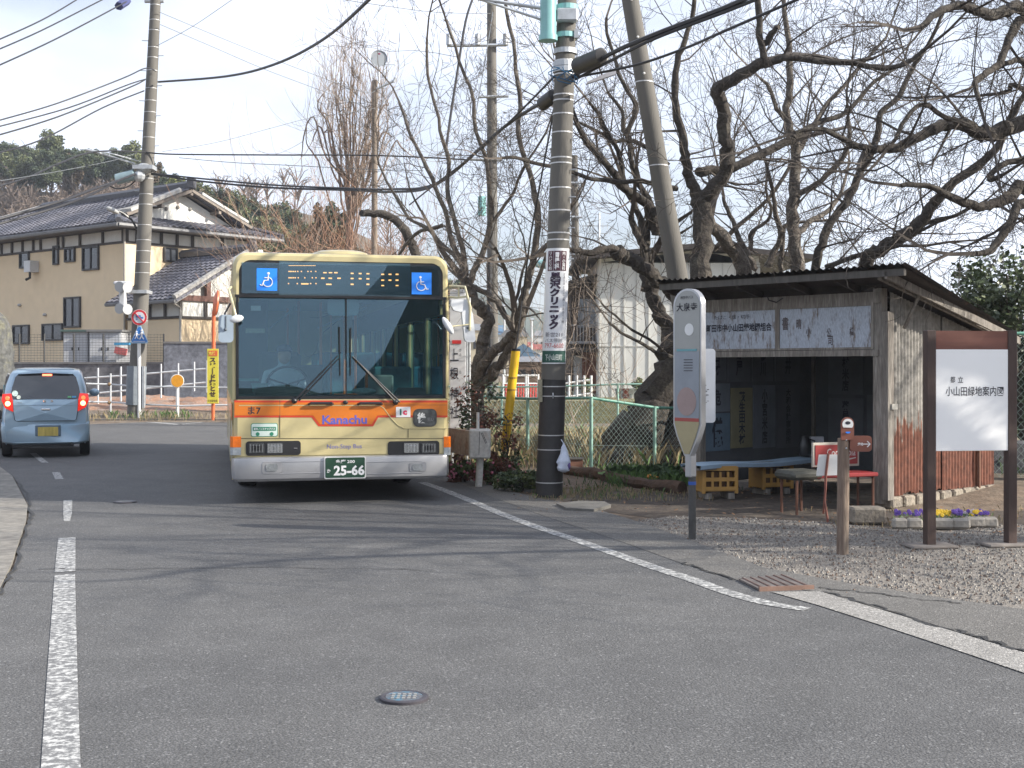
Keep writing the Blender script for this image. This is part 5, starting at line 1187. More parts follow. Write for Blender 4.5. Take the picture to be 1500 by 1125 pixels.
for px in (684, 687.5): obj('post', MB().tube([V((W(px, 0, YB).x, YB+.04, -.1)), W(px, 436, YB+.04)], .022, 6), galv, t, world=True)
obj('post', MB().tube([V((W(662, 0, YB).x, YB+.06, -.1)), W(662, 500, YB+.06)], .022, 6), galv, t, world=True)
mb = MB()
for ch, py in (('上', 520), ('根', 547), ('神', 577), ('社', 604)): c = W(665.5, py, YB); put_text(mb, ch, (c.x, YB-.03, c.z), w=.135, h=.19, weight=.01)
for ch, py in (('か', 513), ('み', 520), ('ね', 545), ('じん', 575), ('じゃ', 602)): c = W(674.5, py, YB); put_text(mb, ch, (c.x, YB-.03, c.z), w=.03, h=.05)
obj('lettering', mb, black_ink, t, world=True)
r_ = obj('red_panel', MB().box(W(669, 501, YB)+V((0, -.03, 0)), (.14, .01, .055)), red_ink, t, world=True)
YG = 17.5; yg = mat('guard_yellow', (.68, .42, .02), .4, .12, 6); a = W(739, 660, YG); b = W(755.5, 514, YG); t = thing('stay_guard', 'yellow plastic guard around the slanting stay wire behind the guardrail end', 'stay wire guard', (a.x, YG, 0))
g_ = obj('guard', MB().tube([a, b], .062, 14), yg, t, world=True, smooth=40); obj('cap', MB().tube([b, b+V((0, 0, .03))], .066, 14), black_p, t, world=True); a2 = W(733, 690, YG)
for f in (.25, .6, .72): c = a.lerp(b, f); obj('strap', MB().tube([c, c+V((0, 0, .025))], .066, 14), mat('strap_ochre', (.30, .18, .02), .5, 0), t, world=True)
obj('stay_wire', MB().tube([a2, a, b, W(765, 440, YG), W(778, 340, 16.8), W(806, 190, 15.8), W(815, 140, 15.4)], .012, 5), cable_m, t, world=True)
# plastic bag hanging on the near pole
c = W(826, 665, 15.12); prof = [(.004, .13), (.03, .08), (.05, .0), (.075, -.07), (.085, -.10), (.07, -.13), (.085, -.165), (.07, -.20), (.02, -.22)]
mb = MB().lathe(prof[::-1], (0, 0, 0), 18); mb.v = [tuple(V((p[0]*(1+.25*noise.noise(V(p)*14)), p[1]*(.65+.2*noise.noise(V(p)*11)), p[2]))+c) for p in mb.v]
t = thing('plastic_bag', 'small crumpled white plastic bag hanging on the right of the dark pole sleeve', 'plastic bag', c); obj('bag', mb, mat('bag_plastic', (.50, .55, .66), .35, .2, 9, bump=.5, bscale=18), t, world=True, smooth=True)
obj('contents', MB().ball(c+V((.055, -.03, -.14)), .035, 10, (.7, .6, 1.4)), mat('bag_purple', (.12, .08, .25), .5, .2), t, world=True, smooth=True); obj('handle', MB().tube([c+V((0, 0, .12)), c+V((-.03, .04, .17))], .006, 5), MATS['bag_plastic'], t, world=True)
# ---------------------------------------------------------------- bus shelter hut
CN = V((4.08, 14.0, 0)); SU = V((-.669, .743, 0)); SD = V((.743, .669, 0)); SL, SDP = 2.56, 2.44
def S(a, b, z): return CN + SU*a + SD*b + V((0, 0, z))
def sbox(mb, a0, a1, b0, b1, z0, z1, skew=None):
    """box in the hut frame; order keeps outward normals"""
    vs = [S(a, b, z) for z in (z0, z1) for b in (b0, b1) for a in (a0, a1)]
    if skew: vs = [v+V((0, 0, skew(v))) for v in vs]
    return mb.add(vs, [(0,1,3,2), (4,6,7,5), (0,4,5,1), (2,3,7,6), (0,2,6,4), (1,5,7,3)])
hut = thing('bus_shelter', 'old wooden bus shelter hut with rusty corrugated side wall and sloping tin roof', 'bus shelter', CN)
rz = lambda b: 2.60 - .22*(b+.5)      # roof underside height at depth b
def rusty(name, z_rust, fade):
    m = bpy.data.materials.new(name); m.use_nodes = True; nt = m.node_tree; N = nt.nodes; L = nt.links; b = N['Principled BSDF']
    tc = N.new('ShaderNodeTexCoord'); sp = N.new('ShaderNodeSeparateXYZ'); L.new(tc.outputs['Object'], sp.inputs[0])
    mp = N.new('ShaderNodeMapping'); mp.inputs['Scale'].default_value = (9, 9, .9); L.new(tc.outputs['Object'], mp.inputs[0])
    n = N.new('ShaderNodeTexNoise'); n.inputs['Scale'].default_value = 1.6; n.inputs['Detail'].default_value = 7; n.inputs['Roughness'].default_value = .7; L.new(mp.outputs[0], n.inputs[0])
    n2 = N.new('ShaderNodeTexNoise'); n2.inputs['Scale'].default_value = 2.2; n2.inputs['Detail'].default_value = 4; L.new(tc.outputs['Object'], n2.inputs[0])
    def M(op, a, v=None, b2=None):
        k = N.new('ShaderNodeMath'); k.operation = op
        if isinstance(a, float): k.inputs[0].default_value = a
        else: L.new(a, k.inputs[0])
        if v is not None: k.inputs[1].default_value = v
        if b2 is not None: L.new(b2, k.inputs[1])
        return k.outputs[0]
    zz = M('SUBTRACT', z_rust, None, sp.outputs[2]); zz = M('MULTIPLY', zz, 1/fade)
    t = M('ADD', zz, None, M('MULTIPLY', M('SUBTRACT', n2.outputs[0], .5), 1.6)); t2 = M('ADD', t, None, M('MULTIPLY', M('SUBTRACT', n.outputs[0], .56), 5.5))
    r = N.new('ShaderNodeValToRGB'); e = r.color_ramp.elements; e[0].position = .35; e[1].position = .65; e[0].color = (.28, .265, .24, 1); e[1].color = (.165, .062, .038, 1)
    k = e.new(.5); k.color = (.23, .14, .10, 1); cl = M('ADD', t2, .2); L.new(cl, r.inputs[0])
    mx = N.new('ShaderNodeMix'); mx.data_type = 'RGBA'; mx.blend_type = 'MULTIPLY'; mx.inputs[0].default_value = 1; mr = N.new('ShaderNodeMapRange'); mr.inputs[1].default_value = .3; mr.inputs[2].default_value = .7; mr.inputs[3].default_value = .6; mr.inputs[4].default_value = 1.35
    n3 = N.new('ShaderNodeTexNoise'); n3.inputs['Scale'].default_value = 14; n3.inputs['Detail'].default_value = 5; L.new(tc.outputs['Object'], n3.inputs[0]); L.new(n3.outputs[0], mr.inputs[0]); L.new(r.outputs[0], mx.inputs[6]); L.new(mr.outputs[0], mx.inputs[7])
    L.new(mx.outputs[2], b.inputs['Base Color']); b.inputs['Roughness'].default_value = .75; b.inputs['Metallic'].default_value = .1; return m
tin = rusty('rusty_corrugated_tin', 1.10, .28); tin_d = mat('dark_roof_tin', (.035, .03, .028), .8, .4, 6, col2=(.12, .06, .035), thr=(.55, .75))
def corrugate(mb, P, nrib, amp, nrm, seg=6, rows=1):
    """P(s, t) -> point, s across the ribs; ribs along t; nrm(s) outward"""
    n = nrib*seg+1; base = len(mb.v)
    for j in range(rows+1):
        for i in range(n):
            s = i/(n-1); o = amp*math.cos(2*math.pi*i/seg)+ (0.006*noise.noise(V((s*9, j*1.7, 0)))); mb.v.append(tuple(P(s, j/rows)+nrm*o))
    for j in range(rows):
        for i in range(n-1): a = base+j*n+i; mb.f.append((a, a+1, a+n+1, a+n)); mb.m.append(0)
rs = random.Random(12)
nrm_s = -SU
def side_sheet(b0, b1, z0, off, nr):
    mb = MB(); jag = [rs.uniform(-.04, .03) for _ in range(400)]
    def P(s, t):
        b = b0+(b1-b0)*s; zt = rz(b)-.06; zb = z0+.05*noise.noise(V((b*5, 1, 0)))+jag[int(s*150)]*.6; return S(-off, b, zb+(zt-zb)*t)
    corrugate(mb, P, nr, .013, nrm_s, 6, 8); return mb
obj('side_wall', side_sheet(.10, 1.25, .14, .05, 17), tin, hut, world=True, smooth=60)
obj('side_wall', side_sheet(1.20, 2.44, .12, .062, 18), tin, hut, world=True, smooth=60)
mb = MB(); sbox(mb, -.02, .005, .05, 2.4, .1, 1.9); obj('inner_wall', mb, mat('inner_dark', (.06, .055, .05), .9, .2), hut, world=True)
# posts and beams
mb_list = []
for a, b, w in ((0, 0, .11), (SL, 0, .10), (0, SDP, .09), (SL, SDP, .09)): 
    mb = MB(); sbox(mb, a-w/2, a+w/2, b-w/2, b+w/2, .0 if a else .06, rz(b)-.05); obj('post', mb, wood_old, hut, world=True)
mb = MB(); sbox(mb, -.13, -.055, -.05, .07, .1, 2.18); obj('corner_board', mb, wood_old, hut, world=True)
mb = MB(); sbox(mb, -.05, SL+.15, -.075, -.005, 2.28, 2.40); sbox(mb, -.02, SL, -.07, -.01, 1.69, 1.76); obj('beam', mb, wood_old, hut, world=True)
mb = MB(); sbox(mb, -.60, SL+.22, -.52, -.47, 2.525, 2.60); obj('fascia', mb, mat('fascia_grey', (.085, .078, .07), .85, .3, 3, stretch=(5, 5, .7)), hut, world=True)
mb = MB(); sbox(mb, -.0, SL, .02, .05, 2.38, 2.55); obj('upper_board', mb, wood_dk, hut, world=True)
for a in (-.30, .25, .9, 1.6, 2.3, 2.7):
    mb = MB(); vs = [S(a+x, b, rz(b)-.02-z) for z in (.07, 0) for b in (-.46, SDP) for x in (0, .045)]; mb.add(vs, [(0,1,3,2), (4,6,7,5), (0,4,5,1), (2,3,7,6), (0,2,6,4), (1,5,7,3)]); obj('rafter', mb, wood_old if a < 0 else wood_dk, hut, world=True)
mb = MB(); vs = [S(-.385+x, b, rz(b)-.02-z) for z in (.085, -.0) for b in (-.52, SDP+.02) for x in (-.02, .01)]; mb.add(vs, [(0,1,3,2), (4,6,7,5), (0,4,5,1), (2,3,7,6), (0,2,6,4), (1,5,7,3)]); obj('bargeboard', mb, wood_old, hut, world=True)
obj('strut', MB().tube([S(-.34, .25, rz(.25)-.06), S(-.12, .30, 2.0)], .022, 4), wood_old, hut, world=True)
# roof: two sheets of corrugated tin
mb = MB(); up = V((0, 0, 1))
def PR(s, t): a = -.64+.30*t+(SL+.92-.30*t)*s; b = -.56+(SDP+.62)*t; return S(a, b, rz(b)+.035+.012*noise.noise(V((a*2, b*2, 0))))
corrugate(mb, PR, 40, .012, up, 6, 10); obj('roof', mb, tin_d, hut, world=True, smooth=60)
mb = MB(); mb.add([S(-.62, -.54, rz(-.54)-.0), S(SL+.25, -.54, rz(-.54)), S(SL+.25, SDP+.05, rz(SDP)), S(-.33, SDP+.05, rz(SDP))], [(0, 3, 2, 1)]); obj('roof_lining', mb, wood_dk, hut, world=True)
mb = MB().tube([S(1.45, -.10, 2.40), S(1.40, -.14, 2.36), S(1.30, -.13, 2.33), S(1.22, -.11, 2.38)], .008, 4); obj('hook_wire', mb, cable_m, hut, world=True)
# back, left wall with old painted advert boards
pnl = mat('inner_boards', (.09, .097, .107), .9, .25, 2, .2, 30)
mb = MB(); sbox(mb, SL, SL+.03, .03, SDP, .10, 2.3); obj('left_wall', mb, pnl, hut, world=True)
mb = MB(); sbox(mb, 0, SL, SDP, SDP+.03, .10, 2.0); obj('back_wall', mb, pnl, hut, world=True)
def adv(a0, a1, z0, z1, wall, txt, m, inkm=None, tw=.6, lo=.06, vertical=True):
    """advert board; wall 'L' (runs over depth b) or 'B' (runs over a, read right to left)"""
    mb = MB()
    if wall == 'L': sbox(mb, SL-.018, SL-.006, a0, a1, z0, z1)
    else: sbox(mb, a0, a1, SDP-.018, SDP-.006, z0, z1)
    p = obj('advert_board', mb, m, hut, world=True); mb = MB(); c = (a0+a1)/2
    if wall == 'L': fn = lambda q: S(SL-.022, c+(q.x), q.z)
    else: fn = lambda q: S(c-(q.x), SDP-.022, q.z)
    put_text(mb, txt, (0, 0, (z0+z1)/2), w=abs(a1-a0)*tw, h=(z1-z0)*(1-2*lo), weight=.03, vertical=vertical, fn=fn); obj('lettering', mb, inkm or ink_f, p, world=True); return p
ink_f = mat('faded_ink', (.025, .028, .04), .8, 0)
bA = mat('board_blue', (.12, .175, .23), .8, .2, 4); bB = mat('board_ochre', (.23, .21, .125), .8, .15, 4); bC = mat('board_grey', (.15, .17, .195), .8, .2, 3); bD = mat('board_dim', (.115, .122, .137), .8, .2, 3)  # wall and advert board colours darkened for the shade inside the hut
adv(.06, .58, .50, .98, 'L', '儀', bA, tw=.42, lo=.10); adv(.06, .58, 1.0, 1.36, 'L', '危', bC, tw=.28, lo=.2)
adv(.60, 1.05, .52, 1.30, 'L', '萩生田木材', bB, tw=.30); adv(1.07, 1.55, .50, 1.33, 'L', '小宮米店', bC, tw=.26); adv(1.57, 2.10, .48, 1.33, 'L', '大和会計事務所', bD, tw=.22)
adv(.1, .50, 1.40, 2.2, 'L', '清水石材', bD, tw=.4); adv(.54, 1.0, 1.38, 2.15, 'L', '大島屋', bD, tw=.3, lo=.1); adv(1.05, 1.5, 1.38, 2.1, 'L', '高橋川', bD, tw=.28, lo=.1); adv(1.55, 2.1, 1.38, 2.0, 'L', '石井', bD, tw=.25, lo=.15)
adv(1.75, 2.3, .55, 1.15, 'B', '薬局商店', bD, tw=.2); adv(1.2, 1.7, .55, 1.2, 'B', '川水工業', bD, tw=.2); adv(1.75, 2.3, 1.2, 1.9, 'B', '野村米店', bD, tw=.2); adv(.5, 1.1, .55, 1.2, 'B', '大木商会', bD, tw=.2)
mb = MB(); sbox(mb, .62, 1.38, SDP-.05, SDP-.02, 1.32, 1.76); tt_ = obj('timetable', mb, wood_dk, hut, world=True); mb = MB(); sbox(mb, .65, 1.35, SDP-.058, SDP-.05, 1.35, 1.73); tp = obj('sheet', mb, mat('paper_dim', (.34, .34, .35), .8, .1), tt_, world=True)
# sign panels above the opening
def weathered(name):
    return mat(name, (.36, .40, .46), .7, .22, 6, col2=(.14, .105, .08), thr=(.52, .68), stretch=(3, 3, .8), bump=.1)
wm = weathered('weathered_enamel')
for a0, a1, txt, sub in ((1.36, SL-.10, '町田市中小山田緑地団組合', 'たばこ・塩・切手'), (.07, 1.30, '', '')):
    mb = MB(); sbox(mb, a0, a1, -.06, -.03, 1.79, 2.25); sp_ = obj('sign_panel', mb, wm, hut, world=True)
    if txt:
        mb = MB(); fn = lambda q: S((a0+a1)/2-q.x, -.064, q.z); put_text(mb, txt, (0, 0, 2.05), w=(a1-a0)*.90, h=.10, weight=.03, fn=fn); put_text(mb, sub, (-.1, 0, 2.18), w=(a1-a0)*.5, h=.05, fn=fn); obj('lettering', mb, ink_f, sp_, world=True)
    mb = MB()
    for q in ((a0-.03, a1+.03, 1.765, 1.79), (a0-.03, a1+.03, 2.25, 2.28), (a0-.03, a0, 1.79, 2.25), (a1, a1+.03, 1.79, 2.25)): sbox(mb, q[0], q[1], -.075, -.02, q[2], q[3])
    obj('sign_frame', mb, wood_old, sp_, world=True)
mb = MB()
for (a, z, s_, ch) in ((1.22, 2.08, .13, '書'), (1.03, 2.07, .10, '晴'), (.90, 1.98, .09, '小'), (.62, 1.96, .09, '公'), (.60, 1.87, .09, '司'), (.32, 1.97, .08, '橋')):
    put_text(mb, ch, (0, 0, z), w=s_*.7, h=s_*1.2, weight=.02, fn=lambda q: S(a-q.x, -.064, q.z))
obj('lettering', mb, mat('flaked_ink', (.10, .085, .09), .8, .5, 40), sp_, world=True)
obj('lock_plate', MB().box(S(-.14, .06, 1.13), (.11, .02, .06), Matrix.Rotation(R(42), 3, 'Z')), mat('plate_pale', (.45, .43, .38), .6, .1), hut, world=True)
# foundation stones and footing block
def stone(c, d, rzv, label, m, name='kerb_stone', cat='stone block', group=None):
    t = MB().box((0, 0, d[2]/2), d, bev=.02); t.v = [tuple(V(p)+V((noise.noise(V(p)*7), noise.noise(V(p)*7+V((5, 5, 5))), 0))*.012) for p in t.v]
    o = obj(name, t, m, origin=(0, 0, 0)); o.location = c; o.rotation_euler = (0, 0, rzv); return tag(o, label, cat, group)
stn = mat('stone_block', (.24, .21, .17), .95, .3, 6, .6, 30, col2=(.15, .13, .11)); stp = mat('pale_block', (.34, .31, .27), .9, .25, 6, .4, 30)
stone(G(1273, 768)+V((0, .1, 0)), (.34, .22, .165), R(2), 'large grey footing stone at the front right corner of the shelter', stn, 'footing_stone')
mb = MB(); rs = random.Random(5)
for k in range(9):
    b = .15+.27*k; p_ = S(-.06, b, 0); mb.box(p_+V((0, 0, .06)), (.24, .14, .13), Matrix.Rotation(math.atan2(SD.y, SD.x)+rs.uniform(-.1, .1), 3, 'Z'), bev=.02)
obj('foundation', mb, stn, hut, world=True)
obj('downpipe', MB().tube([S(-.10, 2.0, .05), S(-.10, 2.0, .72), S(-.13, 1.96, .82)], .03, 6), mat('rust_pipe', (.13, .06, .035), .8, .2), hut, world=True)
for k, (px, w) in enumerate(((1318, .14), (1339, .15), (1375, .28), (1407, .17), (1428, .20), (1449, .15))):
    g = G(px, 774 if k < 4 else 772); stone(g, (w, .10, .10), R(rs.uniform(-4, 4)), ['leftmost small kerb block of the flower bed, nearest the shelter corner', 'second kerb block from the left in the flower bed edge', 'longest kerb block of the flower bed edge, behind the left map post', 'middle kerb block of the flower bed edge under the white map board', 'pale kerb block of the flower bed edge below the board centre', 'rightmost kerb block of the flower bed edge beside the right map post'][k], stp, group='kerb blocks edging the flower bed')
# pansies
def pansy_patch():
    rs = random.Random(8); leaf = mat('leaf_green', (.06, .13, .03), .6, .3, 20)
    cols = {'violet': (.12, .06, .35), 'yellow': (.75, .50, .03), 'pale': (.5, .45, .55)}
    for i, (px, c) in enumerate([(1322, 'violet'), (1345, 'violet'), (1368, 'yellow'), (1378, 'yellow'), (1389, 'yellow'), (1398, 'violet'), (1407, 'violet'), (1415, 'pale'), (1428, 'yellow'), (1440, 'violet')]):
        g = G(px, 766); t = thing('pansy', {'violet': 'violet pansy plant in the flower bed beside the shelter', 'yellow': 'yellow pansy plant in the flower bed beside the shelter', 'pale': 'pale mauve pansy plant in the flower bed beside the shelter'}[c], 'flower', g, 0, c+' pansies in the flower bed')
        mb = MB()
        for k in range(26):
            a = rs.uniform(0, 6.28); r = rs.uniform(.02, .09); z = rs.uniform(.02, .09); p = V((g.x+r*math.cos(a), g.y+r*math.sin(a), z)); d1 = V((rs.uniform(-1, 1), rs.uniform(-1, 1), rs.uniform(.2, 1))).normalized()*.022; d2 = d1.orthogonal().normalized()*.012; mb.quad(p-d2, p+d1-d2*.3, p+d1*1.3, p+d2)
        obj('foliage', mb, leaf, t, world=True); mb = MB()
        for k in range(7):
            a = rs.uniform(0, 6.28); r = rs.uniform(.0, .08); p = V((g.x+r*math.cos(a), g.y+r*math.sin(a)-.01, rs.uniform(.08, .125)))
            for q in range(5): an = q*1.257; mb.ball(p+V((math.cos(an)*.011, -.004, math.sin(an)*.011)), .011, 6, (1, .25, 1))
        obj('blossom', mb, mat('petal_'+c, cols[c], .6, .2, 30), t, world=True)
pansy_patch()
# ---- benches and crates
crate_m = mat('crate_yellow', (.40, .22, .055), .55, .15, 5)
def crate(loc, rzv, label):
    t = thing('bottle_crate', label, 'crate', loc, rzv, 'yellow bottle crates under the blue bench'); mb = MB(); w, d, h = .44, .34, .30
    for s in (-1, 1): mb.box((s*(w/2-.012), 0, h/2+.02), (.024, d-.05, h))
    mb.box((0, 0, .04), (w-.05, d-.05, .03)); mb.box((0, d/2-.012, h/2+.02), (w-.05, .02, h))
    for z in (.06, .17, h): mb.box((0, -d/2+.012, z), (w-.05, .022, .055 if z > .2 else .045))
    for k in range(5): mb.box((-w/2+.03+k*(w-.06)/4, -d/2+.012, h/2), (.028, .02, h-.08))
    for sx in (-1, 1):
        for sy in (-1, 1): mb.box((sx*(w/2-.02), sy*(d/2-.02), h/2+.01), (.042, .042, h+.02), bev=.006)
    mb.box((0, 0, .30), (w-.05, d-.05, .012)); obj('shell', mb, crate_m, t)
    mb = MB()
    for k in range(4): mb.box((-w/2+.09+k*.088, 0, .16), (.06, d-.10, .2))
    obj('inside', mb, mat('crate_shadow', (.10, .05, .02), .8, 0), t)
    for s in (-1, 1): obj('block', MB().box((s*.14, 0, -.03), (.08, .3, .07)), wood_old, t)
crate(V((2.45, 15.15, .065)), R(8), 'yellow bottle crate under the left end of the blue bench'); crate(V((3.22, 15.7, .065)), R(20), 'yellow bottle crate under the middle of the blue bench')
t = thing('bench', 'long bench board with pale blue covering resting on yellow crates', 'bench', V((2.9, 15.45, .06)))
mb = MB(); P0, P1 = V((2.12, 15.0, .405)), V((4.0, 16.05, .42)); dd_ = (P1-P0).normalized(); nn_ = V((-dd_.y, dd_.x, 0)); pts = []
for k in range(15):
    f = k/14; c = P0.lerp(P1, f)+V((0, 0, .012*math.sin(f*9)))
    for s, z in ((-.19, -.045), (-.2, 0), (.2, 0), (.19, -.03)): mb.v.append(tuple(c+nn_*s+V((0, 0, z))))
for k in range(14):
    for j in range(3): a = k*4+j; mb.f.append((a, a+4, a+5, a+1)); mb.m.append(0)
obj('cover', mb, mat('blue_sheet', (.32, .44, .56), .5, .1, 5, bump=.3, bscale=12), t, world=True, smooth=True)
mb = MB(); mb.tube([P0+V((.02, 0, -.02)), P1+V((0, 0, -.02))], .02, 4); mb.sheet(P0-nn_*.17+V((0, 0, -.035)), P1-nn_*.17+V((0, 0, -.035)), P1+nn_*.17+V((0, 0, -.035)), P0+nn_*.17+V((0, 0, -.035)), .02); obj('board', mb, wood_old, t, world=True)
# red seat with cushion and advert backrest
CB = V((2.98, 13.35, 0)); t = thing('bench', 'red metal bench with worn dark cushion and red cola backrest inside the shelter front', 'bench', CB, R(22))
red_e = mat('red_enamel', (.27, .03, .03), .4, .15, 6); rust_m = mat('rust_leg', (.12, .05, .03), .7, .3, 8)
obj('seat', MB().box((.68, .16, .40), (.80, .36, .045), bev=.01), red_e, t, smooth=30)
obj('cushion', MB().box((.17, .16, .415), (.40, .38, .10), bev=.035), mat('cushion_dark', (.055, .055, .045), .7, .3, 8, bump=.4, bscale=15), t, smooth=40)
for x, y in ((.05, .02), (.30, .30), (1.05, .04), (1.05, .30), (.05, .30)): obj('leg', MB().tube([V((x, y, 0)), V((x, y, .38))], .016, 6), rust_m, t)
br = obj('backrest', MB().box((.80, .37, .60), (.62, .03, .27), bev=.006), mat('cream_enamel', (.45, .42, .36), .4, .1), t); obj('red_panel', MB().box((.80, .352, .60), (.56, .012, .215)), red_e, br)
mb = MB(); put_text(mb, 'Coca-Cola', (.86, .344, .625), w=.38, h=.085, weight=.01); mb.tube([V((.62, .343, .55)), V((.75, .343, .565)), V((.9, .343, .535)), V((1.05, .343, .56))], .008, 4); obj('lettering', mb, mat('script_white', (.5, .48, .46), .6, .2), br)
# paper notice on a rusty stand
g = G(1211, 766); t = thing('notice_stand', 'white notice board on a thin rusty red stand in front of the red bench', 'notice stand', g)
Y = g.y; a = W(1196.5, 696, Y); b = W(1229, 667, Y); mb = MB().sheet(W(1196, 697, Y), W(1229, 696, Y), W(1229, 666, Y), W(1199.5, 666, Y), .012); obj('board', mb, white_p, t, world=True)
obj('stand', MB().tube([W(1213, 664, Y)+V((0, -.01, 0)), W(1209, 697, Y)+V((0, -.015, 0)), W(1209, 718, Y)], .013, 6).tube([W(1209, 716, Y), W(1208, 735, Y), W(1213, 766, Y)], .012, 6).tube([W(1209, 716, Y), W(1206, 752, Y+.15)], .010, 6), mat('stand_rust', (.20, .07, .05), .6, .3, 9), t, world=True, smooth=True)
# things at the back of the shelter: dark jug and white box
g = S(2.0, 2.1, 0); t = thing('paper_bag', 'white printed carrier bag standing at the back corner of the shelter', 'bag', V((3.86, 16.0, .44))); obj('bag', MB().box((0, 0, .12), (.17, .10, .26), taper=.92), mat('bag_white', (.45, .45, .48), .6, .1), t); obj('print', MB().box((.02, -.055, .13), (.09, .006, .10)), ink_f, t)
t = thing('kettle', 'dark rounded jar with a handle beside the white carrier bag in the shelter', 'jar', V((3.70, 15.95, .44))); obj('jar', MB().lathe([(.06, 0), (.085, .05), (.09, .15), (.06, .22), (.04, .26)], n=16), black_p, t, smooth=True); obj('handle', MB().tube([V((.05, 0, .22)), V((.12, 0, .2)), V((.09, 0, .1))], .01, 5), black_p, t)

# ---------------------------------------------------------------- bus stop pole
g = G(1014, 789); BY = g.y; pm = 1850/BY
t = thing('bus_stop_sign', 'aluminium lollipop bus stop sign on a dark post with a yellow and red map', 'bus stop sign', (g.x, g.y, 0), R(-52))
hz_ = lambda py: EYE-(py-HY)*BY/F
ztop, zmid, zneck, zlow = hz_(423), hz_(622), hz_(668), hz_(694)
hw = .175; out = [(-.035, zneck), (-hw*.75, hz_(640)), (-hw, zmid)] 
for k in range(0, 13): a = math.pi-k*math.pi/12; out.append((hw*math.cos(a), ztop-hw*.85+hw*.85*math.sin(a)))
out += [(hw, zmid), (hw*.75, hz_(640)), (.035, zneck)]
out = out[::-1]   # CCW from -y
def inset(P, d): 
    c = V((0, (ztop+zneck)/2)); return [(x*(1-d/hw), (z-(ztop+zneck)/2)*(1-d*2/(ztop-zneck))+(ztop+zneck)/2) for x, z in P]
alb = mat('stop_aluminium', (.42, .43, .45), .3, .05, 3, metal=.6)
def ccw(P):
    ar = sum(P[i][0]*P[(i+1) % len(P)][1]-P[(i+1) % len(P)][0]*P[i][1] for i in range(len(P))); return P if ar > 0 else P[::-1]
out = ccw(out); inn = inset(out, .018)
hd = obj('head', MB().prism(out, -.065, -.008), alb, t, smooth=30)
fc = obj('sign_face', MB().prism(inn, -.069, -.06), mat('face_grey', (.27, .28, .27), .25, .06, 3, coat=.4), t)
def zband(z0, z1, m, name, off=-.072):
    P = [(x, min(max(z, z0), z1)) for x, z in inset(out, .024)]; Q = []
    for p in P:
        if not Q or (abs(p[0]-Q[-1][0])+abs(p[1]-Q[-1][1])) > 1e-4: Q.append(p)
    return obj(name, MB().prism(ccw(Q), off, off+.004), m, fc)
zband(hz_(621), hz_(515), mat('map_blue', (.22, .25, .29), .35, .1, 6, coat=.4), 'map_panel'); zband(hz_(668), hz_(617), mat('map_yellow', (.32, .275, .155), .35, .1, 5, coat=.4), 'yellow_panel', -.073); zband(hz_(617), hz_(612), mat('map_red', (.32, .06, .05), .4, 0), 'red_band', -.0745)
obj('route_patch', MB().prism([(.12*math.cos(R(a_)), hz_(588)+.13*math.sin(R(a_))) for a_ in range(0, 360, 20)], -.0755, -.072), mat('map_pink', (.30, .22, .21), .4, .1), fc)
obj('teal_strip', MB().box((-.0, -.0725, hz_(513)), (.25, .004, .02)), mat('strip_teal', (.12, .30, .34), .4, 0), fc)
mb = MB(); put_text(mb, '大泉寺', (0, -.0725, hz_(450)), w=.26, h=.075, weight=.01); put_text(mb, '神奈中バス', (0, -.0725, hz_(436)), w=.16, h=.03)
for k in range(5): mb.box((.02, -.0745, hz_(527+k*4)), (.11, .002, .006))
obj('lettering', mb, black_ink, fc)
obj('logo', MB().lathe([(.055, 0), (.055, .003)], (.03, -.070, hz_(483)), 20, Matrix.Rotation(R(90), 3, 'X')), mat('logo_pale', (.65, .66, .66), .3, 0), fc)
mb = MB().box((0, -.02, (zneck+zlow)/2), (.075, .085, zneck-zlow+.06), bev=.01); obj('neck', mb, alb, t, smooth=30); obj('clamp', MB().box((-.06, 0, zlow+.03), (.06, .06, .035), bev=.01), mat('clamp_rust', (.12, .06, .05), .7, .2), t)
obj('post', MB().tube([V((0, 0, -.1)), V((0, 0, zlow+.02))], .034, 14), mat('post_dark', (.06, .058, .055), .7, .3, 10), t, smooth=True); obj('blue_tape', MB().tube([V((0, 0, zlow-.10)), V((0, 0, zlow-.07))], .036, 14), mat('tape_blue', (.02, .08, .35), .5, 0), t)
fl = thing('timetable_panel', 'white rounded timetable panel fixed behind the bus stop sign', 'timetable', W(1038, 620, BY+.12)); a = W(1021, 619, BY+.12); b = W(1047.5, 511, BY+.12)
P = rrect(a.x, b.x, a.z, b.z, .03); obj('panel', MB().prism(P, BY+.10, BY+.12), mat('panel_white', (.55, .58, .63), .4, .05), fl, world=True)
mb = MB()
rs = random.Random(2)
for k in range(9): mb.box((W(rs.uniform(1031, 1040), 0, BY).x, BY+.098, W(0, rs.uniform(548, 590), BY).z), (rs.uniform(.01, .03), .004, rs.uniform(.005, .012)))
obj('print', mb, mat('print_grey', (.08, .08, .09), .6, 0), fl, world=True)
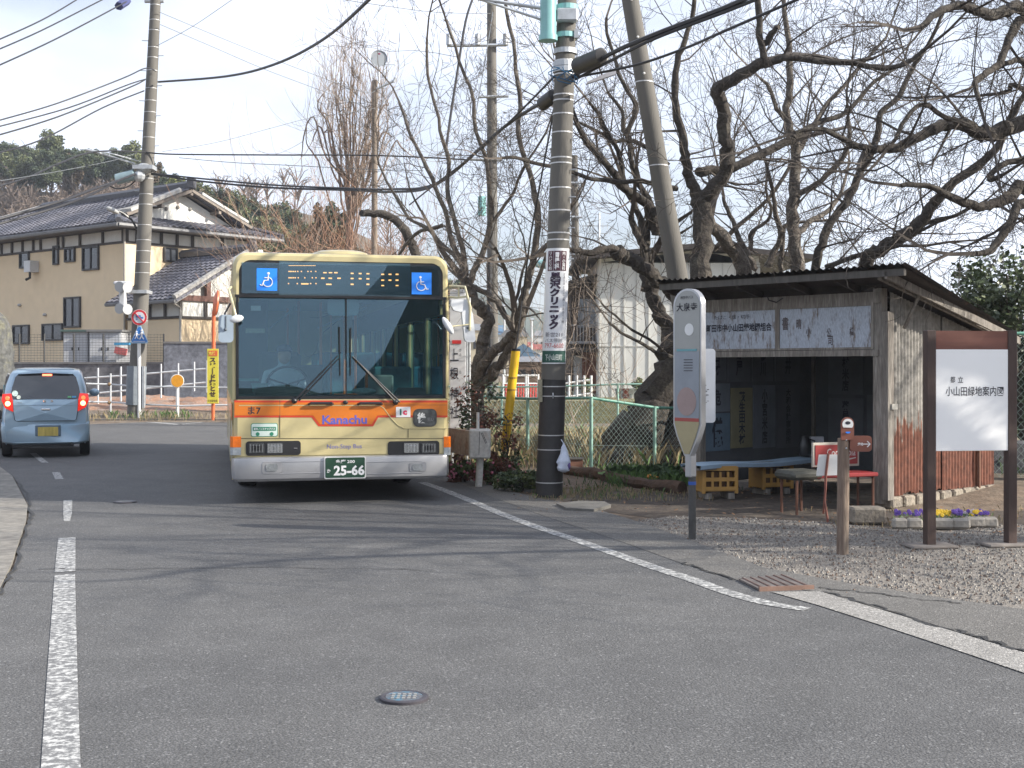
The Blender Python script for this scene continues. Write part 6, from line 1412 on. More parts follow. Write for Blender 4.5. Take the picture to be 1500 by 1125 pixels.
# ---------------------------------------------------------------- wooden guide post
g = G(1234, 811); t = thing('guide_post', 'round wooden guide post with brown arrow board pointing right and white cap plate', 'guide post', g); GY = g.y
wp = mat('guide_wood', (.17, .12, .09), .8, .25, 3, .4, 30, col2=(.24, .19, .145), stretch=(5, 5, .5)); obj('post', MB().tube([V((g.x, GY, -.1)), V((g.x+.01, GY, W(0, 642, GY).z))], .050, 16), wp, t, world=True, smooth=60)
brn = mat('brown_board', (.19, .065, .042), .55, .12, 6); P = [(W(1230, 0, GY).x, W(0, 644, GY).z), (W(1248.5, 0, GY).x, W(0, 644, GY).z)]
cx_ = (P[0][0]+P[1][0])/2; r_ = (P[1][0]-P[0][0])/2; P += [(cx_+r_*math.cos(R(a_)), W(0, 620, GY).z+r_*math.sin(R(a_))) for a_ in range(0, 181, 15)]
hd = obj('head_board', MB().prism(P, GY-.055, GY-.03), brn, t, world=True); r2 = r_*.86; P = [(cx_+r2*math.cos(R(a_)), W(0, 621, GY).z+r2*math.sin(R(a_))) for a_ in range(-40, 221, 15)]; obj('white_plate', MB().prism(P, GY-.060, GY-.054), white_p, hd, world=True)
obj('emblem', MB().ball((cx_, GY-.061, W(0, 619, GY).z), .014, 8, (1.6, .2, 1)), ink_f, hd, world=True); obj('blue_mark', MB().prism([(cx_+.02*math.cos(R(a_)), W(0, 632, GY).z+.014*math.sin(R(a_))) for a_ in range(180, 361, 20)], GY-.064, GY-.058), MATS['sign_blue'], hd, world=True)
a = W(1243, 661, GY); b = W(1275, 638, GY); ar = obj('arrow_board', MB().prism(rrect(a.x, b.x, a.z, b.z, .03), GY-.045, GY-.02), brn, t, world=True)
mb = MB(); c = W(1268, 650, GY); y = GY-.048; mb.tube([V((c.x-.035, y, c.z)), V((c.x+.02, y, c.z))], .005, 4).tube([V((c.x+.0, y, c.z+.024)), V((c.x+.024, y, c.z)), V((c.x, y, c.z-.024))], .005, 4); put_text(mb, '緑地', (W(1259, 0, GY).x-.005, y, c.z), w=.045, h=.026, weight=.02); obj('lettering', mb, white_ink, ar, world=True)
for py in (644, 656): obj('bolt', MB().ball((g.x+.02, GY-.05, W(0, py, GY).z), .008, 6), galv, t, world=True)
# ---------------------------------------------------------------- park map board
g = G(1421, 800); MY = g.y; t = thing('map_board', 'large white park map board between two dark brown posts', 'information board', g, R(8)); pmx = MY/F
br2 = mat('post_brown', (.055, .032, .026), .6, .25, 4, .2, 30, stretch=(4, 4, .6)); hx = (1484.5-1358.5)/2*pmx; zt_ = EYE+(HY-484)*pmx
for s in (-1, 1): obj('post', MB().box((s*hx, 0, (zt_-.1)/2), (.085, .085, zt_+.1), bev=.006), br2, t); obj('base_slab', MB().box((s*hx-(.05 if s > 0 else .0), .0, .01), (.42, .26, .03), bev=.01), mat('slab_concrete', (.17, .15, .135), .9, .3, 5), t)
zb_ = EYE+(HY-660)*pmx; z1_ = EYE+(HY-512)*pmx; obj('top_beam', MB().box((0, 0, (z1_+zt_)/2-.005), (hx*2-.085, .06, zt_-z1_)), mat('beam_brown', (.17, .065, .045), .6, .2, 4, stretch=(.5, 5, 5)), t)
bd_ = obj('board', MB().box((.0, -.01, (zb_+z1_)/2), (hx*2-.075, .05, z1_-zb_), bev=.003), mat('board_bright', (.93, .93, .92), .35, .01), t)
mb = MB(); x_ = lambda px: (px-1421)*pmx; zz_ = lambda py: EYE+(HY-py)*pmx; put_text(mb, '小山田緑地案内図', (x_(1425), -.037, zz_(573)), w=90*pmx, h=14*pmx, weight=.006); put_text(mb, '都', (x_(1391), -.037, zz_(556)), w=7.5*pmx, h=9*pmx, weight=.006); put_text(mb, '立', (x_(1403), -.037, zz_(556)), w=8*pmx, h=9*pmx, weight=.006); obj('lettering', mb, black_ink, bd_)

# ---------------------------------------------------------------- chain link fences
fg = mat('fence_green', (.09, .26, .20), .5, .15, 5); fg_l = mat('fence_pale_green', (.24, .40, .34), .5, .15, 5); wire_m = mat('fence_wire', (.28, .36, .33), .5, .1, 5)
def chain_fence(label, posts, pitch=.065, pm_=None, wr=.0022, m=fg, top=True):
    """posts: (x, y, z0, z1)"""
    t = thing('chain_link_fence', label, 'fence', V(posts[0][:3])); 
    for x, y, z0, z1 in posts: obj('post', MB().tube([V((x, y, z0-.05)), V((x, y, z1+.02))], .028, 10), pm_ or m, t, world=True, smooth=True)
    mesh_ = MB()
    for (x0, y0, a0, a1), (x1, y1, b0, b1) in zip(posts, posts[1:]):
        if top: obj('top_rail', MB().tube([V((x0, y0, a1)), V((x1, y1, b1))], .022, 8), m, t, world=True, smooth=True)
        Lg = math.hypot(x1-x0, y1-y0); H = (a1-a0+b1-b0)/2
        def P(s, h): f = s/Lg; return V((x0+(x1-x0)*f, y0+(y1-y0)*f, a0+(b0-a0)*f+.03+h/H*((a1-a0)*(1-f)+(b1-b0)*f-.03)))
        k = -H
        while k < Lg:
            for sg in (0, 1):
                s0, h0, s1, h1 = k, 0, k+H, H
                if s0 < 0: h0 = -s0; s0 = 0
                if s1 > Lg: h1 = H-(s1-Lg); s1 = Lg
                if s1-s0 > .01:
                    if sg: h0, h1 = H-h0, H-h1
                    mesh_.tube([P(s0, h0), P(s1, h1)], wr, 3, False)
            k += pitch*1.414
        mesh_.tube([P(0, H*.33), P(Lg, H*.33)], .004, 3, False)
    obj('mesh', mesh_, wire_m, t, world=True)
def fp_(px, Y, ytop): p = W(px, 540, Y); return (p.x, Y, 0.0, EYE-(ytop-HY)*Y/F)
chain_fence('green chain-link fence with pale post between the near utility pole and the shelter', [fp_(690, 22.5, 581), fp_(773, 21.0, 584), fp_(866, 19.2, 583), fp_(959, 19.9, 597), fp_(1060, 20.8, 600)], pm_=fg_l)
chain_fence('fainter green chain-link fence further back behind the first one', [fp_(650, 33, 566), fp_(735, 32, 567), fp_(815, 31.5, 566), fp_(905, 31, 563), fp_(1000, 31, 562)], .11, wr=.004, m=fg_l)
chain_fence('tall chain-link fence behind the map board at the right edge', [(5.9, 16.5, .1, 2.0), (7.2, 16.6, .1, 2.02), (8.8, 16.8, .1, 2.02)], .07, m=fg)
# ---------------------------------------------------------------- bare trees
class Twigs:
    def __init__(s): s.P = []; s.R = []
    def add(s, pts, r0, r1): s.P.append([tuple(p) for p in pts]); s.R.append((r0, r1))
    def build(s, mb, sides=3):
        if not s.P: return mb
        P = np.array(s.P); n, k, _ = P.shape; R0 = np.array(s.R); rad = R0[:, :1]+(R0[:, 1:]-R0[:, :1])*np.linspace(0, 1, k)[None]
        T = np.empty_like(P); T[:, 1:-1] = P[:, 2:]-P[:, :-2]; T[:, 0] = P[:, 1]-P[:, 0]; T[:, -1] = P[:, -1]-P[:, -2]; T /= np.linalg.norm(T, axis=2, keepdims=True)+1e-9
        ref = np.where(np.abs(T[:, :1, 2:3]) > .8, np.array([1., 0, 0]), np.array([0, 0, 1.])); U = np.cross(T, np.broadcast_to(ref, T.shape)); U /= np.linalg.norm(U, axis=2, keepdims=True)+1e-9; Wv = np.cross(T, U)
        vs = []
        for j in range(sides):
            a = 2*math.pi*j/sides; vs.append(P+(U*math.cos(a)+Wv*math.sin(a))*rad[..., None])
        v = np.stack(vs, 2).reshape(-1, 3); base = np.arange(n)[:, None, None]*k*sides+np.arange(k-1)[None, :, None]*sides; j = np.arange(sides)[None, None]; j2 = (j+1) % sides
        f = np.stack([base+j, base+j2, base+sides+j2, base+sides+j], -1).reshape(-1, 4)
        o = len(mb.v); mb.v += list(map(tuple, v.tolist())); mb.f += [tuple(q) for q in (f+o).tolist()]; mb.m += [0]*len(f); return mb
def grow(T, p, d, L, r, lvl, rs, up=.06, nch=5, ang=(25, 60), rmin=.0025, flat=1.0):
    k = 5; pts = [p]; d = d.normalized()
    for i in range(k-1):
        j = V((rs.gauss(0, 1), rs.gauss(0, 1)*flat, rs.gauss(0, 1)))*.15; d = (d+j+V((0, 0, up))).normalized(); pts.append(pts[-1]+d*(L/(k-1)))
    T.add(pts, r, max(r*.35, rmin*.8))
    if lvl <= 0: return
    n = max(2, int(nch*rs.uniform(.7, 1.3)))
    for c in range(n):
        f = rs.uniform(.22, 1.0) if c else 1.0; x = f*(k-1); i = min(int(x), k-2); q = pts[i].lerp(pts[i+1], x-i); dd = (pts[i+1]-pts[i]).normalized()
        ax = dd.orthogonal().normalized(); ax = Matrix.Rotation(rs.uniform(0, 6.283), 3, dd)@ax; a = R(rs.uniform(*ang))*(.45 if c == 0 else 1)
        nd = Matrix.Rotation(a, 3, ax)@dd; nd.y *= flat
        rr = r*(1-.6*f)*rs.uniform(.45, .7)
        grow(T, q, nd, L*rs.uniform(.42, .75)*(1-.2*f), max(rr, rmin), lvl-1, rs, up, nch, ang, rmin, flat)
def limb3(pts, Y, rs, wander=.5):
    """pixel polyline with (px, py) and depth Y or (Y0, Y1)"""
    Y0, Y1 = Y if isinstance(Y, tuple) else (Y, Y+rs.uniform(-wander, wander)); n = len(pts)
    return [W(px, py, Y0+(Y1-Y0)*i/(n-1)) for i, (px, py) in enumerate(pts)]
def tree(name, label, cat, base, limbs, m_trunk, m_twig, seed, group=None, blen=1.6, bsp=.42, lvl=3, nch=4, up=.045, rmin=.0034, flat=.8, kid_r=.45):
    """limbs: (pixel pts, Y, r0_px, r1_px, twiggy)"""
    rs = random.Random(seed); t = thing(name, label, cat, base, 0, group); tr = MB(); T = Twigs(); far = []
    for L in limbs:
        pts, Y, r0, r1 = L[:4]; dens = L[4] if len(L) > 4 else 1.0
        P = smooth_line(limb3(pts, Y, rs), 4); n = len(P); Ya = P[0].y
        rr = [(r0+(r1-r0)*i/(n-1))*Ya/F*rs.uniform(.92, 1.1) for i in range(n)]
        P = [p+V((rs.gauss(0, 1), rs.gauss(0, 1), rs.gauss(0, 1)))*rr[i]*.16 for i, p in enumerate(P)]
        sd = rs.uniform(0, 99); P = [p+V((noise.noise(p*1.6+V((sd, 0, 0))), 0, noise.noise(p*1.6+V((0, sd, 0)))))*.10*min(1, i/3, 6/(r0+1)) for i, p in enumerate(P)]
        tr.tube(P, rr, 9 if r0 > 4 else 6)
        if dens <= 0: continue
        tot = sum((P[i+1]-P[i]).length for i in range(n-1)); s = tot*.12 if dens < 2 else 0; acc = 0; nxt = s
        for i in range(n-1):
            seg = (P[i+1]-P[i]).length; d = (P[i+1]-P[i]).normalized()
            while acc+seg > nxt and seg > 0:
                q = P[i].lerp(P[i+1], (nxt-acc)/seg); f = nxt/tot; ax = Matrix.Rotation(rs.uniform(0, 6.283), 3, d)@d.orthogonal().normalized(); nd = Matrix.Rotation(R(rs.uniform(30, 75)), 3, ax)@d; nd.y *= flat
                r_ = max(rmin*1.6, min(rr[i]*kid_r, .026)*rs.uniform(.5, 1)); grow(T, q, nd, blen*rs.uniform(.5, 1.15), r_, lvl, rs, up, nch, rmin=rmin, flat=flat)
                nxt += bsp/dens*rs.uniform(.6, 1.5)
            acc += seg
        grow(T, P[-1], (P[-1]-P[-2]), blen*1.1, max(rr[-1]*.9, rmin), lvl, rs, up, nch, rmin=rmin, flat=flat)
    obj('trunk', tr, m_trunk, t, world=True, smooth=True); cm = T.build(MB()); obj('crown', cm, m_twig, t, world=True); return t
def z2(pts, s, ox, oy): return [(ox+x/s, oy+y/s) for x, y in pts]
Z7 = lambda *p: z2(p, 2.678, 1000, 0)
Z6 = lambda *p: z2(p, 3.124, 640, 0)
Z5 = lambda *p: z2(p, 4.017, 780, 340)
ZE_ = lambda *p: z2(p, 5.11, 640, 380)
tw_d = mat('twig_dark', (.065, .054, .046), .9, .25, 3)
# cherry with the forked dark trunk rising behind the hut
tree('cherry_tree', 'bare cherry tree with dark forked trunk rising behind the left end of the shelter roof', 'tree', V((3.0, 20, 0)), [
    ([(1030, 700), (1029, 520), (1027, 400), (1029, 330), (1028, 292)], 20, 17, 14, 0),
    (Z7((70, 790), (30, 720), (8, 640), (0, 560), (-30, 420), (-20, 250), (20, 120), (60, -40)), (20, 19.6), 9, 3, 1),
    (Z7((80, 780), (150, 710), (172, 620), (158, 520), (150, 400), (128, 352), (190, 310), (320, 255)), (20, 19), 11, 8, .5),
    (Z7((320, 255), (400, 228), (500, 235), (620, 240), (760, 270), (880, 240), (960, 200)), (19, 18.5), 6, 3, 1.2),
    (Z7((322, 260), (312, 170), (305, 80), (300, -50)), (19, 18.8), 6, 4, 1),
    (Z7((325, 170), (350, 140), (380, 105)), (19, 18.8), 5, 4, 0),
    (Z7((60, 680), (100, 665), (200, 650), (290, 615), (350, 585), (430, 540)), (20, 20.5), 7, 6, 1),
    (Z7((430, 540), (520, 500), (640, 430), (760, 330), (860, 240)), (20.5, 21), 5, 2, 1)], bark_d, tw_d, 11, blen=1.5, bsp=.36, nch=4)
tree('cherry_tree', 'bare cherry tree with upright grey trunk behind the middle of the shelter roof', 'tree', V((4.7, 21.5, 0)), [
    ([(1168, 690), (1168, 500)]+Z7((450, 1060), (432, 950), (440, 830), (446, 720), (443, 600), (420, 520), (408, 440), (430, 330), (420, 200), (400, 60), (390, -60)), (21.5, 21.5), 12, 3, .7),
    (Z7((455, 760), (540, 715), (610, 640), (640, 560), (650, 450)), (21.5, 21), 5, 2.5, 1), (Z7((440, 920), (520, 860), (600, 800), (640, 700)), (21.5, 22.3), 5, 2.5, 1),
    (Z7((405, 470), (370, 430), (350, 340), (320, 300)), (21.5, 21), 4, 2, 1), (Z7((445, 600), (480, 560), (560, 420), (640, 330), (800, 150)), (21.5, 22), 5, 2, 1)], bark, twig, 12, blen=1.5, bsp=.34)
tree('cherry_tree', 'bare cherry tree with several slanting stems behind the right end of the shelter roof', 'tree', V((6.2, 20.5, 0)), [
    ([(1215, 690), (1200, 500)]+Z7((515, 1050), (560, 930), (610, 840), (650, 770), (720, 640), (760, 540), (790, 440), (850, 370), (900, 280), (960, 180), (1020, 60)), 20.5, 8, 2.5, .8),
    ([(1240, 690), (1262, 430)]+Z7((720, 1020), (780, 980), (860, 930), (930, 870), (980, 800), (1040, 740), (1150, 650), (1240, 570), (1300, 440), (1360, 330)), (20.5, 19), 12, 4, .8),
    (Z7((560, 1048), (650, 1010), (740, 990), (840, 960)), 20.3, 4, 3, .6), (Z7((1150, 800), (1050, 850), (960, 900), (880, 950)), (19.5, 20), 3, 2, .8),
    (Z7((860, 930), (1000, 870), (1100, 830)), 20, 4, 2, 1)], bark_d, tw_d, 13, blen=1.4, bsp=.34)
tree('cherry_tree', 'bare cherry tree with low fanned pale stems behind the left half of the shelter roof', 'tree', V((4.0, 22, 0)), [
    ([(1120, 680), (1090, 450)]+Z7((240, 1060), (180, 960), (125, 900), (100, 850)), (22, 21.5), 14, 8, .3),
    (Z7((290, 1060), (240, 960), (180, 850), (160, 760)), 22, 5, 2.5, 1), (Z7((330, 1050), (380, 920), (360, 820), (350, 720), (300, 560)), 22, 5, 2, 1),
    (Z7((270, 980), (280, 900), (340, 840), (330, 740)), 22, 3.5, 2, 1), (Z7((390, 1060), (400, 1000), (390, 900), (420, 870)), 22, 4, 3, .6), (Z7((120, 980), (200, 900), (300, 800), (420, 660), (470, 560)), 22.5, 4, 2, .8)], bark, twig, 14, blen=1.3, bsp=.42)
# tree outside the right edge whose heavy boughs reach in
tree('cherry_tree', 'bare cherry tree outside the right edge whose heavy dark boughs reach over the map board', 'tree', V((9.5, 15.5, 0)), [
    ([(1880, 720), (1850, 400), (1800, 200), (1760, 60)], 15.5, 26, 18, 0), 
    ([(1810, 230), (1700, 190), (1600, 170)]+Z7((1340, 480), (1260, 500), (1180, 525), (1120, 490), (1060, 480), (1000, 500), (930, 545), (850, 578), (780, 580), (720, 580)), (15.5, 14.5), 14, 5, .9),
    (Z7((720, 580), (650, 545), (580, 520), (500, 515), (420, 530)), 14.5, 5, 2.5, .9), (Z7((1130, 500), (1040, 480), (960, 430), (900, 440), (850, 500), (830, 545)), 14.6, 4, 3, .8),
    ([(1840, 380), (1700, 320), (1580, 300)]+Z7((1340, 735), (1280, 775), (1210, 808), (1140, 805), (1060, 780), (960, 730), (860, 730)), (15.5, 14.3), 13, 3, .9),
    ([(1700, 320), (1600, 300)]+Z7((1345, 800), (1290, 860), (1240, 950), (1200, 985), (1145, 998)), (15, 14.2), 9, 4, .4),
    ([(1780, 80), (1650, 30)]+Z7((1345, 35), (1270, 45), (1200, 60), (1150, 45), (1080, 30), (1000, 50), (930, 110)), (15.5, 14.0), 11, 4, 1),
    ([(1760, 100), (1600, 40)]+Z7((1340, 60), (1290, 160), (1240, 250), (1190, 290), (1140, 330), (1150, 400)), (15.5, 14.2), 8, 3, .9),
    ([(1700, 190), (1600, 130)]+Z7((1340, 240), (1270, 245), (1180, 290)), (15.5, 14.8), 6, 3, 1), ([(1700, 260)]+Z7((1345, 345), (1280, 350), (1240, 360)), 15, 5, 3, 1.2),
    (Z7((1345, 620), (1250, 650), (1210, 720), (1260, 690)), 14.8, 5, 3, .8)], bark_d, tw_d, 15, blen=1.3, bsp=.34)
# tree left of the leaning pole, with the broken low bough
tree('cherry_tree', 'bare cherry tree with broken low bough and huge slanting base behind the green fence', 'tree', V((2.4, 21, 0)), [
    ([(902, 700), (925, 650), (960, 600), (985, 545), (992, 500)], (20.6, 21), 42, 24, 0), ([(985, 560), (1000, 620), (1000, 700)], 21, 26, 34, 0),
    (Z5((860, 760), (830, 680), (790, 560), (740, 450), (700, 340), (665, 240)), 21, 14, 9, .3), (Z5((850, 420), (800, 330), (740, 280), (640, 215), (575, 160), (520, 130), (485, 90)), (20.8, 20), 10, 10, 0),
    (Z5((500, 110), (420, 105), (350, 125), (280, 105), (200, 95), (120, 110)), (20, 19.5), 6, 3.5, .5), (Z5((665, 240), (650, 150), (640, 80), (600, 0), (585, -120)), 21, 7, 4, .6), (Z5((700, 260), (680, 150), (660, 20), (670, -80)), 21, 6, 4, .6),
    (Z6((1010, 1080), (975, 960), (870, 860), (800, 780), (700, 680), (632, 570), (600, 450)), (21, 20), 8, 3, 1), (Z6((1100, 860), (980, 850), (860, 830), (740, 825), (640, 800), (540, 760), (400, 730), (300, 725)), (20.5, 19), 4, 2, 1),
    (Z6((870, 860), (840, 720), (790, 600), (740, 520), (690, 460)), (21, 20.5), 4, 2, 1.2), (Z6((985, 960), (930, 850), (880, 700), (850, 600), (850, 500), (780, 420)), (21, 21.5), 5, 2, 1.2), (Z6((1060, 760), (900, 640), (800, 640), (650, 560)), 21, 4, 2, 1.2),
    (Z6((960, 1120), (920, 1000), (860, 870)), 21, 5, 4, .5), (Z6((860, 620), (900, 500), (860, 380), (800, 250), (780, 80)), 20.5, 4, 2, 1),
    (Z5((850, 745), (780, 715), (700, 690), (640, 650), (560, 590), (480, 565), (420, 540)), (20.4, 19.2), 3.2, 1.6, .9), (Z5((790, 720), (640, 590), (500, 500), (400, 410)), (20.5, 19.5), 2.2, 1.2, .9)], bark_d, twig, 16, blen=1.25, bsp=.34)
# tree left of the near pole
tree('cherry_tree', 'bare cherry tree with two crossing lichen-grey trunks left of the clinic-sign pole', 'tree', V((-.6, 20.8, 0)), [
    ([(698, 690), (700, 620), (697, 560)], 20.8, 12, 12, 0), (ZE_((290, 930), (305, 800), (325, 650), (360, 520), (378, 440), (340, 370), (300, 320), (260, 240), (210, 165)), 20.8, 10, 7, .2),
    (ZE_((250, 950), (340, 830), (430, 700), (520, 600), (590, 530)), (20.8, 20.2), 9, 6, .1), (ZE_((300, 980), (400, 860), (500, 740), (560, 640), (590, 530)), (20.8, 20.2), 9, 7, .2),
    (ZE_((590, 530), (545, 460), (480, 370), (400, 280), (300, 210), (235, 180)), (20.2, 20.8), 5, 4, .5), (ZE_((595, 530), (610, 430), (640, 330), (680, 200), (710, 80), (720, 0)), 20.2, 7, 5, .6),
    ([(781, 380), (788, 330), (782, 280), (770, 220), (758, 140), (752, 60), (740, -20)], 20.2, 5, 2.5, .9), (ZE_((575, 530), (575, 330), (600, 180), (640, 80), (680, -20)), 20.1, 3, 1.6, .7), (ZE_((640, 360), (720, 380), (780, 420)), 20, 2, 1.3, .8),
    ([(681, 411), (675, 385), (662, 340), (645, 290), (622, 235), (600, 190), (588, 150)], (20.8, 22), 5, 2, 1), ([(683, 405), (672, 350), (660, 290), (655, 240), (640, 170), (625, 60)], (20.8, 21), 4.5, 2, 1), ([(689, 415), (705, 370), (718, 320), (716, 260), (700, 190), (680, 110), (655, 30)], 20.8, 5, 2, 1),
    ([(669, 380), (640, 345), (600, 320), (570, 280), (556, 230)], (21, 22.5), 3.5, 1.6, 1), ([(716, 330), (745, 290), (760, 250), (800, 190)], 20.8, 3, 1.6, 1), ([(755, 484), (762, 470), (790, 455)], 20, 2, 1.3, .6),
    ([(650, 330), (610, 345), (585, 370), (560, 400)], 21.5, 3, 1.6, .9)], bark, twig, 17, blen=1.35, bsp=.34, kid_r=.28)
# tree beside the camera's right, outside the frame: its boughs shade the road
rq = random.Random(5); LQ = [([(2700, 830), (2690, 500), (2720, 200)], 10.0, 34, 24, 0)]
for k in range(11):
    ex = rq.uniform(1750, 3400); ey = rq.uniform(-700, 60); LQ.append(([(2720, rq.uniform(180, 420)), ((2720*.55+ex*.45), (240*.5+ey*.5)+rq.uniform(-50, 60)), ((2720*.25+ex*.75), (240*.2+ey*.8)+rq.uniform(-60, 60)), (ex, ey)], (10.0, rq.uniform(7.5, 12.5)), rq.uniform(11, 17), 5, 1))
tree('cherry_tree', 'large bare cherry tree outside the right edge whose twigs shade the road before the bus', 'tree', V((10.5, 10, 0)), LQ, bark_d, twig, 19, blen=1.6, bsp=.26, lvl=2, nch=6, flat=1)
# pruned tree behind the bus and tall poplar-like tree
tree('pruned_tree', 'stub of a pruned tree with one thick arched black branch above the bus roof', 'tree', V((-2.6, 33, 0)), [([(612, 610), (610, 420), (607, 375), (600, 350), (585, 328), (565, 318), (548, 314), (530, 312)], 33, 8, 5, .0), ([(600, 350), (640, 330), (660, 340), (690, 360)], (33, 31), 2, 1.2, .35)], bark_d, tw_d, 18, blen=1.6, bsp=.8)
rs_ = random.Random(21); pop = [([(512, 640), (514, 380), (512, 330), (520, 260)], 52, 7, 4, 0)]
for k in range(32):
    x1 = 512+rs_.gauss(0, 34); x1 = max(446, min(592, x1)); top = 60+abs(x1-515)*1.3+rs_.uniform(0, 90); s = rs_.uniform(250, 360); bx = 514+(x1-512)*.12
    pop.append(([(bx, s), (bx+(x1-bx)*.45, s-35), (bx+(x1-bx)*.8, s-95), (x1+rs_.uniform(-4, 4), (s-95+top)/2), (x1+rs_.uniform(-6, 6), top)], 52, 1.7, .7, .9))
tree('tall_bare_tree', 'tall pale bare tree with upright brushy branches beside the satellite dish pole', 'tree', V((-6.7, 52, 0)), pop, mat('pale_trunk', (.20, .15, .12), .9, .2, 3), twig_l, 22, blen=2.0, bsp=.8, lvl=1, nch=6, up=.30, rmin=.0065)
def bush(name, label, cat, base, h, w, n, m, seed, r=.02, lvl=1, spread=.5, group=None, up=.1, nch=4):
    rs = random.Random(seed); t = thing(name, label, cat, base, 0, group); T = Twigs()
    for k in range(n):
        a = rs.uniform(0, 6.283); d = V((math.cos(a)*spread*rs.random(), math.sin(a)*spread*rs.random(), 1)); p = V(base)+V((rs.uniform(-w, w)/2, rs.uniform(-w, w)/3, 0)); grow(T, p, d, h*rs.uniform(.6, 1), r, lvl, rs, up, nch, rmin=r*.35)
    obj('stems', T.build(MB()), m, t, world=True); return t
bush('coppice_bush', 'reddish twiggy bush behind the bus roof under the tall bare tree', 'bush', V((-6.8, 48, .2)), 6.6, 3.4, 70, twig_r, 31, .018, 2, .5); bush('coppice_bush', 'smaller reddish twiggy bush right of the wooden pole behind the bus', 'bush', V((-4.4, 47, .2)), 5.6, 2.6, 45, twig_r, 32, .018, 2, .55)
bush('coppice_bush', 'pale brown twiggy bush behind the left part of the bus roof', 'bush', V((-8.6, 49, .2)), 5.6, 2.2, 36, twig_l, 33, .018, 2, .5)
bush('bare_shrub', 'thin bare shrub leaning over the white building from the tree base', 'bush', V((1.9, 23, .9)), 1.6, .7, 7, twig_l, 34, .007, 2, .7)
bush('bare_shrub', 'tangled bare shrub in front of the dark house with the balcony', 'bush', V((1.2, 30, .2)), 3.0, 1.0, 12, twig_l, 35, .010, 2, .6)

# ---------------------------------------------------------------- leaves
def leaves(mb, cen, rad, n, size, rs, clumps=14, fill=.35, elong=1.8, mats=1, shell=.55):
    """n leaf quads gathered into clumps spread through an ellipsoid"""
    rng = np.random.RandomState(rs); C = []
    for k in range(clumps):
        v = rng.normal(size=3); v /= np.linalg.norm(v); v *= rng.uniform(shell, 1.0); C.append((v, rng.uniform(.18, .36)))
    C.append((np.zeros(3), .5)); idx = rng.randint(0, len(C), n); c = np.array([C[i][0] for i in idx]); s = np.array([C[i][1] for i in idx])
    o = rng.normal(size=(n, 3)); o /= np.linalg.norm(o, axis=1, keepdims=True); o *= (rng.uniform(0, 1, (n, 1))**.45)*s[:, None]*1.25
    P = (c+o)*np.array(rad)+np.array(cen); d = rng.normal(size=(n, 3)); d[:, 2] *= .6; d /= np.linalg.norm(d, axis=1, keepdims=True); e = np.cross(d, rng.normal(size=(n, 3))); e /= np.linalg.norm(e, axis=1, keepdims=True)
    sz = size*rng.uniform(.6, 1.3, (n, 1)); d = d*sz*elong/2; e = e*sz/2
    v = np.stack([P-d, P+e, P+d, P-e], 1).reshape(-1, 3); o_ = len(mb.v); mb.v += list(map(tuple, v.tolist())); q = (np.arange(n)[:, None]*4+np.arange(4)[None]+o_).tolist(); mb.f += [tuple(x) for x in q]
    mb.m += (idx % mats).tolist() if mats > 1 else [0]*n; return mb
def foliage_mat(name, c, c2, rough=.6): 
    m = mat(name, c, rough, .35, 2.2, col2=c2, thr=(.4, .65)); return m
ev1 = foliage_mat('evergreen_dark', (.035, .055, .030), (.06, .085, .042)); ev2 = foliage_mat('evergreen_mid', (.05, .065, .03), (.085, .11, .04)); ev3 = foliage_mat('evergreen_olive', (.09, .11, .04), (.13, .14, .055)); brn_l = foliage_mat('cedar_brown', (.085, .06, .03), (.12, .085, .045))
hedge = foliage_mat('hedge_leaf', (.035, .06, .022), (.09, .12, .05), .45); camellia = foliage_mat('camellia_leaf', (.045, .065, .03), (.12, .145, .07), .3)
def leafy(name, label, cat, base, cen, rad, n, size, mats, seed, group=None, trunk_r=.06, clumps=16, elong=1.8, shell=.5, tm=bark_d):
    t = thing(name, label, cat, base, 0, group); mb = leaves(MB(), cen, rad, n, size, seed, clumps, elong=elong, mats=len(mats), shell=shell); 
    rs = random.Random(seed); tb = MB().tube([V(base), V(base).lerp(V(cen), .6), V(cen)+V((0, 0, rad[2]*.5))], [trunk_r, trunk_r*.7, trunk_r*.3], 7); tw_ = Twigs()
    for k in range(14):
        d = V((rs.gauss(0, 1), rs.gauss(0, 1), rs.gauss(0, .7))).normalized(); c = V(cen); e = c+V((d.x*rad[0], d.y*rad[1], d.z*rad[2]))*.85; s_ = V(base).lerp(c, rs.uniform(.5, 1)); tw_.add([s_, s_.lerp(e, .33)+V((0, 0, .05)), s_.lerp(e, .66), e], trunk_r*.4, trunk_r*.1)
    tw_.build(tb, 4); obj('trunk', tb, tm, t, world=True); obj('crown', mb, mats, t, world=True); return t
c = W(1490, 445, 16.8); leafy('camellia_tree', 'leafy evergreen tree with glossy leaves above the right end of the shelter roof', 'tree', (7.2, 17.6, 0), W(1475, 440, 17.6), (.95, .9, .70), 3400, .055, [camellia, hedge], 41, clumps=26, shell=.35)
leafy('evergreen_shrub', 'dense dark evergreen shrub behind the tall chain-link fence at the right edge', 'shrub', (7.6, 18.2, 0), (7.7, 18.2, 1.25), (1.5, .9, 1.3), 6500, .06, [hedge, ev1], 42, clumps=34, shell=.3)
leafy('evergreen_shrub', 'dark evergreen shrub seen between the shelter rear and the map board', 'shrub', (6.6, 19.0, 0), (6.7, 19.0, 1.5), (1.0, .7, 1.2), 3500, .06, [ev1, hedge], 43, clumps=22, shell=.3)
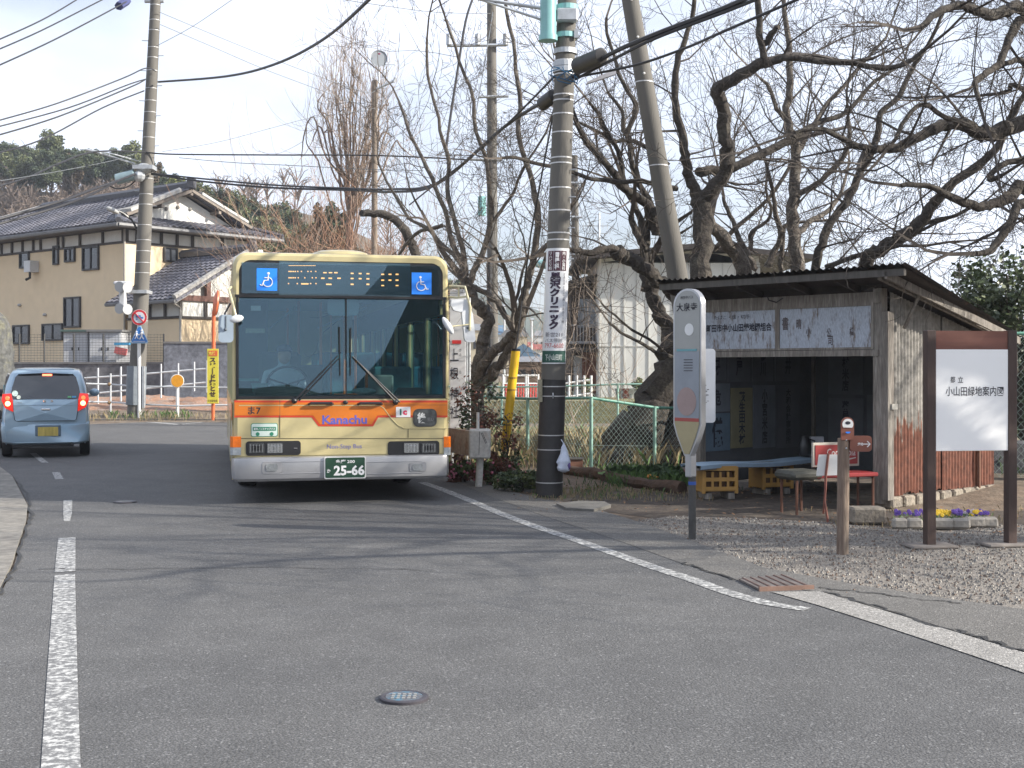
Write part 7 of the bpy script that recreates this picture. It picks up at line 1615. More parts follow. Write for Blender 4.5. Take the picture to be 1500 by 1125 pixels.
# hillside: mound, brushwood, evergreens
def hill_h(x, y):
    h = 27*math.exp(-((x+76)/52)**2)*max(0, min(1, (y-95)/75)) + 12*math.exp(-((x+24)/22)**2)*max(0, min(1, (y-88)/24)); return h*(1+.08*noise.noise(V((x*.03, y*.03, 0))))
mb = MB(); nx_, ny_ = 60, 30
for j in range(ny_):
    for i in range(nx_): x = -230+i*5; y = 90+j*6; mb.v.append((x, y, hill_h(x, y)-.3))
for j in range(ny_-1):
    for i in range(nx_-1): mb.f.append((j*nx_+i, j*nx_+i+1, (j+1)*nx_+i+1, (j+1)*nx_+i)); mb.m.append(0)
struct('hill', mb, mat('hill_earth', (.12, .095, .07), .95, .3, .06, col2=(.085, .075, .05)), smooth=True)
rs = random.Random(51); T = Twigs()
for k in range(2300):
    x = rs.uniform(-150, -8); y = rs.uniform(104, 172); 
    if 750+x*F/y > 215 and rs.random() < .97: continue
    z = hill_h(x, y)-.2; h = rs.uniform(3.6, 6.0); T.add([V((x, y, z)), V((x+rs.gauss(0, .2), y, z+h*.3)), V((x+rs.gauss(0, .4), y, z+h*.65)), V((x+rs.gauss(0, .5), y, z+h))], .15, .04)
    for q in range(24):
        a = rs.uniform(0, 6.28); f = rs.uniform(.25, .8); w_ = (1-f*.5)*h*.38; p = V((x, y, z+h*f)); e = p+V((math.cos(a)*w_, math.sin(a)*w_, h*rs.uniform(.15, .38))); T.add([p, p.lerp(e, .3)+V((0, 0, .2)), p.lerp(e, .7)+V((rs.gauss(0, .2), 0, .3)), e], .065, .03)
tag(obj('hillside_wood', T.build(MB()), mat('far_twigs', (.20, .155, .125), .9, .15, .1), origin=(-70, 130, 0)), 'brown leafless woodland covering the hillside behind the house', 'woodland', kind='stuff')
protos = []
for k, (m_, rx, rz, sh) in enumerate(((([ev1, ev2]), 3.4, 3.6, 'round'), ([ev2, ev3], 3.0, 3.0, 'round'), ([brn_l, ev1], 2.3, 4.6, 'cone'), ([ev3, mat('bamboo_leaf', (.17, .19, .05), .6, .3, 1)], 2.6, 2.8, 'round'))):
    protos.append((m_, rx, rz))
labs = ['dark rounded evergreen tree on the wooded hill', 'mid-green rounded evergreen tree on the wooded hill', 'tall brownish cedar tree on the wooded hill', 'yellow-green bushy tree on the wooded hill']
grp = ['dark evergreens on the hill', 'mid-green evergreens on the hill', 'brownish cedars on the hill', 'yellow-green trees on the hill']
first = {}
def hill_tree(k, px, py_top, Y, sc):
    x = (px-750)*Y/F; zt = EYE-(py_top-HY)*Y/F; m_, rx, rz = protos[k]; h_ = (rz*2+2.2)*sc; base = V((x, Y, zt-h_))
    if k not in first: t = leafy('evergreen_tree', labs[k], 'tree', (0, 0, 0), (0, 0, rz+2.2), (rx, rx, rz), 5200, .34, m_, 60+k, grp[k], .28, clumps=18, elong=1.3, shell=.45); first[k] = t; XF[t.name] = Matrix.Identity(4)
    else: t = dup(first[k])
    t.location = base; t.scale = (sc, sc, sc); t.rotation_euler = (0, 0, rs.uniform(0, 6.28))
for (k, px, py, Y, sc) in ((0, 18, 205, 165, 1.0), (0, -10, 215, 160, 1.1), (0, 45, 212, 165, .9), (1, 74, 198, 160, 1.25), (0, 100, 226, 155, .8), (0, 122, 214, 160, 1.0), (0, 140, 222, 150, .8), (0, 68, 238, 140, .75), (1, 30, 232, 150, .8),
    (2, 222, 232, 125, .8), (0, 236, 246, 130, .8), (3, 258, 258, 120, .6), (3, 275, 268, 118, .6), (1, 296, 272, 122, .8), (2, 322, 270, 120, .85), (1, 345, 285, 118, .75), (0, 366, 286, 122, .95), (2, 305, 285, 112, .7), (0, 398, 290, 118, 1.1), (0, 420, 300, 115, .9), (0, 384, 310, 108, 1.0), (1, 350, 312, 108, .9), (0, 432, 322, 108, .8), (0, 462, 330, 110, .8), (1, 330, 320, 104, .8), (0, 410, 336, 100, .9), (2, 487, 290, 78, .9), (1, 440, 350, 100, .8), (0, 478, 352, 100, .7), (0, 545, 372, 100, .8), (0, 585, 380, 104, .7), (1, 515, 365, 102, .8), (0, 284, 300, 105, .8), (1, 618, 392, 110, .8), (0, 660, 405, 120, .8)): hill_tree(k, px, py, Y, sc*.6)
for q in range(60):
    px = rs.uniform(270, 500); f = (px-270)/230; k = rs.choice((0, 0, 0, 1, 1, 2)); hill_tree(k, px, rs.uniform(285+52*f, 345+40*f), rs.uniform(97, 110), rs.uniform(.42, .66))
for q in range(22):
    px = rs.uniform(-20, 215); hill_tree(rs.choice((0, 0, 1, 2)), px, rs.uniform(208, 236), rs.uniform(146, 166), rs.uniform(.38, .65))
# far blue-grey hills and unseen rise added behind the camera for the windscreen reflection
def ridge(name, Y, pts, depth, m):
    mb = MB(); n = len(pts)
    for px, py in pts:
        p = W(px, py, Y); mb.v += [(p.x, Y-depth, -1), (p.x, Y, max(p.z, .1)), (p.x, Y+depth, -1)]
    for i in range(n-1):
        for j in (0, 1): a = i*3+j; mb.f.append((a, a+3, a+4, a+1)); mb.m.append(0)
    struct(name, mb, m, smooth=True)
fh = mat('far_hill_green', (.06, .075, .06), .95, .35, .03)
ridge('far_hills', 420, [(-900, 440), (-400, 430), (0, 450), (300, 440), (520, 430), (600, 425), (660, 420), (720, 428), (770, 448), (830, 470), (900, 490), (1000, 500), (1200, 505), (1500, 500), (1900, 470), (2600, 440)], 90, fh)
mb = MB(); 
for i in range(97):
    dg = 180+i*1.875; a = R(dg); h = 7.5+2.0*noise.noise(V((i*.4, 0, 0)))+14*math.exp(-((dg-297)/3.6)**2)+6*math.exp(-((dg-230)/14)**2); x, y = math.cos(a)*90, math.sin(a)*90; mb.v += [(x*.8, y*.8, -.5), (x, y, h), (x*1.3, y*1.3, -.5)]
for i in range(96):
    for j in (0, 1): a = i*3+j; mb.f.append((a, a+3, a+4, a+1)); mb.m.append(0)
struct('reflection_rise', mb, fh, smooth=True)
# ---------------------------------------------------------------- ground planting
grass_m = [mat('grass_green', (.08, .15, .035), .7, .3, 6), mat('grass_dry', (.25, .20, .11), .8, .3, 6), mat('grass_dark', (.04, .08, .025), .7, .3, 6)]
def blades(regions, name, label, cat, seed, kind='stuff'):
    """regions: (n, x0, x1, y0, y1, h0, h1, mat)"""
    rng = np.random.RandomState(seed); mb = MB()
    for n, x0, x1, y0, y1, h0, h1, mi in regions:
        x = rng.uniform(x0, x1, n); y = rng.uniform(y0, y1, n); k = np.array([noise.noise(V((a*2.2, b*2.2, 3))) for a, b in zip(x, y)]); keep = k > rng.uniform(-.5, .25, n); x, y = x[keep], y[keep]; n = len(x)
        h = rng.uniform(h0, h1, n); a = rng.uniform(0, 6.283, n); w_ = rng.uniform(.003, .007, n); bx = np.cos(a)*h*rng.uniform(.1, .7, n); by = np.sin(a)*h*rng.uniform(.1, .7, n); z = np.array([ground_z(p, q) for p, q in zip(x, y)])
        dx, dy = -np.sin(a)*w_, np.cos(a)*w_; v = np.stack([np.stack([x-dx, y-dy, z-.01], 1), np.stack([x+dx, y+dy, z-.01], 1), np.stack([x+dx*.7+bx*.4, y+dy*.7+by*.4, z+h*.65], 1), np.stack([x+bx, y+by, z+h], 1)], 1).reshape(-1, 3)
        o = len(mb.v); mb.v += list(map(tuple, v.tolist())); mb.f += [(o+4*i, o+4*i+1, o+4*i+2, o+4*i+3) for i in range(n)]; mb.m += [mi]*n
    return tag(obj(name, mb, grass_m, origin=(0, 0, 0)), label, cat, kind=kind)
blades([(3600, 1.3, 2.9, 16.6, 18.6, .06, .20, 0), (900, 1.3, 2.9, 16.6, 18.6, .05, .15, 2), (900, -.2, 3, 16.2, 19.6, .03, .12, 2)], 'green_plants', 'low bright green plants growing at the foot of the chain-link fence', 'plants', 71)
blades([(6500, -2.5, 3.6, 19.6, 27, .12, .42, 1), (1500, -2.5, 3.6, 19.4, 30, .12, .35, 0), (2000, 4.5, 12, 20, 30, .1, .3, 0), (1800, 5.8, 9, 16.9, 20, .1, .25, 0)], 'dry_grass', 'tall dry straw grass and weeds behind the green fence', 'grass', 72)
blades([(900, -16, -7, 36.6, 38.5, .05, .25, 1), (260, -12, -9.6, 37.4, 38.2, .1, .3, 0), (1400, .2, 2.4, 14.8, 16.6, .02, .06, 1), (500, .2, 2.0, 15.0, 16.6, .02, .07, 0), (700, 3.2, 8, 12.4, 14, .02, .07, 1)], 'verge_grass', 'sparse low grass along the road verge and bare earth', 'grass', 73)
# leaf litter
rng = random.Random(77); mb = MB()
for k in range(1500):
    x = rng.uniform(.0, 8); y = rng.uniform(11.5, 19); p = V((x, y, .01+rng.random()*.012)); a = rng.uniform(0, 6.28); s = rng.uniform(.012, .03)
    if x < (y-11.5)*-.2+.3 or (y < 13.5 and x < 2.6-(y-11.5)*.9+.9): continue
    d = V((math.cos(a), math.sin(a), rng.uniform(-.3, .5)))*s; e = V((-math.sin(a), math.cos(a), rng.uniform(-.3, .3)))*s*.6; mb.quad(p-d, p+e, p+d, p-e)
tag(obj('leaf_litter', mb, mat('fallen_leaf', (.20, .11, .055), .8, .4, 30), origin=(0, 0, 0)), 'scattered brown fallen leaves on the earth around the shelter', 'fallen leaves', kind='stuff')
# shrubs beside the guardrail and the pole
az = foliage_mat('azalea_leaf', (.055, .09, .025), (.14, .15, .05)); az_r = foliage_mat('azalea_red_leaf', (.17, .055, .04), (.10, .06, .03)); 
def azalea(label, px, py, rx, rz, seed, mats, n=1500, fl=0):
    g = G(px, py); t = leafy('azalea_bush', label, 'bush', (g.x, g.y+.2, 0), (g.x, g.y+.25, rz*.75), (rx, rx*.7, rz), n, .035, mats, seed, None, .015, clumps=22, shell=.35)
    if fl:
        r_ = random.Random(seed); mb = MB()
        for k in range(fl): a = r_.uniform(3.3, 6.1); h = r_.uniform(.2, 1.3); p = V((g.x+rx*.9*math.cos(a), g.y+.25+rx*.7*math.sin(a), rz*h)); mb.ball(p, .018, 6, (1, .6, 1))
        obj('blossom', mb, mat('blossom_pink', (.50, .16, .22), .7, .3, 30), t, world=True)
azalea('low azalea bush with pink blossoms under the guardrail beam beside the bus', 680, 708, .30, .22, 81, [az, az_r], 1700, 26); azalea('low azalea bush with reddish leaves to the right of the guardrail post', 722, 712, .32, .24, 82, [az_r, az], 1500, 10); azalea('dark green low plants at the left foot of the clinic-sign pole', 766, 722, .36, .16, 83, [hedge, az], 1500); azalea('small green bush between the guardrail post and the yellow stay guard', 742, 706, .30, .20, 84, [az, hedge], 1300, 5)
t = leafy('sparse_shrub', 'sparse dark shrub with thin reddish leaves behind the guardrail end box', 'shrub', W(705, 700, 17.6), W(700, 600, 17.6), (.42, .3, .55), 900, .035, [az_r, ev1], 85, trunk_r=.014, clumps=26, shell=.3)
t = leafy('sparse_shrub', 'thin twiggy shrub with few leaves in front of the yellow stay guard', 'shrub', W(745, 705, 17.2), W(742, 640, 17.2), (.28, .2, .40), 380, .03, [az_r, ev1], 86, trunk_r=.012, clumps=18, shell=.3)
for k, (px, py, lab) in enumerate(((917, 697, 'yellow-orange flower clump left of the orange one by the log edging'), (955, 709, 'orange flower clump on the log edging near the bus stop post'))):
    g = G(px, py); t = thing('marigold', lab, 'flower', g); mb = MB(); r_ = random.Random(90+k)
    for q in range(9): mb.ball(g+V((r_.uniform(-.07, .07), r_.uniform(-.05, .05), r_.uniform(.06, .12))), .02, 6, (1, 1, .7))
    obj('blossom', mb, mat('petal_yellow' if k == 0 else 'petal_orange', (.65, .25, .04), .6, .2, 30), t, world=True); obj('foliage', leaves(MB(), g+V((0, 0, .05)), (.1, .07, .05), 80, .03, 95+k, 8), grass_m[0], t, world=True)
g = G(943, 705); t = thing('pansy', 'small violet pansy between the yellow and orange flower clumps', 'flower', g); mb = MB()
for q in range(5): mb.ball(g+V((random.uniform(-.05, .05), random.uniform(-.03, .03), .07)), .018, 6, (1, .6, 1))
obj('blossom', mb, MATS['petal_violet'], t, world=True); obj('foliage', leaves(MB(), g+V((0, 0, .04)), (.07, .05, .04), 50, .03, 99, 6), grass_m[0], t, world=True)
# log edging, old board, flat stones
lg = [G(830, 694), G(870, 700), G(910, 709), G(950, 716), G(1000, 722)]; t = thing('log_edging', 'rotten brown log lying along the planting bed below the fence', 'log', lg[0]); mb = MB().tube([p+V((0, 0, .05)) for p in smooth_line(lg, 4)], .085, 9); mb.v = [tuple(V(p)+V((noise.noise(V(p)*5), noise.noise(V(p)*5+V((9, 0, 0))), noise.noise(V(p)*5+V((0, 9, 0)))))*.03) for p in mb.v]; obj('log', mb, mat('rotten_wood', (.075, .045, .03), .95, .4, 6, .9, 20, stretch=(1, 1, 1)), t, world=True, smooth=True)
c = G(843, 694); t = thing('brick_block', 'small brown terracotta block with pale lid right of the hanging plastic bag', 'block', c); obj('block', MB().box((0, .1, .11), (.22, .2, .20), bev=.01), mat('terracotta', (.22, .11, .075), .9, .2, 8), t); obj('lid', MB().box((0, .1, .222), (.25, .23, .02)), conc, t)
P = gp([(815, 741), (850, 737), (885, 738), (895, 743), (870, 750), (830, 748)]); mb = MB().slab([(p.x, p.y) for p in P], -.01, .03); tag(obj('flat_stone', mb, mat('stone_pale_grey', (.13, .125, .115), .9, .25, 5, .5, 20)), 'flat pale concrete slab set in the earth right of the clinic-sign pole', 'stone slab')
P = gp([(760, 716), (800, 714), (806, 719), (770, 721)]); mb = MB().slab([(p.x, p.y) for p in P], -.01, .03); tag(obj('flat_stone', mb, MATS['stone_pale_grey']), 'small flat slab left of the clinic-sign pole base', 'stone slab')
# planting bed soil and lawn
struct('planting_bed', poly_sheet([V((-1.2, 16.3, 0)), V((1.0, 16.3, 0)), V((2.6, 15.6, 0)), V((3.0, 20.5, 0)), V((-1.2, 22.5, 0))], -.006), soil)
struct('lawn', poly_sheet([V((-6, 22.6, 0)), V((3.2, 20.8, 0)), V((14, 18, 0)), V((20, 34, 0)), V((-6, 34, 0))], -.002), mat('straw_lawn', (.16, .15, .065), .95, .35, 1.5, .8, 20, col2=(.22, .17, .10)))
leafy('leafy_plants', 'bright green leafy weeds at the foot of the fence left of the bus stop post', 'plants', (2.1, 17.2, 0), (2.1, 17.3, .12), (.9, .35, .12), 1500, .07, [mat('weed_leaf', (.09, .17, .04), .6, .3, 8), grass_m[2]], 101, clumps=30, shell=.2, trunk_r=.008)
# ---------------------------------------------------------------- overhead cables
def cable(pts, Ys, r, m, label, name='overhead_cable', group=None):
    n = len(pts); P = [W(px, py, Ys[0]+(Ys[1]-Ys[0])*i/(n-1)) if not isinstance(Ys, list) else W(px, py, Ys[i]) for i, (px, py) in enumerate(pts)]
    P = smooth_line(P, 6); return tag(obj(name, MB().tube(P, r, 6), m, smooth=True), label, 'cable', group)
cable([(232, 120), (330, 112), (400, 95), (470, 60), (540, 0), (640, -110)], (38, 14), .030, cable_m, 'thick black cable sagging from the left utility pole to the top edge above the bus')
cable([(0, 176), (85, 151), (179, 115), (213, 100), (228, 104)], (30, 38), .018, cable_m, 'upper thin black cable from the left pole to the left edge, below the pole top'); cable([(-20, 190), (100, 158), (185, 125), (213, 116)], (30, 38), .018, cable_m, 'second black cable from the left pole to the left edge')
cable([(-20, 203), (85, 171), (190, 128), (212, 117)], (30, 38), .020, cable_m, 'third black cable from the left pole to the left edge'); cable([(-20, 228), (60, 205), (150, 158), (211, 133)], (30, 38), .020, cable_m, 'lowest of the four black cables running from the left pole to the left edge')
cable([(-20, 66), (60, 30), (115, -2), (160, -30)], (22, 30), .014, cable_m, 'leftmost black cable crossing the top left corner'); cable([(-20, 80), (60, 45), (149, 0), (190, -20)], (22, 30), .014, cable_m, 'middle black cable crossing the top left corner'); cable([(-20, 104), (80, 58), (175, 8), (215, -14)], (22, 32), .015, cable_m, 'lowest black cable crossing the top left corner')
obj_ = MB().tube([W(174, 9, 29), W(186, 1, 29.5)], .1, 6); tag(obj('cable_clamp', obj_, mat('clamp_blue', (.05, .06, .16), .5, 0)), 'small dark blue clamp on a cable at the top left', 'clamp')
cable([(232, 17), (330, 58), (430, 98), (530, 134), (551, 132)], (38, 46), .010, cable_g, 'upper thin grey wire slanting down from the left pole to the wooden pole'); cable([(235, 36), (310, 68), (384, 100), (450, 125), (529, 154), (551, 160)], (38, 46), .010, cable_g, 'lower thin grey wire slanting down from the left pole to the wooden pole')
cable([(228, 68), (280, 40), (335, 3), (370, -20)], (38, 30), .008, cable_g, 'thin grey wire from the left pole up to the top edge'); cable([(238, 222), (320, 208), (407, 185), (460, 172), (548, 160)], (38, 46), .009, cable_g, 'thin grey wire rising from the left pole across the open sky')
cable([(480, -4), (560, 8), (640, 18), (722, 20)], (30, 38), .010, cable_g, 'thin wire across the top edge toward the cross-arm pole')
cable([(-20, 278), (40, 260), (85, 240), (125, 225), (162, 221), (213, 223)], (28, 38), .022, cable_m, 'black cable curving down left from the left pole over the hill'); cable([(213, 223), (256, 226), (400, 227), (560, 228), (720, 236)], (38, 38), .022, cable_m, 'straight black cable running level from the left pole across to the cross-arm pole')
cable([(-20, 268), (80, 252), (166, 235), (200, 224)], (28, 38), .009, cable_g, 'thin cable below the black one on the left side of the left pole'); cable([(262, 231), (340, 238), (420, 242), (540, 248), (620, 250)], (38, 38), .010, cable_g, 'thin twisted cable below the level black cable')
for k, (dy, r, lab) in enumerate(((0, .030, 'upper thick black cable sagging right from the left pole to the bare trees'), (4, .034, 'lower thick black cable sagging right from the left pole to the bare trees'))): cable([(222, 254+dy*.3), (299, 262+dy), (400, 271+dy), (512, 276+dy*.6), (575, 277+dy), (640, 268+dy*.5), (736, 188), (811, 140)], [38, 36, 34, 31, 28, 24, 19.5, 15.5], r*.8, cable_m, lab)
for k, (dy, lab) in enumerate(((0, 'upper of two thick cables dropping left from the left pole over the roof'), (7, 'lower of two thick cables dropping left from the left pole over the roof'))): cable([(-20, 326+dy), (85, 296+dy), (140, 276+dy*.8), (175, 264), (200, 254)], (30, 38), .032, cable_m, lab)
cable([(205, 256), (190, 272), (170, 276), (155, 268)], (38, 37.6), .022, cable_m, 'drooping loop of cable left of the left pole above the roof')
cable([(843, 110), (896, 78), (960, 50), (1060, 12), (1130, -20)], (15.3, 11.5), .026, cable_m, 'upper thick black cable running right from the clinic-sign pole to the top edge'); cable([(843, 116), (900, 86), (960, 56), (1060, 18), (1140, -14)], (15.3, 11.5), .018, cable_m, 'black cable hugging the underside of the upper thick cable right of the clinic-sign pole')
cable([(838, 114), (928, 96), (1000, 72), (1060, 46), (1180, -6)], (15.3, 11.5), .015, cable_m, 'lower black cable running right from the clinic-sign pole'); cable([(812, 112), (760, 165), (700, 222), (640, 268), (600, 300)], (15.3, 26), .016, cable_m, 'thin black cable beside the thick one left of the clinic-sign pole')
cable([(694, -6), (682, 32), (669, 112), (660, 170), (653, 222)], (30, 27), .030, cable_m, 'upper dark cable hanging steeply at the left of the cross-arm pole'); cable([(722, 18), (712, 80), (700, 150), (691, 208)], (37, 30), .014, cable_g, 'steep thin wire falling from the cross-arm pole')
for k, (a, b, lab) in enumerate((((747, 390), (808, 410), 'upper thin cable behind the yellow guard'), ((748, 383), (808, 403), 'second thin cable behind the yellow guard'))): cable([a, ((a[0]+b[0])/2, (a[1]+b[1])/2+2), b], (34, 40), .02, cable_g, lab)
cable([(842, 250), (862, 320), (880, 345), (900, 362)], (46, 44), .02, cable_g, 'drop wire from the distant pole to the white building roof'); cable([(846, 255), (900, 270), (985, 300)], (46, 44), .018, cable_g, 'thin wire from the distant pole toward the leaning pole')

# ---------------------------------------------------------------- right hand background buildings
def dirt_pad(name, pts, z, m): struct(name, MB().slab(pts, -.2, z), m)
dirt_pad('raised_yard', [(-6, 36), (16, 36), (22, 90), (-14, 90)], .62, MATS['straw_lawn'])
YW = 41.0; bz = .62
a = W(877, 0, YW); t = thing('white_building', 'white clapboard two-storey building with dark shallow roof behind the bare trees', 'building', (a.x, YW, bz)); wx = 5.2; top = EYE-(385-HY)*YW/F-bz
sid = mat('white_siding', (.62, .62, .59), .7, .08, 1.5)
obj('wall', MB().slab([(0, 0), (wx, .0), (wx, 6), (0, 6)], 0, top+.3), sid, t); mb = MB()
for k in range(14): mb.box((.02+k*.40, -.012, top/2), (.035, .024, top))
for z in (top*.38,): mb.box((wx/2, -.012, z), (wx, .022, .03))
obj('batten', mb, mat('batten_grey', (.48, .48, .46), .7, .05), t)
rd = mat('roof_dark_brown', (.035, .028, .026), .7, .2, 5); zt0, zt1 = top+.05, top+.42
obj('roof', MB().add([V((-.75, -.7, zt0)), V((3.2, -.7, zt1)), V((3.2, 6.5, zt1)), V((-.75, 6.5, zt0)), V((-.75, -.7, zt0+.16)), V((3.2, -.7, zt1+.16)), V((3.2, 6.5, zt1+.16)), V((-.75, 6.5, zt0+.16))], [(0, 3, 2, 1), (4, 5, 6, 7), (0, 1, 5, 4), (3, 0, 4, 7), (1, 2, 6, 5), (2, 3, 7, 6)]).add([V((3.2, -.7, zt1)), V((6.9, -.7, zt0)), V((6.9, 6.5, zt0)), V((3.2, 6.5, zt1)), V((3.2, -.7, zt1+.16)), V((6.9, -.7, zt0+.16)), V((6.9, 6.5, zt0+.16)), V((3.2, 6.5, zt1+.16))], [(0, 3, 2, 1), (4, 5, 6, 7), (0, 1, 5, 4), (1, 2, 6, 5), (2, 3, 7, 6)]), rd, t)
obj('gable', MB().add([V((-.0, .0, top)), V((wx, .0, top)), V((3.2, .0, zt1)), V((-.0, .1, top)), V((wx, .1, top)), V((3.2, .1, zt1))], [(0, 1, 2), (3, 5, 4)]), sid, t)
obj('wall_lamp', MB().ball((1.55, -.1, top-.35), .1, 8), black_p, t)
YD = 42.5; a = W(836, 0, YD); b = W(879, 0, YD); w_ = b.x-a.x; t = thing('dark_house', 'dark timber house with a balcony squeezed between the utility pole and the white building', 'house', (a.x, YD, bz)); zz = lambda py: EYE-(py-HY)*YD/F-bz
dkw = mat('timber_brown', (.055, .04, .033), .8, .3, 3); obj('wall', MB().box((w_/2, 2.0, zz(415)/2), (w_, 3.9, zz(415))), dkw, t); obj('roof', MB().add([V((-.5, -.7, zz(422))), V((w_+.1, -.7, zz(404))), V((w_+.1, 4, zz(404))), V((-.5, 4, zz(422))), V((-.5, -.7, zz(418))), V((w_+.1, -.7, zz(400))), V((w_+.1, 4, zz(400))), V((-.5, 4, zz(418)))], [(0, 3, 2, 1), (4, 5, 6, 7), (0, 1, 5, 4), (3, 0, 4, 7), (1, 2, 6, 5)]), rd, t)
wn = obj('window', MB().box((w_*.55, .02, (zz(438)+zz(480))/2), (w_*.6, .06, zz(438)-zz(480))), mat('window_pale_grey', (.22, .24, .27), .2, .3, 2), t); mb = MB()
for k in range(9): mb.box((.08+k*.105, -.55, (zz(478)+zz(500))/2), (.03, .03, zz(478)-zz(500)))
mb.box((w_/2, -.55, zz(477)), (w_, .05, .05)); mb.box((w_/2, -.3, zz(502)), (w_+.1, .6, .08)); obj('balcony', mb, mat('balcony_grey', (.28, .28, .29), .6, .1), t)
obj('porch_roof', MB().box((w_*.45, -.6, zz(512)), (w_*1.1, 1.1, .10), Matrix.Rotation(R(6), 3, 'X')), rd, t); obj('brick_wall', MB().box((w_-.3, -.1, zz(512)/2), (.62, .25, zz(512))), mat('brick_red_brown', (.16, .07, .05), .9, .3, 12), t); obj('door', MB().box((w_*.3, -.03, zz(520)/2), (.4, .05, zz(522))), mat('door_pale', (.35, .36, .38), .5, .1), t)
# yard pots
for px, lab, kind, col in ((838+21, 'round green potted shrub at the left of the pot row before the white building', 'b', ev3), (908, 'grey plant pot in the row before the white building', 'p', mat('pot_grey', (.17, .18, .2), .7, .1)), (916, 'red-brown plant pot in the row before the white building', 'p', mat('pot_red', (.25, .08, .06), .7, .1)), (925, 'pale plant pot in the row before the white building', 'p', mat('pot_pale', (.42, .42, .40), .7, .1)), (937, 'round yellow-green potted shrub before the white building', 'b', ev3), (966, 'blue bucket at the right of the pot row before the white building', 'p', mat('bucket_blue', (.05, .16, .32), .5, .1))):
    g = W(px, 558, 39.5); g.z = bz
    if kind == 'p': t = thing('plant_pot', lab, 'pot', g); obj('pot', MB().lathe([(.11, 0), (.15, .28), (.165, .30), (.14, .30), (.13, .22)], n=14), col, t, smooth=40); obj('rim', MB().lathe([(.165, .28), (.17, .31), (.155, .31)], n=14), col, t)
    else: t = thing('potted_shrub', lab, 'potted plant', g); obj('pot', MB().lathe([(.12, 0), (.16, .2), (.14, .2)], n=12), conc, t); obj('foliage', leaves(MB(), (0, 0, .38), (.26, .26, .24), 700, .05, int(px), 16, shell=.4), [ev3], t)
# white picket rail beside the dark house
t = thing('picket_rail', 'short white picket rail right of the clinic-sign pole in the background', 'fence', W(830, 575, 36)); 
for px in (833.5, 845, 856, 866): obj('post', MB().tube([W(px, 584, 36), W(px, 550, 36)], .035, 6), white_p, t, world=True)
for y in (560, 580): obj('rail', MB().tube([W(826, y+2, 36), W(868, y-4, 36)], .028, 6), white_p, t, world=True)
# dark car or barrel shapes are left to the shrubs; far houses down the valley
def far_house(label, px0, px1, py_e, py_r, py_b, Y, wall, roofc, gable_front=False):
    a = W(px0, 0, Y); b = W(px1, 0, Y); w_ = b.x-a.x; z = lambda py: EYE-(py-HY)*Y/F; zb = max(0, z(py_b)); t = thing('house', label, 'house', (a.x, Y, zb)); ze = z(py_e)-zb; zr = z(py_r)-zb; d = w_*.9
    obj('wall', MB().box((w_/2, d/2, ze/2), (w_, d, ze)), wall, t); ov = w_*.07
    if gable_front: 
        obj('roof', MB().prism([(-ov, ze-.05), (w_+ov, ze-.05), (w_+ov, ze+.12), (w_/2, zr+.12), (-ov, ze+.12)], -ov, d+ov), roofc, t)
    else:
        mb = MB().add([V((-ov, -ov, ze)), V((w_+ov, -ov, ze)), V((w_+ov, d+ov, ze)), V((-ov, d+ov, ze)), V((w_*.12, d/2, zr)), V((w_*.88, d/2, zr))], [(0, 1, 5, 4), (2, 3, 4, 5), (1, 2, 5), (3, 0, 4), (3, 2, 1, 0)]); obj('roof', mb, roofc, t)
    for f in (.2, .5, .8): wn = obj('window', MB().box((w_*f, -.01, ze*.55), (w_*.14, .06, ze*.28)), win_fr, t); obj('pane', MB().box((w_*f, -.03, ze*.55), (w_*.12, .05, ze*.24)), win_gl, wn)
fb = mat('far_brown_wall', (.15, .105, .08), .8, .1); fc_ = mat('far_cream_wall', (.50, .44, .33), .8, .1); fg_ = mat('far_grey_roof', (.20, .21, .23), .6, .15); fbr = mat('far_blue_roof', (.12, .20, .30), .5, .15); frr = mat('far_red_roof', (.28, .09, .08), .6, .15); fw_ = mat('far_white_wall', (.55, .55, .54), .8, .1)
far_house('low brown house with grey roof behind the barriers, left of the clinic-sign pole', 757, 806, 530, 522, 566, 52, fb, fg_); far_house('brown gabled shed with blue roof edge just above the yellow guard', 745, 788, 524, 507, 566, 58, fb, fbr, True); far_house('cream gabled house with grey roof in the valley behind the tree', 737, 772, 492, 472, 540, 75, fc_, fg_, True)
far_house('small white house with red roof in the valley', 778, 800, 512, 504, 540, 85, fw_, frr); far_house('small house with pale blue roof left in the valley', 716, 742, 490, 476, 530, 80, fw_, fbr); far_house('tiny house with red roof behind the distant poles', 765, 783, 508, 501, 530, 95, fw_, frr); far_house('distant grey-roofed house between the signboard and the tree trunk', 690, 716, 484, 474, 530, 90, fc_, fg_)
far_house('distant white house low on the hillside between tree and pole', 782, 806, 492, 484, 520, 110, fw_, fg_)
# barriers
for k, px in enumerate((745, 763, 781)):
    Y = 36; t = thing('barrier', ['left', 'middle', 'right'][k]+'most of the three red and white road barriers behind the fence' if k != 1 else 'middle one of the three red and white road barriers behind the fence', 'barrier', W(px, 580, Y)); hw_ = 8.5
    for s in (-1, 1): obj('leg', MB().tube([W(px+s*hw_*.9, 584, Y), W(px+s*hw_*.9, 548, Y)], .03, 5), white_p, t, world=True)
    for y in (550, 562): obj('rail', MB().tube([W(px-hw_, y, Y), W(px+hw_, y, Y)], .03, 5), white_p, t, world=True)
    for s in (-.45, 0, .45): obj('red_bar', MB().tube([W(px+s*hw_, 584, Y), W(px+s*hw_, 562, Y)], .03, 5), mat('barrier_red', (.55, .06, .05), .5, 0), t, world=True)
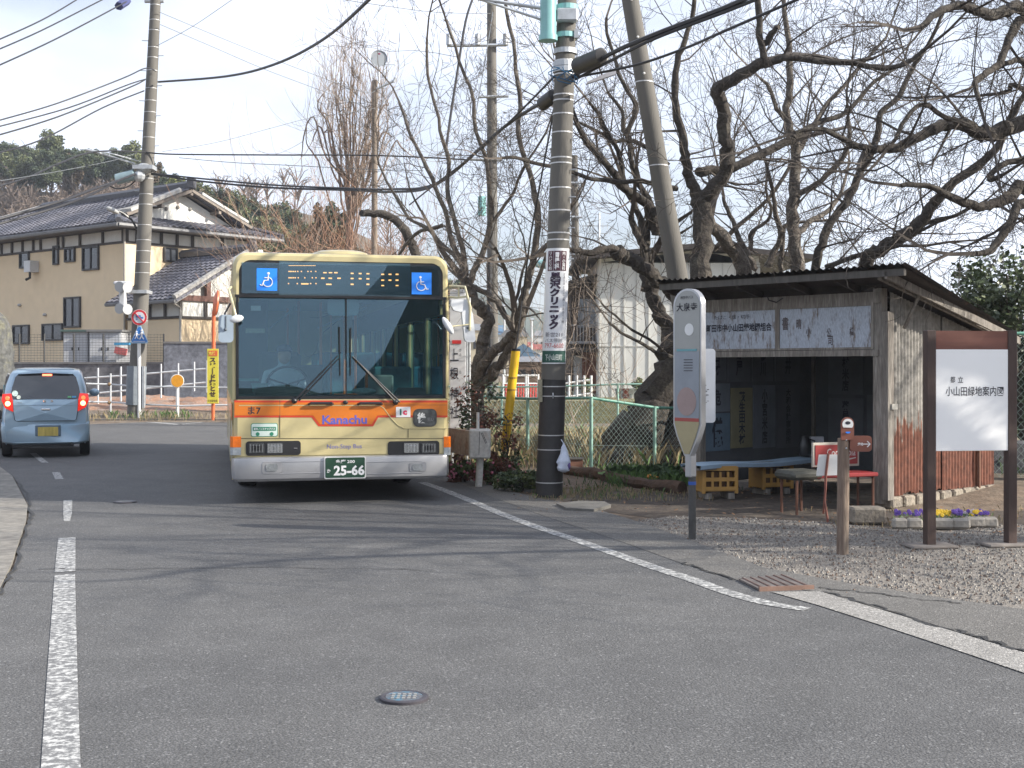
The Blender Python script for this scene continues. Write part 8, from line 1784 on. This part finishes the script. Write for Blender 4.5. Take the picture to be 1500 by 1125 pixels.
# street lights in the valley
for px, y in ((779, 468), (739, 448)): 
    Y = 80; t = thing('street_lamp', 'thin distant lamp pole '+('right of the yellow guard' if px == 779 else 'above the cream gabled house'), 'street lamp', W(px, 560, Y)); obj('pole', MB().tube([W(px, 560, Y), W(px, y, Y)], .07, 5), galv, t, world=True); obj('lamp', MB().tube([W(px-3, y, Y), W(px+3, y, Y)], .09, 5), galv, t, world=True)
# dark stone wall and lawn strip on the right
t = thing('stone_wall', 'low dark stone wall behind the tall chain-link fence at the right edge', 'wall', V((6.0, 17.2, 0))); obj('wall', MB().box((8.0, 17.3, .28), (4.6, .3, .56), bev=.03), MATS['block_wall'], t, world=True)
# ---------------------------------------------------------------- air
hm = bpy.data.materials.new('haze'); hm.use_nodes = True; hn = hm.node_tree; hn.nodes.remove(hn.nodes['Principled BSDF']); pv = hn.nodes.new('ShaderNodeVolumePrincipled')
pv.inputs['Color'].default_value = (.80, .86, .95, 1); pv.inputs['Density'].default_value = .0006; pv.inputs['Anisotropy'].default_value = .2; hn.links.new(pv.outputs[0], hn.nodes['Material Output'].inputs['Volume'])
hb = MB().box((0, 560, 20), (1960, 2060, 45)); tag(obj('haze', hb, hm, origin=(0, 0, 0)), 'thin pale haze in the air over the whole scene', 'haze', kind='stuff')
# ---------------------------------------------------------------- camera, light, sky
cam = bpy.data.cameras.new('camera'); co = bpy.data.objects.new('camera', cam); COL.objects.link(co)
co.location = (0, 0, EYE); co.rotation_euler = (R(90), 0, 0); cam.sensor_width = 36; cam.lens = 36*F/1500
cam.shift_y = -22.5/1500; cam.clip_end = 5000; cam.clip_start = .1; SC.camera = co
el, az = 27.0, -13.0   # sun: elevation; direction to the sun measured from +x (negative = towards the camera side)
d = V((math.cos(R(el))*math.cos(R(az)), math.cos(R(el))*math.sin(R(az)), math.sin(R(el))))
sl = bpy.data.lights.new('sun', 'SUN'); sl.energy = 5.0; sl.angle = R(.6); sl.color = (1, .935, .83)
so = bpy.data.objects.new('sun', sl); COL.objects.link(so); so.rotation_euler = d.to_track_quat('Z', 'Y').to_euler(); so.location = (20, -5, 20)
w = bpy.data.worlds.new('World'); SC.world = w; w.use_nodes = True; nt = w.node_tree; N = nt.nodes; L = nt.links
bg = N['Background']; sky = N.new('ShaderNodeTexSky'); sky.sky_type = 'NISHITA'; sky.sun_disc = False; sky.sun_elevation = R(el)
sky.sun_rotation = R(90-az); sky.air_density = 1.0; sky.dust_density = 1.2; sky.ozone_density = 1.0; sky.altitude = 50
# thin high cloud veil, brighter towards the right and the horizon
tc = N.new('ShaderNodeTexCoord'); mp = N.new('ShaderNodeMapping'); mp.inputs['Scale'].default_value = (1, 1, 2.5); L.new(tc.outputs['Generated'], mp.inputs[0])
n = N.new('ShaderNodeTexNoise'); n.inputs['Scale'].default_value = 2.2; n.inputs['Detail'].default_value = 5; n.inputs['Roughness'].default_value = .5; L.new(mp.outputs[0], n.inputs[0])
mr = N.new('ShaderNodeMapRange'); mr.inputs[1].default_value = .38; mr.inputs[2].default_value = .66; mr.inputs[3].default_value = .30; mr.inputs[4].default_value = .92; L.new(n.outputs[0], mr.inputs[0])
mx = N.new('ShaderNodeMix'); mx.data_type = 'RGBA'; L.new(mr.outputs[0], mx.inputs[0]); L.new(sky.outputs[0], mx.inputs[6]); mx.inputs[7].default_value = (12.4, 13.3, 15.6, 1)
L.new(mx.outputs[2], bg.inputs[0]); bg.inputs[1].default_value = .060
vs = SC.view_settings; vs.view_transform = 'Standard'; vs.look = 'None'; vs.exposure = .90; vs.gamma = 1
SC.cycles.max_bounces = 6; SC.cycles.transparent_max_bounces = 12; SC.cycles.use_denoising = True
SC.cycles.sample_clamp_indirect = 8
